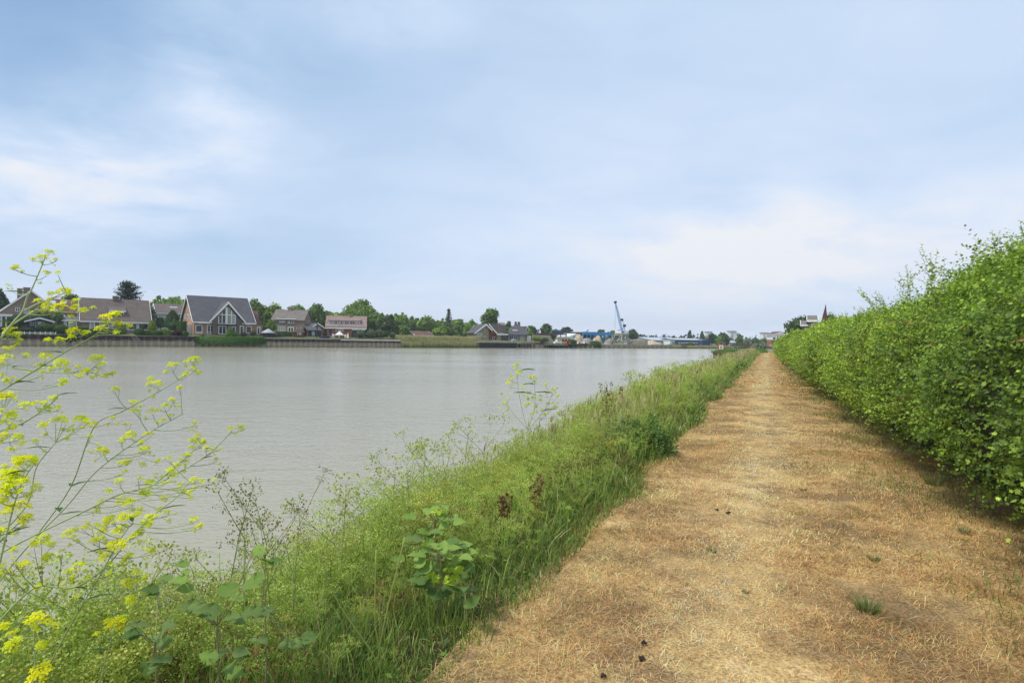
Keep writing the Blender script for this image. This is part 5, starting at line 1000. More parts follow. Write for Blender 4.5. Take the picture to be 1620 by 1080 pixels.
# terrace with a dark fence right of house D
us0, _ = Bk.uz(379, 533, .8); us1, _ = Bk.uz(453, 533, .8)
b = Build(Bk, 'terrace_fence', 'thin dark railing along the terrace edge right of the large slate-roofed house', 'fence', us0, 1.0, 1.0)
nf = 26
for k in range(nf + 1): uu = us0 + (us1 - us0) * k / nf; b.box('post', uu - .03, uu + .03, .97, 1.03, 1.0, 2.05, M['dark_metal'])
for z_ in (1.35, 1.7, 2.0): b.box('rail', us0, us1, .985, 1.015, z_ - .02, z_ + .02, M['dark_metal'])
def steps_down(label, x0, x1, grp='boarding ladders on the quay wall'):
    ua_, _ = Bk.uz(x0, 540, -.4); ub_, _ = Bk.uz(x1, 540, -.4); b = Build(Bk, 'boarding_ladder', label, 'ladder', ua_, -.6, -1.3, grp); w__ = .8
    for k in (0, 1): a = ua_ + k * w__; b.mesh('stile', [(a, -.55, 1.2), (a + .09, -.55, 1.2), (a + .09 + (ub_ - ua_), -.95, -1.35), (a + (ub_ - ua_), -.95, -1.35), (a, -.62, 1.2), (a + .09, -.62, 1.2), (a + .09 + (ub_ - ua_), -1.02, -1.35), (a + (ub_ - ua_), -1.02, -1.35)], [(0, 1, 2, 3), (4, 5, 6, 7), (0, 1, 5, 4), (1, 2, 6, 5), (2, 3, 7, 6), (3, 0, 4, 7)], M['wood_grey'])
    for k in range(8): f_ = (k + .5) / 8; c_ = ua_ + (ub_ - ua_) * f_; z_ = 1.2 - 2.55 * f_; b.box('rung', c_ + .085, c_ + w__ + .005, -.62 - .4 * f_, -.54 - .4 * f_, z_ - .03, z_ + .03, M['wood_grey'])
steps_down('ladder leaning down the quay wall below the long low house', 205, 225); steps_down('pale ladder down to the water right of the ivy-covered wall', 400, 408)
# house E (own direction)
Ef = frame_at(437, 146, 6); s0 = 0; ua, uc = 0.0, Ef.u(480, 0); sbk = 8.5; ze = Ef.uz(455, 506.5, 0)[1]; zr = Ef.uz(440, 491, 4.2)[1]
b = Build(Ef, 'brick_house', 'two-storey grey-brown brick house with a weathered roof and wall dormer', 'house', uc / 2, 0, 1.4)
rf = b.gable(ua - 1.2, uc, 0, sbk, 1.2, ze, zr, M['brick_brown'], M['roof_grey'], over=.25, trim=False)
b.chimney(Ef.u(456, 4.2), Ef.u(461, 4.2), 3.7, 4.7, zr - .4, zr + .8, M['brick_brown'], rf)
sd_ = -.12; u0_, z1_ = Ef.uz(439, 505, sd_); u1_, z0_ = Ef.uz(466.5, 511.5, sd_); dm = b.box('dormer', u0_, u1_, sd_, 2.6, z0_ + .2, z1_, M['brick_brown'], rf); b.boxes('dormer_trim', [(u0_ - .2, u1_ + .2, sd_ - .3, 2.6, z1_ + .002, z1_ + .22)], M['white'], dm)
b.pwin(441, 506.8, 450.5, 510.4, sd_, panes=3, glass=M['curtain']); b.pwin(455, 507, 464.5, 511.4, sd_, panes=3); b.pwin(439.5, 515.8, 451, 523.6, 0, panes=3, glass=M['curtain']); b.pwin(455, 517, 464.6, 527.6, 0, panes=2, name='garden_door', fw=.2)
for x0 in (469, 474.5): b.pwin(x0, 517.5, x0 + 2.6, 520.5, 0, panes=1, fw=.06)
for p0 in (3.2, 4.9): b.window(p0, p0 + 1, Ef.z(484, 512, uc, 4), Ef.z(484, 507.5, uc, 4), uc + .0, panes=1, side=True, d=-.06)
# sheds between E and F
s0 = 3.2; ua, z1 = Bk.uz(463.7, 523.6, s0); uc, _ = Bk.uz(480.5, 524, s0)
b = Build(Bk, 'garden_shed', 'small brown wooden shed with a flat pale roof near the quay', 'shed', ua, s0, .9); b.box('wall', ua, uc, s0, s0 + 3, .8, z1 - .2, M['wood_brown']); b.box('roof', ua - .2, uc + .2, s0 - .2, s0 + 3.2, z1 - .198, z1, M['wood_grey']); b.pwin(470, 526.3, 476.5, 529.5, s0, panes=2)
s0 = 8; ua, z1 = Bk.uz(493, 517.5, s0); uc, _ = Bk.uz(511, 518, s0); um, zr = Bk.uz(501.5, 512, s0)
b = Build(Bk, 'garage', 'small red brick garage gable with white roof edges and a dark lean-to', 'garage', um, s0, 1.2)
rf = b.gable(ua, uc, s0, s0 + 5, 1.0, z1, zr, M['brick_red'], M['roof_slate'], axis='s', over=.3, th=.12)
u0_, zt = Bk.uz(487.5, 519.5, s0 - 2.4); u1_, zt2 = Bk.uz(508, 522, s0 - 2.4)
lt = b.prism('lean_to', [(s0 - 2.6, zt - .55), (s0 - .02, zt + .5), (s0 - .02, zt + .65), (s0 - 2.6, zt - .4)], 'u', u0_ - .3, u1_ + .2, M['roof_slate'])
b.box('lean_to_wall', u0_, u1_, s0 - 2.3, s0 - 2.2, 1.0, zt - .5, M['wood_dark']); b.pwin(493, 524, 498, 531, s0 - 2.3, panes=2, glass=M['curtain'], mat=M['grey_paint'])
# house F
Bk = frame_at(516.5, float(BANK.D(BANK.u(516.5, 9), 9)), 14); s0 = 0; s1 = 8.5; ua = Bk.u(516.5, s0); uc = Bk.u(577.5, s0); sm = 4.2; ze = Bk.uz(517, 515.8, s0)[1]; zr = Bk.uz(516, 500, sm)[1]; zr = (zr + Bk.uz(578, 502, sm)[1]) / 2
b = Build(Bk, 'brick_house', 'red brick house with a pinkish tiled roof and a long band of dormer windows', 'house', (ua + uc) / 2, s0, 1.3)
uv = Bk.u(556.5, s0); rf = b.gable(ua, uc, s0 + .0, s1, ze - .4, ze, zr, M['brick_red'], M['roof_pink'], over=.4, trim=False)
b.boxes('gutter', [(ua - .4, uc + .4, s0 - .55, s0 - .42, ze - .6, ze - .3)], M['white'], rf)
b.box('ground_floor', ua + .02, uv, s0 + .02, s1 - .02, 1.0, ze - .402, M['brick_red']); b.box('veranda_wall', uv + .01, uc - .05, s0 + 2, s1 - .02, 1.0, ze - .402, M['glass']); b.box('veranda_beam', uv + .01, uc + .1, s0 - .3, s0 - .05, ze - .9, ze - .35, M['white']); b.box('veranda_post', uc - .3, uc, s0 - .25, s0, 1.0, ze - .902, M['brick_dark'])
sd_ = s0 + .9; u0_, z1_ = Bk.uz(520.5, 507, sd_); u1_, z0_ = Bk.uz(569.5, 514, sd_); z1_ = (z1_ + Bk.uz(569.5, 508.6, sd_)[1]) / 2
z0_ = max(z0_, ze + (zr - ze) * .9 / 4.25 - .3); dm = b.box('dormer', u0_, u1_, sd_, sm, z0_, z1_, M['grey_paint'], rf); b.prism('dormer_roof', [(sd_ - .3, z1_ + .002), (sm + .2, zr - .3), (sm + .2, zr - .05), (sd_ - .3, z1_ + .2)], 'u', u0_ - .2, u1_ + .2, M['roof_pink'], dm)
hz = z1_ - z0_
for x0, x1, pn in ((525, 533.5, 2), (538, 551.8, 4), (553.2, 568.8, 4)): ux0, ux1 = Bk.u(x0, sd_), Bk.u(x1, sd_); b.window(ux0, ux1, z0_ + hz * .15, z1_ - hz * .08, sd_, panes=pn)
b.pwin(520.4, 519.8, 524.4, 528.4, s0 + .02, panes=1, glass=M['blue_dark'], mat=M['blue_dark'], name='door'); b.pwin(531, 519.6, 543, 524.4, s0 + .02, panes=3, fw=.12)
b.chimney(Bk.u(552, sm), Bk.u(556, sm), sm - .5, sm + .5, zr - .3, zr + .5, M['brick_red'], rf)
Bk = BANK
# quay furniture in front of house F
p = Bk.uz(501.3, 534, 1.0); b = Build(Bk, 'flagpole', 'dark slender post on the quay left of the covered boat', 'post', p[0], 1.0, .7); b.box('pole', p[0] - .09, p[0] + .09, .9, 1.08, .7, Bk.uz(501.3, 509.5, 1.0)[1], M['dark_metal']); b.box('base', p[0] - .3, p[0] + .3, .7, 1.3, .6, .8, M['dark_metal'])
def boat(label, fr, x0, x1, py, s, hull, top, h=.8, cabin=False, group='boats kept at the far quay', cover=False):
    u0, z0 = fr.uz(x0, py, s); u1, _ = fr.uz(x1, py, s); L_ = u1 - u0; b = Build(fr, 'boat', label, 'boat', (u0 + u1) / 2, s, z0, group); wd = min(2.0, L_ * .36); V = []; Fs = []; m_ = 9
    for i in range(m_):
        t_ = i / (m_ - 1); w_ = wd / 2 * math.sin(min(1, (1 - t_) * 1.6 + .05) * math.pi / 2) ** .8 ; u_ = u0 + L_ * t_; zz = z0 + h * (1 + .25 * t_)
        V += [(u_, s + wd / 2 - w_, zz), (u_, s + wd / 2 - w_ * .55, z0 + h * .15), (u_, s + wd / 2, z0), (u_, s + wd / 2 + w_ * .55, z0 + h * .15), (u_, s + wd / 2 + w_, zz)]
    for i in range(m_ - 1):
        for j in range(4): Fs.append((i * 5 + j, i * 5 + j + 1, (i + 1) * 5 + j + 1, (i + 1) * 5 + j))
        Fs.append((i * 5 + 4, i * 5, (i + 1) * 5, (i + 1) * 5 + 4))
    Fs.append((0, 1, 2, 3, 4)); b.mesh('hull', V, Fs, hull)
    if cover: 
        V = [(u0 + .1, s + .15, z0 + h * 1.02), (u0 + .1, s + wd - .15, z0 + h * 1.02), (u1 - .6, s + wd / 2, z0 + h * 1.3), (u0 + L_ * .3, s + wd / 2, z0 + h * 1.75), (u0 + .2, s + wd / 2, z0 + h * 1.4)]; b.mesh('cover', V, [(0, 1, 4), (0, 4, 3), (1, 3, 4), (0, 3, 2), (1, 2, 3), (0, 2, 1)], top)
    else:
        cb = b.prism('cabin', [(u0 + L_ * .25, z0 + h), (u0 + L_ * .75, z0 + h * 1.1), (u0 + L_ * .62, z0 + h * 1.9), (u0 + L_ * .3, z0 + h * 1.9)], 's', s + wd * .22, s + wd * .78, top); b.boxes('windscreen', [(u0 + L_ * .32, u0 + L_ * .6, s + wd * .2, s + wd * .215, z0 + h * 1.35, z0 + h * 1.7)], M['glass'], cb)
    return b
boat('boat under a dark navy cover lying on the quay before the red-roofed house', Bk, 507, 523, 535.3, 1.6, M['cover_blue'], M['cover_blue'], h=.42, cover=True)
def parasol(label, px, py0, py1, s, rad, opened, mat):
    u_, z0 = Bk.uz(px, py0, s); z1 = Bk.uz(px, py1, s)[1]; b = Build(Bk, 'parasol', label, 'parasol', u_, s, z0); a = Acc(); tube(a, [(0, 0, 0), (0, 0, z1 - z0)], .05, .04, 6); a.build('pole', M['dark_metal'], b.root)
    k = 8; zz = z1 - z0; rim = zz - (1.0 if opened else 1.9); V = [(0, 0, zz)] + [(rad * math.cos(i * math.pi / 4), rad * math.sin(i * math.pi / 4), rim) for i in range(k)] + [(0, 0, zz - .1)] + [(rad * math.cos(i * math.pi / 4), rad * math.sin(i * math.pi / 4), rim - .12) for i in range(k)]
    me = mesh_np('canopy', V, [[[0, 1 + i, 1 + (i + 1) % k] for i in range(k)] + [[9, 10 + (i + 1) % k, 10 + i] for i in range(k)], [[1 + i, 10 + i, 10 + (i + 1) % k, 1 + (i + 1) % k] for i in range(k)]], mats=[mat]); link('canopy', me, b.root)
parasol('broad cream parasol open before the red brick wall', 537, 531.5, 523.8, 4.5, 1.35, True, M['canvas']); parasol('closed cream parasol right of the open one', 550.3, 532.5, 525, 4.0, .28, False, M['canvas']); parasol('grey parasol open over the terrace right of the slate-roofed house', 424, 531, 519.5, 3.5, 1.7, True, M['grey_paint'])
def table_set(label, px, s, mat):
    u_, _ = Bk.uz(px, 534, s); z0 = float(zland(u_, s)) + .02; b = Build(Bk, 'garden_table', label, 'garden table', u_, s, z0, 'garden furniture on the quay'); b.box('table_top', u_ - .9, u_ + .9, s - .4, s + .4, z0 + .7, z0 + .76, mat)
    for a_ in (-.75, .75):
        for c_ in (-.32, .32): b.box('leg', u_ + a_ - .05, u_ + a_ + .05, s + c_ - .05, s + c_ + .05, z0, z0 + .698, mat)
def chair(label, px, s, mat):
    u_, _ = Bk.uz(px, 534, s); z0 = float(zland(u_, s)) + .02; b = Build(Bk, 'garden_chair', label, 'garden chair', u_, s, z0, 'garden furniture on the quay'); b.box('seat', u_ - .28, u_ + .28, s - .28, s + .28, z0 + .4, z0 + .46, mat); b.box('backrest', u_ - .28, u_ + .28, s + .22, s + .28, z0 + .462, z0 + 1.0, mat)
    for a_ in (-.22, .22):
        for c_ in (-.22, .2): b.box('leg', u_ + a_ - .03, u_ + a_ + .03, s + c_ - .03, s + c_ + .03, z0, z0 + .398, mat)
table_set('white garden table right of the covered boat', 531.5, 2.6, M['white']); chair('white garden chair left of the closed parasol', 547, 2.2, M['white']); chair('white garden chair at the left end of the white table', 527.5, 2.4, M['white'])
chair('dark garden chair on the terrace behind the railing, left one', 418, 2.6, M['dark_metal']); table_set('dark garden table on the terrace behind the railing', 430, 2.8, M['dark_metal']); chair('dark garden chair on the terrace behind the railing, right one', 442, 2.6, M['dark_metal'])
# low white fence on the left quay
ua, _ = Bk.uz(30, 527, .4); uc, _ = Bk.uz(88, 527, .4); b = Build(Bk, 'low_fence', 'low white post and rail fence on the quay edge at the left', 'fence', ua, .4, 1.0)
for k in range(8): uu = ua + (uc - ua) * k / 7; b.box('post', uu - .07, uu + .07, .33, .47, 1.0, 1.62, M['white'])
b.box('rail', ua, uc, .37, .43, 1.28, 1.36, M['white'])
# little house behind the reeds, house G, house H
s0 = 22; ua, zr = Bk.uz(663.7, 524.6, s0); uc, _ = Bk.uz(684, 525, s0); ze = Bk.uz(664, 530, s0)[1]
b = Build(Bk, 'cottage', 'low cottage with a reddish roof half hidden behind the reeds', 'cottage', ua, s0, 1.0); b.gable(ua - 1.6, uc, s0, s0 + 6, .9, ze, zr, M['brick_tan'], M['roof_red'], over=.3); b.pwin(670, 530.6, 676, 533, s0, panes=2)
Gf = frame_at(752, 180, 22)
ul, zl = Gf.uz(752.5, 525.5, 0); um, zr = Gf.uz(768, 513.6, 0); uk, zk = Gf.uz(786.5, 529, 0); uw = Gf.u(773, 0)
b = Build(Gf, 'brick_house', 'tan brick house with twin white-edged gables and a red wooden front', 'house', um, 0, .9)
b.prism('wall', [(ul, .7), (uw, .7), (uw, zr - .35 - (zr - .3 - zl) * (uw - um) / (um - ul)), (um, zr - .3), (ul, zl)], 's', 0, 9, M['brick_tan'])
u2 = Gf.u(774, 0) ; zc2 = Gf.uz(774, 513.5, 0)[1]; b.prism('wooden_front', [(uw + .01, .7), (Gf.u(790, 0), .7), (Gf.u(790, 0), zk - .6), (u2 + .8, zc2 - 1.2), (uw + .01, zc2 - 1.2)], 's', 1.2, 9, M['wood_red'])
ml = (zr - zl) / (um - ul)
rf = b.prism('roof', [(ul - .5, zl - ml * .5), (um, zr), (um + 2.1, zr - 1.9), (um + 2.1, zr - 1.65), (um, zr + .3), (ul - .5, zl - ml * .5 + .25)], 's', -.5, 9, M['roof_slate'])
b.prism('bargeboard', [(ul - .6, zl - ml * .6 - .2), (um, zr - .22), (um + 2.1, zr - 2.1), (um + 2.1, zr - 1.63), (um, zr + .34), (ul - .6, zl - ml * .6 + .28)], 's', -.6, -.502, M['white'], rf)
m2 = (zc2 - zk) / (uk - u2)
rf2 = b.prism('roof', [(u2 - .1, zc2), (uk + .1, zk), (uk + .1, zk + .3), (u2 - .1, zc2 + .35)], 's', -.1, 9, M['roof_brown'])
b.prism('bargeboard', [(u2 - .2, zc2 - .2), (uk + .1, zk - .25), (uk + .1, zk + .32), (u2 - .2, zc2 + .42)], 's', -.2, -.102, M['white'], rf2)
ue, zee = Gf.uz(803.5, 529.6, 0); b.box('flat_roof', uk + .11, ue, -.2, 5, zee - .1, zee + .35, M['white']); b.box('glazed_wall', uk + 1.5, ue - .3, .4, 5, .7, zee - .102, M['glass']); b.box('pillar', uk + .2, uk + 1.4, .3, 1, .7, zee - .102, M['brick_tan'])
u3, z3 = Gf.uz(778, 512, 7); u4, _ = Gf.uz(793, 512, 7); u5, z5 = Gf.uz(803, 524.5, 3.5)
b.prism('main_roof', [(u3 - 4, z5), (u3 - 1.5, z3), (u4, z3 - .4), (u5, z5), (u5, z5 - .3), (u3 - 4, z5 - .3)], 's', 4.2, 8.8, M['roof_brown']); b.box('upper_wall', u3, u5 - .6, 4.6, 8.6, zee + .36, z5 - .302, M['brick_tan']); b.window(u3 + 2, u5 - 1.2, zee + .5, z5 - .45, 4.6, panes=4)
b.pwin(754, 526.8, 762.4, 532.2, 0, panes=3, fw=.2); b.pwin(766, 521, 767.6, 524, 0, panes=1, fw=.05); b.pwin(765.6, 530.7, 767.4, 533.7, 0, panes=1, fw=.05); b.pwin(779, 533, 786, 538, 1.2, panes=2, fw=.12); b.pwin(778, 523, 782, 526.6, 1.2, panes=1, fw=.12)
Hf = frame_at(804, 190, 20); ua, uc = Hf.u(804, 0), Hf.u(834, 0); ze = Hf.uz(820, 529.3, 0)[1]; zr = Hf.uz(818, 512.8, 5)[1]; w_ = uc - ua
b = Build(Hf, 'bungalow', 'house with a slate pyramid roof, small white dormer and twin chimneys', 'house', (ua + uc) / 2, 0, .9)
um = Hf.u(818, 5)
rf = b.mesh('roof', [(ua - .4, -.4, ze), (uc + .4, -.4, ze), (uc + .4, w_ + .4, ze), (ua - .4, w_ + .4, ze), (um - .7, 5, zr), (um + .7, 5, zr), (ua - .4, -.4, ze - .25), (uc + .4, -.4, ze - .25), (uc + .4, w_ + .4, ze - .25), (ua - .4, w_ + .4, ze - .25)], [(0, 1, 5, 4), (1, 2, 5), (2, 3, 4, 5), (3, 0, 4), (0, 1, 7, 6), (1, 2, 8, 7), (2, 3, 9, 8), (3, 0, 6, 9), (6, 7, 8, 9)], M['roof_slate'])
b.box('wall', ua, uc, .3, w_, .7, ze - .252, M['brick_tan'])
for du in (-.6, .6): b.chimney(um + du - .35, um + du + .35, 4.7, 5.3, zr - .3, zr + .75, M['brick_dark'], rf)
u0_, z1_ = Hf.uz(811.2, 521.2, 1.5); u1_, z0_ = Hf.uz(818.8, 526, 1.5); dm = b.box('dormer', u0_, u1_, 1.5, 4, z0_ - .2, z1_, M['white'], rf); b.window(u0_ + .15, u1_ - .15, z0_ + .1, z1_ - .3, 1.5, panes=2)
b.pwin(805, 530.6, 812, 538, .3, panes=2); b.pwin(812.5, 530.5, 818, 539, .3, panes=2); b.pwin(823, 531, 829, 538.5, .3, panes=2, glass=M['curtain']); b.box('porch', Hf.u(834.5, 0), Hf.u(841, 0), .5, 4, .7, Hf.uz(838, 531, .5)[1], M['white'])
u0_ = Hf.u(831, 8); u1_ = Hf.u(841, 8); b.gable(u0_, u1_, 8, 15, 1, Hf.uz(841, 526.5, 8)[1], Hf.uz(833, 517, 8)[1], M['brick_tan'], M['roof_slate'], axis='s', rfrac=.2, over=.2)
# wooden deck on piles in front of house G
def deck(label, x0, x1, s0_, s1_, zt, fr=Bk, pil=22, name='wooden_jetty', mat=None, group='jetties along the far bank', pm=None):
    u0, u1 = fr.u(x0, s0_), fr.u(x1, s0_); b = Build(fr, name, label, 'jetty', u0, s0_, -1.1, group); b.box('deck', u0, u1, s0_, s1_, zt - .16, zt, mat or M['wood_grey'])
    for k in range(pil): uu = u0 + .15 + (u1 - u0 - .3) * k / max(1, pil - 1); b.box('pile', uu - .13, uu + .13, s0_ + .03, s0_ + .28, -1.6, zt - .162, pm or M['wood_dark'])
    return b
deck('timber deck on close dark piles in front of the tan twin-gabled house', 759, 818, -2.5, 3.0, .62, pil=34)
deck('low jetty with a grey railing before the pyramid-roofed house', 825, 846, -2.2, .5, .4, pil=5); deck('small grey jetty on thin legs left of the white motorboat', 866, 878, -2.5, 0, .15, pil=4); deck('jetty on thin legs under the white motorboat', 877, 898, -2.4, 0, .02, pil=5); deck('timber jetty beside the orange hut', 898, 912, -1.8, .2, .3, pil=5, mat=M['wood_dark'])
quay('pale low concrete and timber quay wall left of the jetties', Bk, Bk.u(822, 0), Bk.u(866, 0), 0, .12, M['wood_brown'], pw=2.2, caph=.5); quay('low dark quay wall behind the small boats', Bk, Bk.u(866, .5), Bk.u(950, .5), .5, -.15, M['wood_dark'], pw=2.4, caph=.2); quay('long straight rusty quay wall in front of the crane', Bk, Bk.u(950, 0), Bk.u(1062, 0), 0, -.15, M['wood_grey'], pw=2.8, caph=.25)
boat('white motorboat lifted over the water before the beige shed', Bk, 879, 891, 543.2, -1.8, M['white'], M['white'], h=.6); boat('white cabin boat moored left of the bushes near the sand heaps', Bk, 923, 932.5, 546.5, -1.6, M['dark_metal'], M['white'], h=.7); boat('dark open boat moored left of the white cabin boat', Bk, 913, 922.5, 547, -1.6, M['dark_metal'], M['canvas'], h=.7); boat('small grey boat under a cover at the deck end', Bk, 811, 819, 540, -1.2, M['grey_paint'], M['grey_paint'], h=.5, cover=True)
# ramp
ua, za = Bk.uz(853, 539, -.6); uc, zc_ = Bk.uz(863, 548, -.6); b = Build(Bk, 'gangway', 'dark sloping gangway going down to the water right of the low brown wall', 'gangway', ua, -.6, -1); b.mesh('walkway', [(ua, -1.1, za), (ua, -.2, za), (uc, -.2, zc_ + .3), (uc, -1.1, zc_ + .3), (ua, -1.1, za + .35), (ua, -.2, za + .35), (uc, -.2, zc_ + .65), (uc, -1.1, zc_ + .65)], [(0, 1, 2, 3), (4, 5, 6, 7), (0, 1, 5, 4), (1, 2, 6, 5), (2, 3, 7, 6), (3, 0, 4, 7)], M['dark_metal'])
# yard buildings
s0 = 14; ua, z1 = Bk.uz(839, 525.2, s0); uc, z2 = Bk.uz(894, 529, s0); zm = (z1 + z2) / 2
b = Build(Bk, 'open_shed', 'long open-fronted brown shed with a flat roof in the boatyard', 'shed', ua, s0, .3); b.box('roof', ua, uc, s0 - 1, s0 + 12, zm - .5, zm, M['wood_brown']); b.box('back_wall', ua, uc, s0 + 8, s0 + 8.3, .2, zm - .502, M['wood_dark'])
for k in range(7): uu = ua + (uc - ua) * k / 6; b.box('post', uu - .12, uu + .12, s0 - .6, s0 - .35, .2, zm - .502, M['wood_grey'])
for x0, w__ in ((850, 2), (861, 1.4)): u_ = Bk.u(x0, s0 + 1); b.box('stored_goods', u_, u_ + w__, s0 + 2, s0 + 4, .2, zm - 1.2, M['white'])
s0 = 7; ua, z1 = Bk.uz(843, 529.8, s0); uc, z2 = Bk.uz(881, 531, s0); b = Build(Bk, 'garden_wall', 'beige rendered wall in front of the open brown shed', 'wall', ua, s0, .2); b.box('wall', ua, uc, s0, s0 + .3, .1, (z1 + z2) / 2, M['beige']); b.box('coping', ua - .05, uc + .05, s0 - .05, s0 + .35, (z1 + z2) / 2 + .002, (z1 + z2) / 2 + .1, M['concrete'])
s0 = 8; ua, z1 = Bk.uz(882, 533, s0); uc, z2 = Bk.uz(903, 534.5, s0); b = Build(Bk, 'garden_wall', 'lower beige wall with square openings right of the taller beige wall', 'wall', ua, s0, .2); zt = (z1 + z2) / 2; b.box('wall', ua, uc, s0, s0 + .3, .1, zt, M['beige'])
for k in range(3): u_ = ua + (uc - ua) * (.35 + .22 * k); b.box('opening', u_, u_ + .8, s0 - .02, s0 + .02, zt - 1.4, zt - .5, M['wood_dark'])
s0 = 26; ua, z1 = Bk.uz(888.5, 523, s0); uc, z2 = Bk.uz(901.5, 523.5, s0); b = Build(Bk, 'shed', 'small dark blue shed left of the white tent', 'shed', ua, s0, .2); b.box('wall', ua, uc, s0, s0 + 6, .1, z1 - .4, M['blue_dark']); b.box('roof', ua - .3, uc + .3, s0 - .3, s0 + 6.3, z1 - .398, z1, M['blue_dark']); b.pwin(897, 524, 901, 526.5, s0, panes=1)
s0 = 14; ua, z1 = Bk.uz(901, 532, s0); um, zr = Bk.uz(912, 528, s0); uc, _ = Bk.uz(922, 532, s0); b = Build(Bk, 'storage_tent', 'white storage tent between the sheds and the blue hall', 'tent', um, s0, .2); b.gable(ua, uc, s0, s0 + 7, .1, z1, zr, M['white'], M['white'], axis='s', over=.1, trim=False, th=.08); u0_, zz = Bk.uz(906.5, 532, s0); u1_, _ = Bk.uz(912.5, 532, s0); b.box('door', u0_, u1_, s0 - .03, s0 + .02, .2, zz, M['blue'])
s0 = 20; ua, z1 = Bk.uz(921, 524.8, s0); uc, z2 = Bk.uz(968, 527.3, s0); zt = (z1 + z2) / 2 + .2; zf = (Bk.uz(921, 528.8, s0)[1] + Bk.uz(968, 531, s0)[1]) / 2
b = Build(Bk, 'blue_hall', 'bright blue open hall with a deep fascia behind the sand heaps', 'hall', ua, s0, .2); b.box('fascia', ua, uc, s0 - .4, s0, zf, zt, M['blue']); b.box('roof', ua, uc, s0 + .01, s0 + 18, zt - .3, zt, M['roof_light']); b.box('back_wall', ua, uc, s0 + 10, s0 + 10.3, .1, zt - .302, M['blue_dark'])
for k in range(9): uu = ua + .2 + (uc - ua - .4) * k / 8; b.box('column', uu - .2, uu + .2, s0 - .35, s0 - .02, .1, zf - .002, M['white'] if k in (8,) else M['blue'])
for k in range(12): uu = ua + 1 + (uc - ua - 2) * k / 11; b.box('stored_pallet', uu, uu + 1.3, s0 + 2, s0 + 4, .1, 1.4 + .9 * math.sin(k * 2.1) ** 2, M['grey_paint'] if k % 2 else M['canvas'])
def heap(label, x0, x1, ytop, ybase, s, mat, name='sand_heap', cat='heap', flat=1.0):
    u0, zb = Bk.uz(x0, ybase, s); u1, zb2 = Bk.uz(x1, ybase, s); uc_ = (u0 + u1) / 2; zt = Bk.z((x0 + x1) / 2, ytop, uc_, s); zb = .0; m_ = 22; V = []; g = np.random.default_rng(int(x0))
    for j in range(m_):
        for i in range(m_):
            x_ = -1 + 2 * i / (m_ - 1); y_ = -1 + 2 * j / (m_ - 1); r_ = math.hypot(x_, y_); hgt = max(0, 1 - r_ ** (2.0 * flat)) * (1 + .22 * math.sin(x_ * 5 + x0) + .15 * math.sin(y_ * 7 + x_ * 9)); V.append((x_ * (u1 - u0) / 2, y_ * (u1 - u0) * .3 + (u1 - u0) * .3, zb + (zt - zb) * min(1.1, hgt) + g.uniform(-.08, .08) * (r_ < 1)))
    idx = np.arange(m_ * m_).reshape(m_, m_); Q = np.stack([idx[:-1, :-1], idx[:-1, 1:], idx[1:, 1:], idx[1:, :-1]], -1).reshape(-1, 4)
    o_ = link(name, mesh_np(name, V, [Q], mats=[mat], smooth=True), None, Bk.w(uc_, s, 0), (0, 0, BT)); tag(o_, label, cat, 'heaps of sand and rubble in the yard')
heap('pale sand heap in front of the left end of the blue hall', 911, 927, 530, 538, 9, M['sand']); heap('sand heap with green weeds in front of the right half of the blue hall', 942, 957, 532, 540, 8, M['sand']); heap('grey rubble heap left of the crane legs', 961, 975, 536.5, 543, 9, M['rubble'])
heap('low brown earth heap between the two sand heaps', 925, 944, 536, 541, 6, M['rubble'], flat=1.6)
heap('long low sand heap right of the sand bunker', 1020, 1060, 539.5, 546, 9, M['sand'], flat=1.8)
s0 = 5; ua, z1 = Bk.uz(995, 537.5, s0); uc, z2 = Bk.uz(1025, 538.5, s0); b = Build(Bk, 'sand_bunker', 'block-walled sand bunker on the quay right of the crane', 'bunker', ua, s0, .1)
nb_ = 9
for k in range(nb_):
    for j in range(2): a_ = ua + (uc - ua) * k / nb_; h_ = ((z1 + z2) / 2 - .1) / 2; b.box('block', a_ + .02, a_ + (uc - ua) / nb_ - .02, s0 + .02 * (k % 2), s0 + .8, .1 + j * h_, .1 + (j + 1) * h_ - .03, M['sand'])
# crane
s0 = 6; uL = Bk.u(976.5, s0); uR = Bk.u(994.5, s0); uc_ = (Bk.u(983.5, s0)); z0 = .1; zpt = Bk.uz(985, 531, s0)[1]
b = Build(Bk, 'harbour_crane', 'tall light blue harbour crane on a grey portal with its jib raised', 'crane', uc_, s0, z0)
legs = [(uL, s0 - 2), (uR, s0 - 2), (uL, s0 + 3.5), (uR, s0 + 3.5)]
a0 = b.o
def bar(name, p0, p1, w__, mat, parent=None):
    a = Acc(); tube(a, [np.array(p0, float) - a0, np.array(p1, float) - a0], w__, w__, 4); return a.build(name, mat, parent or b.root)
cc = (uL + uR) / 2
for (x_, y_) in legs: bar('leg', (x_, y_, z0), (cc + (x_ - cc) * .55, s0 + .75 + (y_ - s0 - .75) * .6, zpt), .24, M['rubble'])
for y_ in (s0 - 2, s0 + 3.5): bar('brace', (uL, y_, z0 + 1.3), (uR, y_, z0 + 1.3), .2, M['rubble'])
b.box('portal', cc + (uL - cc) * .62, cc + (uR - cc) * .62, s0 - 1.2, s0 + 2.8, zpt + .002, zpt + .8, M['rubble'])
zt0 = zpt + .8; ztw = Bk.uz(984, 521, s0)[1]; b.box('slewing_tower', uc_ - .8, uc_ + .6, s0 - .2, s0 + 1.4, zt0 + .002, ztw, M['blue_metal'])
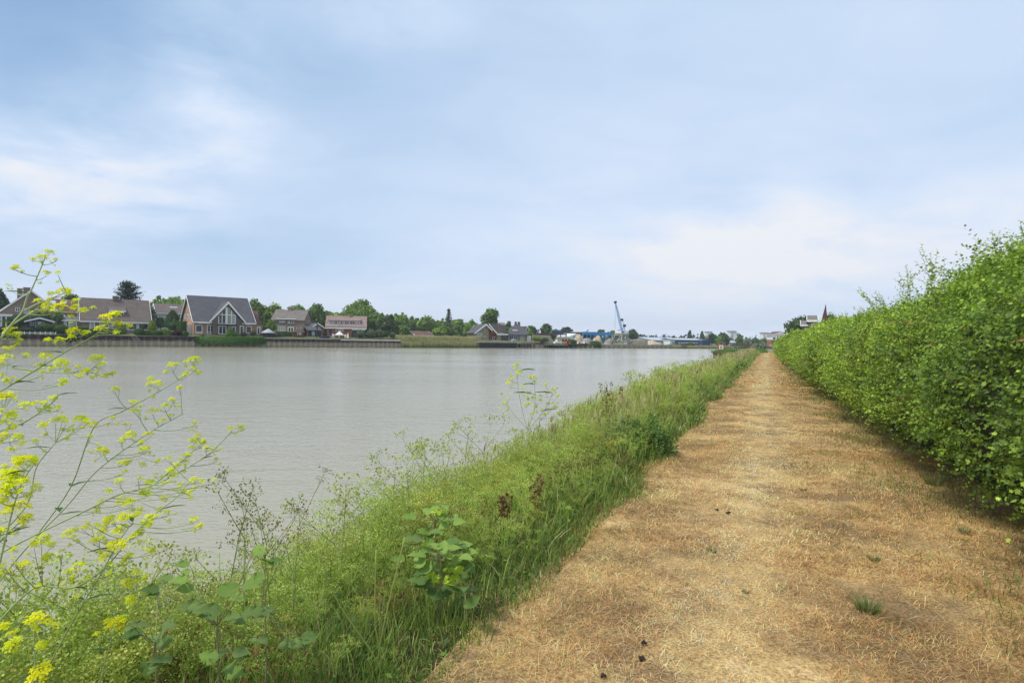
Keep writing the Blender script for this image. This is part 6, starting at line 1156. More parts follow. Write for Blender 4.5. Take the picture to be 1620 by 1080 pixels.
zh0 = Bk.uz(985, 527.5, s0)[1]; cab = b.box('machinery_house', uc_ - .9 - .6, uc_ + 3.0, s0 - .9, s0 + 2.2, zh0, zh0 + 1.1, M['white']); b.boxes('cab_window', [(uc_ - 1.3, uc_ + .2, s0 - .93, s0 - .905, zh0 + .35, zh0 + .85)], M['glass'], cab)
tipu, tipz = Bk.uz(972.5, 478.4, s0 + .6); fu_, fz_ = Bk.uz(984.5, 527, s0 + .6); f0 = np.array([fu_, s0 + .6, fz_]); t0 = np.array([tipu, s0 + .6, tipz])
jib = []; acc_ = Acc(); dd = norm(t0 - f0); nx = np.array([dd[2], 0, -dd[0]]); ny = np.array([0, 1., 0]); nseg = 16
def jw(t_): return .5 * math.sin(math.pi * min(1, .12 + t_ * .9)) ** .6 + .12
corn = [[f0 + (t0 - f0) * (i / nseg) + (nx * sx2 + ny * sy2) * jw(i / nseg) * .5 - a0 for i in range(nseg + 1)] for sx2, sy2 in ((-1, -1), (1, -1), (1, 1), (-1, 1))]
for c_ in corn: tube(acc_, c_, .09, .06, 4)
for i in range(nseg):
    for k in range(4): tube(acc_, [corn[k][i], corn[(k + 1) % 4][i + 1]], .055, .055, 3)
jo = acc_.build('jib', M['blue_metal'], b.root)
a = Acc(); tube(a, [t0 - a0 + [-.4, 0, 0], t0 - a0 + [.4, 0, .2]], .45, .45, 8); a.build('jib_head', M['dark_metal'], jo)
ap = Bk.uz(987.6, 515, s0 + .6); cw = Bk.uz(983.2, 505.8, s0 + .6); aP = (ap[0], s0 + .6, ap[1]); cP = (cw[0], s0 + .6, cw[1])
bar('mast', (uc_ + 2.2, s0 + .6, zh0 + 1.1), aP, .17, M['blue_metal']); bar('mast', (uc_ + .6, s0 + .6, zh0 + 1.1), aP, .12, M['blue_metal']); bar('luffing_arm', aP, cP, .09, M['blue_metal']); bar('tie_bar', cP, tuple(f0 + (t0 - f0) * .45), .05, M['blue_metal'])
bar('hoist_cable', tuple(t0), (tipu, s0 + .6, Bk.uz(971, 521, s0)[1]), .04, M['dark_metal'])
for nm, pp in (('counterweight', cP), ('sheave_head', aP)): b.box(nm, pp[0] - .45, pp[0] + .45, pp[1] - .4, pp[1] + .4, pp[2] - .45, pp[2] + .45, M['dark_metal'])
# long industrial building
s0 = 22; ua, z1 = Bk.uz(1009, 534.7, s0 + 8); uc, z2 = Bk.uz(1062, 537, s0 + 8); ze = Bk.uz(1030, 538.2, s0)[1]
b = Build(Bk, 'warehouse', 'long low grey warehouse behind the sand, with a pale sheet roof', 'warehouse', ua, s0, .1, 'warehouses behind the far quay'); b.gable(ua, uc, s0, s0 + 16, 0, ze, z1 + .3, M['grey_paint'], M['roof_light'], over=.3, trim=False)
s0 = 18; ua = Bk.u(1060, s0); uc = Bk.u(1071, s0); b = Build(Bk, 'warehouse', 'short white warehouse bay in the middle of the long grey row', 'warehouse', ua, s0, .1, 'warehouses behind the far quay'); b.box('wall', ua, uc, s0, s0 + 12, 0, Bk.uz(1065, 538.4, s0)[1], M['white']); b.box('roof', ua - .2, uc + .2, s0 - .3, s0 + 12, Bk.uz(1065, 538.4, s0)[1] + .002, Bk.uz(1065, 537.6, s0)[1] + .1, M['roof_light']); b.pwin(1063, 540, 1068, 545, s0, panes=1, glass=M['grey_paint'], name='roller_door')
s0 = 17; ua = Bk.u(1071.2, s0); uc = Bk.u(1118, s0); zt = Bk.uz(1095, 538.2, s0)[1]; b = Build(Bk, 'warehouse', 'dark blue-fronted warehouse with a pale roof at the right end of the row', 'warehouse', ua, s0, .1, 'warehouses behind the far quay'); b.gable(ua, uc, s0, s0 + 14, 0, zt, Bk.uz(1095, 536, s0 + 7)[1], M['blue_dark'], M['roof_light'], over=.3, trim=False)
for k in range(9): x_ = 1073 + k * 4; b.pwin(x_, 541.2, x_ + 3, 543.2, s0, panes=2, glass=M['curtain'], fw=.15)
b.box('end_bay', Bk.u(1110, s0 - 2), uc, s0 - 2, s0 - .01, 0, zt + .3, M['blue_dark'])
# small far houses and towers
def tower(label, x0, x1, yt, D, deg=10):
    f_ = frame_at(x0, D, deg); u1 = f_.u(x1, 0); z1 = f_.uz(x0, yt, 0)[1]; b = Build(f_, 'tower_block', label, 'tower block', 0, 0, 0, 'distant white tower blocks'); b.box('wall', 0, u1, 0, u1 * .9, 0, z1 - 2, M['white']); b.box('roof', -u1 * .12, u1 * 1.05, -u1 * .1, u1, z1 - 1.998, z1 - .6, M['rubble'])
    for j in range(6):
        z_ = z1 - 5.5 - j * 4.2
        if z_ > 3: b.box('window', u1 * .08, u1 * .4, -.15, .02, z_, z_ + 1.9, M['grey_paint'])
tower('white tower block farthest left, above the round trees', 1118.5, 1126, 523.5, 900); tower('white tower block with a dark stair strip, the middle and broadest one', 1155.5, 1164.5, 522.5, 850); tower('lower white tower block just right of the broadest one', 1164.6, 1169.5, 526, 860); tower('white tower block farthest right, near the end of the path', 1207, 1215, 525, 900)
tower('pale grey flat block far behind the trees left of the twin-gabled house', 741, 754.5, 509.5, 620)
def small_house(label, x0, x1, yt, ye, yb, D, wall, roof, deg=15, axis='u', group='small houses in the distance'):
    f_ = frame_at(x0, D, deg); u1 = f_.u(x1, 0); ze_ = f_.uz(x0, ye, 0)[1]; zr_ = f_.uz(x0, yt, 3)[1]; b = Build(f_, 'distant_house', label, 'house', 0, 0, 0, group); rf_ = b.gable(0, u1, 0, 7, -.5, ze_, zr_, wall, roof, over=.3, trim=False, axis=axis)
    z0 = f_.uz(x0, yb, 0)[1]; h_ = ze_ - z0
    for k in range(3): b.window(u1 * (.12 + .28 * k), u1 * (.30 + .28 * k), z0 + h_ * .35, z0 + h_ * .85, 0, panes=2, fw=.12)
small_house('white house with a grey roof left of the dark conifer', 1150, 1158, 539, 541, 547, 330, M['white'], M['roof_grey']); small_house('grey-roofed house just left of the dark conifer', 1157.5, 1167, 540, 542, 547, 320, M['grey_paint'], M['roof_light']); small_house('small grey house between the bushes right of the conifer', 1192, 1199, 541, 543, 548, 330, M['grey_paint'], M['roof_grey'])
small_house('far white house between the poplars and the warehouse end', 1121, 1129, 541.5, 543, 547, 330, M['canvas'], M['roof_grey'])
small_house('beige roof end showing behind the tan twin-gabled house', 793, 800, 511, 516, 535, 250, M['brick_tan'], M['roof_grey'])
# apartment building and houses behind the hedge
f_ = frame_at(1222.5, 262, -6); u1 = f_.u(1249, 0); ze_ = f_.uz(1224, 528.6, 0)[1]; um = f_.u(1237, 0); zr_ = f_.uz(1237, 524.6, 0)[1]
b = Build(f_, 'apartment_building', 'brick and white apartment building with balconies rising above the far end of the hedge', 'apartment building', u1 / 2, 0, 0); b.gable(f_.u(1227, 0), u1, 0, 12, 0, ze_ - 2.7, zr_ - 2.7, M['brick_red'], M['roof_red'], axis='s', trim=False, over=0); b.gable(f_.u(1227, 0), u1, -.06, 12, ze_ - 2.8, ze_, zr_, M['white'], M['roof_red'], axis='s', over=.4)
for k in range(3): z_ = ze_ - 1.2 - k * 2.8; bl_ = b.box('balcony', f_.u(1222.6, 0), f_.u(1227, 0) - .02, .2, 5, z_ - 1.3, z_ - 1.1, M['white']); b.boxes('railing', [(f_.u(1222.6, 0), f_.u(1227, 0) - .02, .2, .24, z_ - 1.098, z_ - .2)], M['dark_metal'], bl_)
for x0, x1 in ((1229, 1231.5), (1235, 1237), (1239.5, 1243)):
    for k in range(3): z_ = ze_ - 2.3 - k * 2.8; b.window(f_.u(x0, 0), f_.u(x1, 0), z_, z_ + 1.9, -.08, panes=1, fw=.12)
def back_house(label, x0, x1, yt, ye, D, wall, roof):
    f_ = frame_at(x0, D, -27); u1 = f_.u(x1, 0); ze_ = f_.uz(x0, ye, 0)[1]; zr_ = f_.uz(x0, yt, 0)[1]; b = Build(f_, 'brick_house', label, 'house', 0, 0, 0, 'houses behind the hedge'); b.gable(0, u1, 0, 7, 0, ze_, zr_, wall, roof, over=.25); b.window(u1 * .3, u1 * .6, ze_ - 1.6, ze_ - .4, 0, panes=2)
back_house('house gable showing above the hedge left of the taller one', 1269, 1279, 508, 514, 86, M['brick_tan'], M['roof_grey']); back_house('taller pale house with a weathered roof showing above the hedge', 1279.5, 1290, 500, 507, 80, M['brick_brown'], M['roof_grey'])
tp = P(1305.5, 480, 70); b0 = P(1297.5, 498, 70); b1 = P(1308, 498, 70); zb = b0[2]; o = tag(empty('turret', (b1[0] - .45, b1[1], 0)), 'pointed dark red turret roof sticking up above the hedge', 'turret'); rr = (b1[0] - b0[0]) / 2 * 1.25
c_ = np.array([(b0[0] + b1[0]) / 2, 70, 0]); oo = np.array(o.location)
V = [c_ + [rr * math.cos(a_), rr * math.sin(a_), zb - 1.5] - oo for a_ in np.linspace(0, 2 * np.pi, 6, endpoint=False)] + [np.array([tp[0], 70, tp[2]]) - oo]; M['spire'] = roof_m('dark_red_spire_tiles', (0.085, 0.035, 0.03)); link('roof', mesh_np('roof', V, [[[i, (i + 1) % 6, 6] for i in range(6)]], mats=[M['spire']]), o)
a = Acc(); tube(a, [c_ - oo + [0, 0, 0], c_ - oo + [0, 0, zb - 1.49]], rr * .9, rr * .9, 6); a.build('wall', M['brick_brown'], o)
# mooring sign on a post in the water
sp_ = P(1141, 549.2, 118); b = Build(frame_at(1141, 118, 0), 'river_sign', 'square white river sign with a red border showing a 6, standing in the water', 'sign', 0, 0, -1.3)
zc3 = sp_[2]; w2 = .62; b.box('board', -w2, w2, 0, .05, zc3 - w2, zc3 + w2, M['sign_red']); b.box('face', -w2 * .74, w2 * .74, -.012, -.002, zc3 - w2 * .74, zc3 + w2 * .74, M['white']); b.box('post', -.06, .06, .052, .17, -2.0, zc3 + w2, M['grey_paint'])
cu = bpy.data.curves.new('digit', 'FONT'); cu.body = '6'; cu.size = .95; cu.extrude = .004; cu.align_x = 'CENTER'; cu.align_y = 'CENTER'; fo_ = bpy.data.objects.new('digit', cu); COL.objects.link(fo_); fo_.parent = b.root; fo_.location = (0, -.02, zc3 + 1.3); fo_.rotation_euler = (R(90), 0, 0); cu.materials.append(M['dark_metal'])
bpy.context.view_layer.update(); dme = bpy.data.meshes.new_from_object(fo_); mo_ = link('digit', dme, b.root, fo_.location, (R(90), 0, 0)); bpy.data.objects.remove(fo_)
# overgrown old quay head on the near side
Nf = Frame(*W(np.array(104.), np.array(-8.6))[:2], R(-24.2)); quay('old overgrown quay head with rotting timber sheeting beyond the reeds', Nf, 0, 9.5, 0, -.35, M['wood_brown'], pw=.9, caph=.12, z0=-1.6)
Nq = Frame(*W(np.array(104.), np.array(-8.6))[:2], R(65.8)); 
V = [W(104, -8.6, -.22), W(104, 1, -.1), W(136, 1, -.1), W(136, -8.6, -.22), W(104, -8.6, -2), W(104, 1, -2), W(136, 1, -2), W(136, -8.6, -2)]
tag(link('quay_head_ground', mesh_np('quay_head_ground', V, [[[0, 1, 2, 3], [0, 4, 5, 1], [3, 2, 6, 7], [0, 3, 7, 4]]], mats=[M['lawn']])), kind='structure')
# ------------------------------------------------------------------ trees, shrubs and reeds across the river
def crown_pts(g, n, lobes, size):
    k = g.integers(0, len(lobes), n); L_ = np.array(lobes)[k]; d = rand_dirs(n, g); r = g.uniform(.62, 1.06, n)[:, None]
    return L_[:, :3] + d * r * L_[:, 3:6], d, k
def tree(label, x0, x1, ytop, ybase, s=None, D=None, cols=((0.06, 0.12, 0.028), (0.10, 0.175, 0.035)), kind='round', name='broadleaf_tree', seed=None, dens=1.0, grp='trees across the river', trunk=True, lobes_n=None):
    g = np.random.default_rng(seed if seed is not None else int(x0 * 13 + ytop)); xc = (x0 + x1) / 2
    if D is None: u_ = BANK.u(xc, s); D = BANK.D(u_, s)
    k_ = D / F; top = P(xc, ytop, D); w_ = (x1 - x0) / 2 * k_ * 1.1; base = P(xc, ybase, D)[2]; zg = min(base, 1.5) if base > -1 else base; zg = base
    H = top[2] - zg; root = tag(empty(name, (top[0], D, zg)), label, 'tree', grp); cs = [np.array(c) for c in cols]
    area = (x1 - x0) * (ybase - ytop) * .4; n = int(min(7000, max(350, area * 3.4 * dens))); ls = 1.75 * k_ / .632 * 1.0
    acc = Acc()
    if kind in ('round', 'tall'):
        nl = lobes_n or int(7 + min(16, area / 120)); lobes = []
        cz, hz = (H * .58, H * .42) if kind == 'round' else (H * .55, H * .45)
        for i in range(nl):
            d = rand_dirs(1, g)[0]; rr = g.uniform(.25, .62); q = rr * 1.05; cx = d * np.array([w_, w_ * .9, hz]) * q + [0, 0, cz]; lw = w_ * g.uniform(.42, .6); lh = min(hz * .6, lw * g.uniform(.75, 1.0)); lobes.append((*cx, lw, lw, lh))
        lobes.append((0, 0, H - hz * .45, w_ * .45, w_ * .45, hz * .45)); lobes.append((0, 0, cz, w_ * .62, w_ * .6, hz * .7))
        Pn, d, k = crown_pts(g, n, lobes, ls); tone = g.uniform(.75, 1.25, len(lobes))[k]; m_ = g.random(n) < np.clip(.45 + .5 * (g.random(len(lobes))[k] - .5), 0, 1)
        C = np.where(m_[:, None], cs[1], cs[0]) * (tone * g.uniform(.75, 1.25, n))[:, None]
        scatter(acc, quadV * [1.3, 1, 1] - [0, .5, 0], quadT, [], Pn, basis(rand_dirs(n, g), norm(d + g.normal(0, .5, (n, 3)) + [0, 0, .4])), ls * g.uniform(.6, 1.5, n), C)
        ico = ICO
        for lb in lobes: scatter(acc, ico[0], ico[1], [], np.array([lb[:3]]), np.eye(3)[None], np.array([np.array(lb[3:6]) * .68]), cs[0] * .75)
    elif kind in ('poplar', 'column'):
        t = g.random(n); r = w_ * np.sin(np.clip(t * .92 + .06, 0, 1) * np.pi) ** .6 * (1 - .35 * t) * g.uniform(.5, 1.05, n); an = g.uniform(0, 6.28, n); Pn = np.stack([r * np.cos(an), r * np.sin(an), H * (.06 + .94 * t)], -1); C = np.where(g.random(n)[:, None] < .5, cs[1], cs[0]) * g.uniform(.7, 1.3, n)[:, None]
        scatter(acc, quadV - [0, .5, 0], quadT, [], Pn, basis(norm(rand_dirs(n, g) + [0, 0, .8]), rand_dirs(n, g)), ls * g.uniform(.6, 1.4, n), C)
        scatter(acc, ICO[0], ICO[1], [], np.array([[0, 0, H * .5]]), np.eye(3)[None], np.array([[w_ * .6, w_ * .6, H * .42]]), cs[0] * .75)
    elif kind == 'cedar':
        nb = 58
        for i in range(nb):
            t = .12 + .86 * i / nb; an = i * 2.4; rl = w_ * (1.08 - t) ** .7 * g.uniform(.65, 1.1); bz = H * t; m_ = n // nb; q = g.random(m_) ** .6
            Pn = np.stack([np.cos(an) * rl * q, np.sin(an) * rl * q, bz - .02 * H + .07 * H * q ** 2 + 0 * q], -1) + g.normal(0, 1, (m_, 3)) * [w_ * .09, w_ * .09, H * .014]
            C = np.where(g.random(m_)[:, None] < .5, cs[1], cs[0]) * g.uniform(.7, 1.3, m_)[:, None]; scatter(acc, quadV - [0, .5, 0], quadT, [], Pn, basis(norm(rand_dirs(m_, g) * [1, 1, .25]), norm(rand_dirs(m_, g) + [0, 0, 1.5])), ls * g.uniform(.6, 1.3, m_), C)
            a2 = Acc(); tube(acc, [(0, 0, bz - .03 * H), (np.cos(an) * rl, np.sin(an) * rl, bz + .05 * H)], .07, .02, 3, (0.06, 0.045, 0.035))
    elif kind == 'spruce':
        nb = 15
        for i in range(nb):
            t = .10 + .88 * i / nb; rr = w_ * (1.04 - t) ** .85 * g.uniform(.85, 1.1)
            for j in range(7):
                an = j * .9 + i * 1.3; m_ = max(6, n // (nb * 7)); q = g.random(m_); Pn = np.stack([np.cos(an) * rr * q, np.sin(an) * rr * q, H * t - H * .035 * q + 0 * q], -1) + g.normal(0, 1, (m_, 3)) * [w_ * .06, w_ * .06, H * .006]
                C = np.where(g.random(m_)[:, None] < .5, cs[1], cs[0]) * g.uniform(.7, 1.3, m_)[:, None]; scatter(acc, quadV - [0, .5, 0], quadT, [], Pn, basis(norm(rand_dirs(m_, g) * [1, 1, .2]), norm(rand_dirs(m_, g) + [0, 0, 1])), ls * .85 * g.uniform(.6, 1.3, m_), C)
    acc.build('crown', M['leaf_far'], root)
    if trunk:
        a = Acc(); r_ = max(.12, H * .02); top_h = H * (.97 if kind in ('spruce', 'cedar') else .6); lean = g.uniform(-.03, .03) * H
        tube(a, [(0, 0, -.3), (lean * .4, 0, H * .2), (lean, 0, top_h * .7), (lean * .6 if kind not in ('spruce', 'cedar') else 0, 0, top_h)], r_ * 1.25, r_ * .3, 7)
        if kind in ('round', 'tall'):
            for j in range(4): an = j * 1.7; tube(a, [(lean * .5, 0, H * .25), (math.cos(an) * w_ * .3, math.sin(an) * w_ * .3, H * .5), (math.cos(an) * w_ * .5, math.sin(an) * w_ * .5, H * .7)], r_ * .55, r_ * .2, 5)
        a.build('trunk', M['bark'], root)
    return root
bmi = bmesh.new(); bmesh.ops.create_icosphere(bmi, subdivisions=2, radius=1.0); ICO = (np.array([v.co[:] for v in bmi.verts]), np.array([[v.index for v in f.verts] for f in bmi.faces])); bmi.free()
GL = ((0.14, 0.22, 0.04), (0.22, 0.32, 0.06)); GM = ((0.10, 0.17, 0.04), (0.16, 0.24, 0.055)); GD = ((0.06, 0.105, 0.035), (0.095, 0.15, 0.05)); GB = ((0.055, 0.085, 0.055), (0.09, 0.125, 0.08)); GY = ((0.12, 0.20, 0.03), (0.18, 0.27, 0.04)); RD = ((0.05, 0.018, 0.018), (0.09, 0.03, 0.028)); GS = ((0.14, 0.17, 0.10), (0.24, 0.27, 0.17))
T = tree
T('dark tree cut by the left edge of the photo behind the brick gable house', -22, 8, 452, 512, s=30, cols=GD)
T('dark green tree behind the dark red roof', 92, 128, 463, 510, s=52, cols=GD)
T('dark red-leaved tree between the brick gable and the garden cabin', 74, 90, 484, 518, s=20, cols=RD, name='copper_beech', dens=1.2)
T('green tree in front of the brick gable house', 44, 74, 492, 519, s=11, cols=GD); T('bushy green tree right of the garden cabin', 84, 100, 492, 521, s=10, cols=GM)
T('low dark green tree behind the garden room', 16, 44, 498, 520, s=10, cols=GD)
T('spreading blue-green cedar rising behind the long low house', 172, 232, 446, 520, s=28, cols=GB, kind='cedar', name='cedar_tree', dens=2.0)
T('light green tree behind the terraced house with skylights', 232, 262, 472, 510, s=62, cols=GL); T('broad light green tree left of the slate roof', 254, 298, 469, 510, s=66, cols=GL); T('grey-green tree right of the cedar', 230, 248, 486, 515, s=26, cols=GS)
T('dark conifer between the terraced house and the clipped hedge', 262, 284, 491, 522, s=16, cols=GD, kind='poplar', name='conifer_tree'); T('dark bushy tree right of the long low house', 243, 264, 502, 524, s=13, cols=GD)
T('tree just right of the slate roof ridge', 386, 418, 472, 525, s=34, cols=GM); T('top of a tree showing over the slate roof ridge', 322, 356, 470, 520, s=50, cols=GD); T('bright green tree left of the weathered roof', 414, 454, 479, 528, s=36, cols=GL); T('young light green tree beside the grey-brown brick house', 418, 438, 505, 531, s=9, cols=GL)
T('flat-topped tree behind the weathered roof', 452, 490, 483, 528, s=52, cols=GL); T('large dark tree with a pointed top right of the weathered roof', 482, 520, 479.5, 530, s=34, cols=GM, dens=1.3); T('bright green tree behind the brick garage', 505, 532, 492, 530, s=36, cols=GY)
T('broad yellow-green tree directly behind the pinkish roof', 528, 586, 489, 530, s=40, cols=GY, dens=1.2); T('tallest round tree of the row, behind the red-roofed house', 546, 597, 472.5, 530, s=52, cols=GL, dens=1.4); T('dark green tree right of the pinkish roof', 578, 612, 494, 531, s=40, cols=GM); T('grey-green narrow tree in the middle of the tree row', 600, 618, 498, 532, s=44, cols=GS)
T('dark conifer among the trees behind the clipped willows', 611, 626, 497.5, 532, s=40, cols=GD, kind='poplar', name='conifer_tree', dens=1.4); T('light tree at the right end of the dense tree row', 618, 642, 499, 533, s=46, cols=GL); T('low round tree above the left end of the reeds', 626, 652, 514, 535, s=24, cols=GM)
T('rounded tree with pale tips behind the cottage', 654, 690, 501, 535, s=46, cols=GL, dens=1.2); T('dark low tree left of the cottage', 640, 662, 511, 535, s=42, cols=GD); T('bright green round bushy tree in front of the tall conifer', 684, 712, 516, 536, s=22, cols=GY, dens=1.4)
T('tall thin conifer with see-through layered branches', 700, 719, 485.5, 530, s=30, cols=((0.10, 0.12, 0.085), (0.17, 0.18, 0.14)), kind='spruce', name='conifer_tree', dens=1.1)
T('green tree right of the tall thin conifer', 712, 734, 514, 536, s=36, cols=GM); T('light green tree left of the twin-gabled house', 730, 750, 513.5, 536, s=40, cols=GL); T('green tree touching the left gable of the tan house', 742, 764, 514, 536, s=34, cols=GL)
T('tall open-crowned tree towering over the tan twin-gabled house', 760, 788, 487.5, 524, s=34, cols=GM, dens=1.3, lobes_n=11)
T('dark tree between the tan house and the pyramid roof', 797, 812, 508, 532, s=34, cols=GD); T('small yellow-green tree left of the pyramid roof', 798, 806, 517, 532, s=12, cols=GY); T('climber-green tree against the rear gable right of the pyramid roof', 831, 845, 521, 537, s=14, cols=GY)
T('rounded dark tree behind the pyramid-roofed house', 829, 851, 514.5, 534, s=50, cols=GD); T('block-shaped tall dark tree behind the open brown shed', 851, 873, 511.5, 534, s=46, cols=GD); T('low dark trees behind the open shed roof', 868, 888, 520.5, 534, s=48, cols=GM); T('round dark tree behind the dark blue shed', 887, 906, 517, 535, s=46, cols=GD); T('small cut-off tree top over the blue hall', 942, 957, 521, 536, s=60, cols=GM); T('low wide dark tree left of the crane', 960, 981, 523, 540, s=46, cols=GM); T('dense dark tree right of the crane', 992, 1010, 520, 543, s=26, cols=GD, dens=1.2); T('slim tree standing in the yard before the beige wall', 872, 879, 527, 541, s=4.5, cols=GD); T('single tree left of the warehouse roof', 1008, 1022, 530, 543, s=90, cols=GD)
T('left poplar of the pair above the warehouse', 1087, 1095, 523, 546, s=60, cols=GD, kind='poplar', name='poplar_tree', dens=2); T('right poplar of the pair above the warehouse', 1107, 1114, 524.3, 546, s=60, cols=GD, kind='poplar', name='poplar_tree', dens=2); T('small round tree on the warehouse roof line', 1060, 1071, 531.5, 545, s=70, cols=GD)
T('dark tree group leader right of the warehouse', 1116, 1136, 527.5, 549, s=18, cols=GD); T('bright round tree before the darker ones', 1130, 1150, 532, 550, s=12, cols=GM); T('tall dark pointed tree behind the bright round tree', 1135, 1154, 526, 549, s=24, cols=GD, kind='tall'); T('small bright bush-like tree above the river sign', 1135, 1146, 540.5, 550, s=6, cols=GY)
T('dark slender conifer right of the white houses', 1164, 1176, 529.5, 551, s=12, cols=GM, kind='poplar', name='conifer_tree', dens=2); T('round tree right of the slender conifer', 1173, 1190, 538, 551.5, s=14, cols=GS); T('round dark tree left of the rightmost tower', 1187, 1203, 534.5, 550, s=26, cols=GD); T('low dark tree under the rightmost tower', 1200, 1214, 536, 550, s=26, cols=GM); T('dark tree at the far end of the hedge', 1208, 1224, 537, 553, s=18, cols=GD); T('far dark tree behind the small grey house', 1178, 1190, 538.5, 549, s=60, cols=GD)
T('pale silvery willow by the water at the end of the path', 1190, 1220, 543, 556, D=190, cols=GS, name='willow_tree', dens=1.6, grp='trees near the end of the path'); T('green bush-like tree where the path ends', 1196, 1214, 551, 559, D=128, cols=GM, grp='trees near the end of the path', dens=2)
T('dark tree rising behind the hedge left of the back houses', 1246, 1300, 498, 556, D=110, cols=GD, grp='trees behind the hedge', dens=1.0)
T('dark tree behind the hedge right of the turret', 1296, 1330, 494, 560, D=95, cols=GD, grp='trees behind the hedge')
# far treeline that reads as one mass
acc = Acc(); n = 9000; u = rng.uniform(60, 1500, n); s = rng.uniform(150, 420, n); hh = (4 + 5 * np.abs(fbm(u, s * 0, .035, 3)) + 3 * np.abs(fbm(u, s * 0, .15, 7))) * rng.random(n) ** .5; Pn = BA[None] + u[:, None] * E1 + s[:, None] * E2; Pn = np.concatenate([Pn, hh[:, None]], 1)
C = np.where(rng.random(n)[:, None] < .5, np.array([0.045, 0.08, 0.03]), np.array([0.07, 0.115, 0.04])) * rng.uniform(.7, 1.3, n)[:, None]
scatter(acc, quadV * [1.4, 1, 1], quadT, [], Pn, basis(rand_dirs(n), rand_dirs(n)), rng.uniform(1.4, 3.2, n), C); tag(acc.build('far_treeline', M['leaf_far']), 'low dark far-off treeline along the horizon', 'treeline', kind='stuff')
acc = Acc(); n = 22000; u = rng.uniform(34, 150, n); s = rng.uniform(56, 84, n); hh = (6.2 + 4 * np.abs(fbm(u, s * 0, .12, 3)) + 2.5 * np.abs(fbm(u, s * .2, .5, 9))) * rng.random(n) ** .6; Pn = BA[None] + u[:, None] * E1 + s[:, None] * E2; Pn = np.concatenate([Pn, hh[:, None]], 1)
C = np.where(rng.random(n)[:, None] < .5, np.array([0.11, 0.18, 0.04]), np.array([0.18, 0.27, 0.055])) * rng.uniform(.7, 1.3, n)[:, None]
scatter(acc, quadV * [1.4, 1, 1], quadT, [], Pn, basis(rand_dirs(n), rand_dirs(n)), rng.uniform(.8, 1.8, n), C); tag(acc.build('garden_woodland', M['leaf_far']), 'mass of green garden trees behind the riverside houses', 'woodland', kind='stuff')
# clipped shrubs and hedges of the gardens
def shrub(label, xc, yc, rx, ry, s, cols, name='clipped_shrub', shape='ball', cat='shrub', grp='clipped garden shrubs across the river'):
    u_ = BANK.u(xc, s); D = BANK.D(u_, s); k_ = D / F; c = P(xc, yc, D); g = np.random.default_rng(int(xc * 7 + yc)); a = rx * k_; h = ry * k_; zb = c[2] - h; n = int(min(1800, 220 + rx * ry * 9)); d = rand_dirs(n, g); acc = Acc()
    if shape == 'ball': Pn = d * [a, a * .9, h] * g.uniform(.9, 1.04, n)[:, None] + [0, 0, h]
    elif shape == 'cone': t = g.random(n); r = a * np.sqrt(np.clip(1 - t ** 1.6, 0, 1)); an = g.uniform(0, 6.28, n); Pn = np.stack([r * np.cos(an), r * np.sin(an), 2 * h * t], -1); d = norm(np.stack([np.cos(an), np.sin(an), 0 * an + .4], -1))
    else:
        Pn = g.uniform(-1, 1, (n, 3)); ax_ = g.choice(3, n, p=[.15, .45, .4]); sg = np.where(g.random(n) < .5, -1, 1); sg[ax_ == 2] = 1; sg[ax_ == 1] = -1; Pn[np.arange(n), ax_] = sg * g.uniform(.93, 1.03, n); d = np.zeros((n, 3)); d[np.arange(n), ax_] = sg; Pn = Pn * [a, min(a, .8), h] + [0, 0, h]
        ca, sa = math.cos(BT), math.sin(BT); Rm = np.array([[ca, -sa, 0], [sa, ca, 0], [0, 0, 1]]); a_s = 1 / (ca + .0); Pn = (Pn * [a_s, 1, 1]) @ Rm.T; d = d @ Rm.T
    C = np.where(g.random(n)[:, None] < .5, cols[0], cols[1]) * g.uniform(.8, 1.25, n)[:, None]; ls = 1.5 * k_ / .632 * .8
    scatter(acc, quadV - [0, .5, 0], quadT, [], Pn, basis(rand_dirs(n, g), norm(d + g.normal(0, .5, (n, 3)))), ls * g.uniform(.5, 1.2, n), C)
    if shape == 'box':
        V = np.array([(x_ * a * .93 * a_s, y_ * min(a, .8) * .93, z_ * h) for z_ in (0, 1.93) for x_, y_ in ((-1, -1), (1, -1), (1, 1), (-1, 1))]) @ Rm.T; acc.add(V, None, [(0, 1, 5, 4), (1, 2, 6, 5), (2, 3, 7, 6), (3, 0, 4, 7), (4, 5, 6, 7)], np.array(cols[0]) * .8)
    else: scatter(acc, ICO[0], ICO[1], [], np.array([[0, 0, h * (.95 if shape == 'ball' else .8)]]), np.eye(3)[None], np.array([[a * .88, a * .8, h * (.9 if shape == 'ball' else .95)]]), np.array(cols[0]) * .8)
    o = acc.build(name, M['leaf_far'], loc=(c[0], c[1], zb)); tag(o, label, cat, grp)
S = shrub; CG = ((0.045, 0.10, 0.02), (0.08, 0.155, 0.03)); CY = ((0.15, 0.21, 0.025), (0.24, 0.31, 0.035)); CDk = ((0.03, 0.055, 0.02), (0.045, 0.08, 0.03))
S('dark round bush left of the low white fence', 8, 521, 16, 5, 3.5, CDk); S('long low bush behind the low white fence', 42, 521.5, 13, 3.6, 2.6, CDk); S('round green bush right of the garden cabin', 72, 517, 11, 5.5, 3, CG); S('dome-shaped green bush left of the dark red one', 95, 521, 10, 7.5, 2.5, CG); S('small dark red bush under the roller shutter', 118, 519.5, 5.5, 3.2, 4.5, RD, name='red_shrub'); S('low green bush right of the dark red one', 131, 520, 7.5, 3, 4.5, CG)
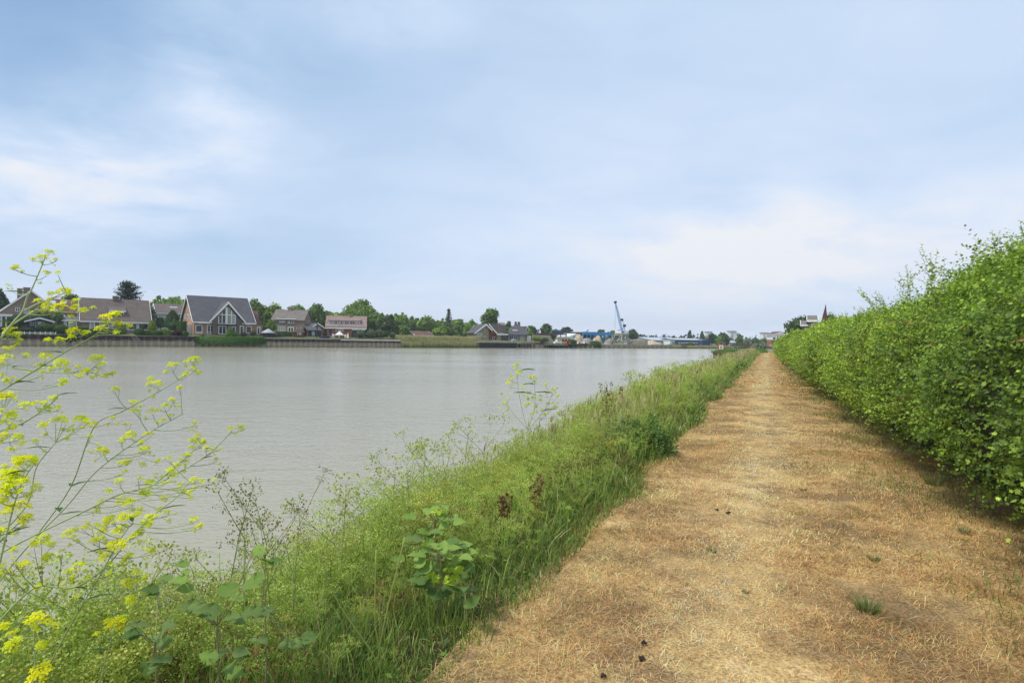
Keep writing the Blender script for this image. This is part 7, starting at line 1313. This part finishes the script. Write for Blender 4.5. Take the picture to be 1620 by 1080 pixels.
S('large dark bush hanging over the quay wall, left of the grey one', 110, 535, 12, 7.5, .4, CDk); S('big grey-green ball bush hanging over the quay wall', 136, 530.5, 10.5, 8.5, .6, ((0.05, 0.075, 0.035), (0.075, 0.10, 0.05))); S('bright green ball before the white door of the long low house', 147.5, 524, 5.5, 5, 3.2, CG); S('yellow-green clipped cone before the long low house', 190, 519.5, 9.2, 10.5, 4.5, CY, shape='cone'); S('low green hedge strip left of the clipped cone', 170, 525, 12, 3, 3.2, CDk, shape='box')
S('dark green ball right of the clipped cone', 220.5, 525.5, 8, 6, 2.6, CG); S('smaller green ball beside the dark green one', 233, 527.6, 5.3, 4.2, 2.3, CG); S('clipped green block hedge right of the small ball', 245.5, 527.6, 7.2, 3.6, 2.3, CG, shape='box'); S('yellow-green clipped block between the green hedge and the dark red bush', 260, 526, 5, 5, 2.3, CY, shape='box'); S('dark red round bush before the slate-roofed house', 280.5, 527, 7.2, 5.3, 2.2, RD, name='red_shrub'); S('green bush right of the dark red round one', 292, 528, 5.5, 4.6, 2.0, CG); S('pale green bush left of the dark red round one', 269, 528, 5, 4.5, 2.6, ((0.08, 0.13, 0.05), (0.12, 0.18, 0.07)))
S('yellow-green column clipped at the right corner of the long low house', 240.5, 516, 7, 9, 6, CY, shape='cone'); S('large clipped green dome left of the garage', 276, 515.5, 10.5, 8, 6.5, CG); S('clipped green column beside the garage', 286.5, 517, 5.3, 8.5, 5.5, CG, shape='box')
S('grey-green bush hanging over the wall at the left end of the ivy', 320, 538, 8, 8, .3, ((0.06, 0.09, 0.035), (0.09, 0.13, 0.05))); S('mass of ivy covering the quay wall below the slate-roofed house', 366, 538.5, 39, 6, -.4, ((0.055, 0.14, 0.02), (0.09, 0.20, 0.03)), name='ivy', shape='box', cat='ivy'); S('bright green bush with a pointed top before the glazed gable', 364, 526.5, 7, 7, 1.6, ((0.08, 0.17, 0.02), (0.13, 0.25, 0.03)), shape='cone'); S('bright green bush leaning right of the pointed one', 371, 529.5, 6, 5, 1.4, ((0.08, 0.17, 0.02), (0.13, 0.25, 0.03)))
S('blue-grey bush on the terrace', 385, 529, 4.5, 4, 2, ((0.06, 0.08, 0.05), (0.09, 0.11, 0.07))); S('small green pot bush behind the railing', 400, 527, 4.2, 3.6, 2, CG); S('green hedge behind the terrace railing', 436, 528.5, 17, 4.4, 5, ((0.09, 0.15, 0.03), (0.15, 0.22, 0.04)), shape='box')
for i, (x_, y_, r_, lb) in enumerate([(569.5, 528, 6.4, 'round clipped willow nearest the pinkish-roofed house'), (586.5, 527.5, 6.6, 'round clipped willow, second from the pinkish-roofed house'), (599.5, 527.5, 6.4, 'round clipped willow with the greyest crown, third in the row'), (611, 528, 4.8, 'small bright green round tree between the clipped willows'), (620.5, 529.5, 4.4, 'small round clipped willow at the right end of the row')]):
    S(lb, x_, y_, r_, r_ * .95, 3.5, ((0.11, 0.15, 0.07), (0.18, 0.22, 0.12)) if i != 3 else CG, name='clipped_willow', cat='tree', grp='clipped willows on the quay lawn')
S('green bush left of the orange hut', 905, 541, 8, 4, 2.5, CG); S('green bank bush right of the white cabin boat', 942, 544, 9, 5, .6, CG, name='bank_bush'); S('yellow-green bush before the long beige wall', 849, 535.5, 7, 3.6, 2.5, CY); S('green bush before the long beige wall, left of the slim tree', 862, 537.5, 6, 3, 2.5, CG); S('green bush below the warehouse', 1092, 545.5, 6.5, 3.4, 3, CG); S('low wild bushes below the white warehouse bay', 1070, 546.5, 16, 2, 3, ((0.12, 0.15, 0.06), (0.2, 0.22, 0.1)), name='bank_bush'); S('low pale bushes under the long sand heap', 1040, 547, 14, 2, 2.6, ((0.12, 0.14, 0.06), (0.22, 0.22, 0.12)), name='bank_bush')
S('dark bank growth under the white houses', 1172, 549.5, 24, 2.6, 2, CDk, name='bank_bush', shape='box')
# orange hut
s0 = 1.2; ua, z1 = BANK.uz(896.5, 538.5, s0); uc, _ = BANK.uz(903, 538.8, s0); b = Build(BANK, 'quay_hut', 'small orange hut standing on the quay by the jetties', 'hut', ua, s0, 0); b.box('wall', ua, uc, s0, s0 + 1.6, -.1, z1 - .1, M['orange']); b.box('roof', ua - .15, uc + .15, s0 - .15, s0 + 1.75, z1 - .098, z1, M['wood_brown']); b.box('door', ua + .3, ua + .9, s0 - .03, s0 + .01, 0, z1 - .4, M['wood_dark'])
# reeds
def reeds(n, x0, x1, s0_, s1_, h, label, cg=(0.17, 0.25, 0.075), ct=(0.52, 0.46, 0.25), gtop=.8, w_=.14):
    acc = Acc(); u0, u1 = BANK.u(x0, 0), BANK.u(x1, 0); u = rng.uniform(u0, u1, n); s = rng.uniform(s0_, s1_, n); Pn = BA[None] + u[:, None] * E1 + s[:, None] * E2; z0 = np.interp(s, [-1.5, .2, 1.5], [-1.15, -.5, .55]) if h > 1.2 else np.full(n, -.9)
    Pn = np.concatenate([Pn, z0[:, None]], 1); an = rng.uniform(0, 6.28, n); H = h * rng.uniform(.7, 1.12, n) * (1 + .18 * fbm(u, s, .35, 4)); t = np.clip((s - s0_) / (s1_ - s0_), 0, 1)
    C = np.array(cg) * rng.uniform(.7, 1.35, n)[:, None] * (1 - t[:, None] * .3) + np.array([.1, .07, .02]) * t[:, None]; C = C * (1 + .3 * fbm(u, s, .5, 8))[:, None]
    blades(acc, Pn, H, np.full(n, w_), np.stack([np.cos(an), np.sin(an), 0 * an], -1) * .12, C, levels=2, curve=.2, tipc=np.array(ct) * .9); tag(acc.build('reeds', M['grass'], smooth=False), label, 'reeds', kind='stuff')
reeds(16000, 632, 764, -1.4, 9, 1.75, 'tall reed bed with tan tips between the pale quay and the timber deck'); reeds(3000, 1060, 1170, -.8, 2.5, 1.1, 'thin tan reeds along the far bank below the warehouse', cg=(0.18, 0.18, 0.07), w_=.25); reeds(1500, 1160, 1260, -1, 2, 1.3, 'dark growth along the far bank at the right', cg=(0.06, 0.08, 0.035), ct=(0.12, 0.13, 0.06), w_=.3)
# grass growing on the old quay head
acc = Acc(); n = 5000; al = rng.uniform(103.4, 135, n); la = rng.uniform(-8.9, 0, n); an = rng.uniform(0, 6.28, n); blades(acc, W(al, la, -.25), rng.uniform(.3, .8, n), .09 * np.ones(n), np.stack([np.cos(an), np.sin(an), 0 * an], -1) * rng.uniform(.1, .9, n)[:, None], np.array([0.10, 0.20, 0.03]) * rng.uniform(.7, 1.3, n)[:, None], levels=2); tag(acc.build('quay_head_grass', M['grass']), 'bright green grass hanging over the old quay head', 'grass', kind='stuff')

# ------------------------------------------------------------------ the air
m, t_ = new_mat('haze_air'); n_ = t_.nodes; v_ = n_.new('ShaderNodeVolumePrincipled'); v_.inputs['Color'].default_value = (0.86, 0.92, 1.0, 1); v_.inputs['Density'].default_value = 0.0003; v_.inputs['Anisotropy'].default_value = 0.0
o_ = n_.new('ShaderNodeOutputMaterial'); t_.links.new(v_.outputs[0], o_.inputs['Volume'])
X0, X1, Y0, Y1, Z0, Z1 = -2900, 2900, -300, 3400, -3.6, 62
hz_ = mesh_np('haze', [(x_, y_, z_) for z_ in (Z0, Z1) for x_, y_ in ((X0, Y0), (X1, Y0), (X1, Y1), (X0, Y1))], [[[3, 2, 1, 0], [4, 5, 6, 7], [0, 1, 5, 4], [1, 2, 6, 5], [2, 3, 7, 6], [3, 0, 4, 7]]], mats=[m])
tag(link('haze', hz_), 'thin pale haze in the air over the whole river', 'haze', kind='stuff')
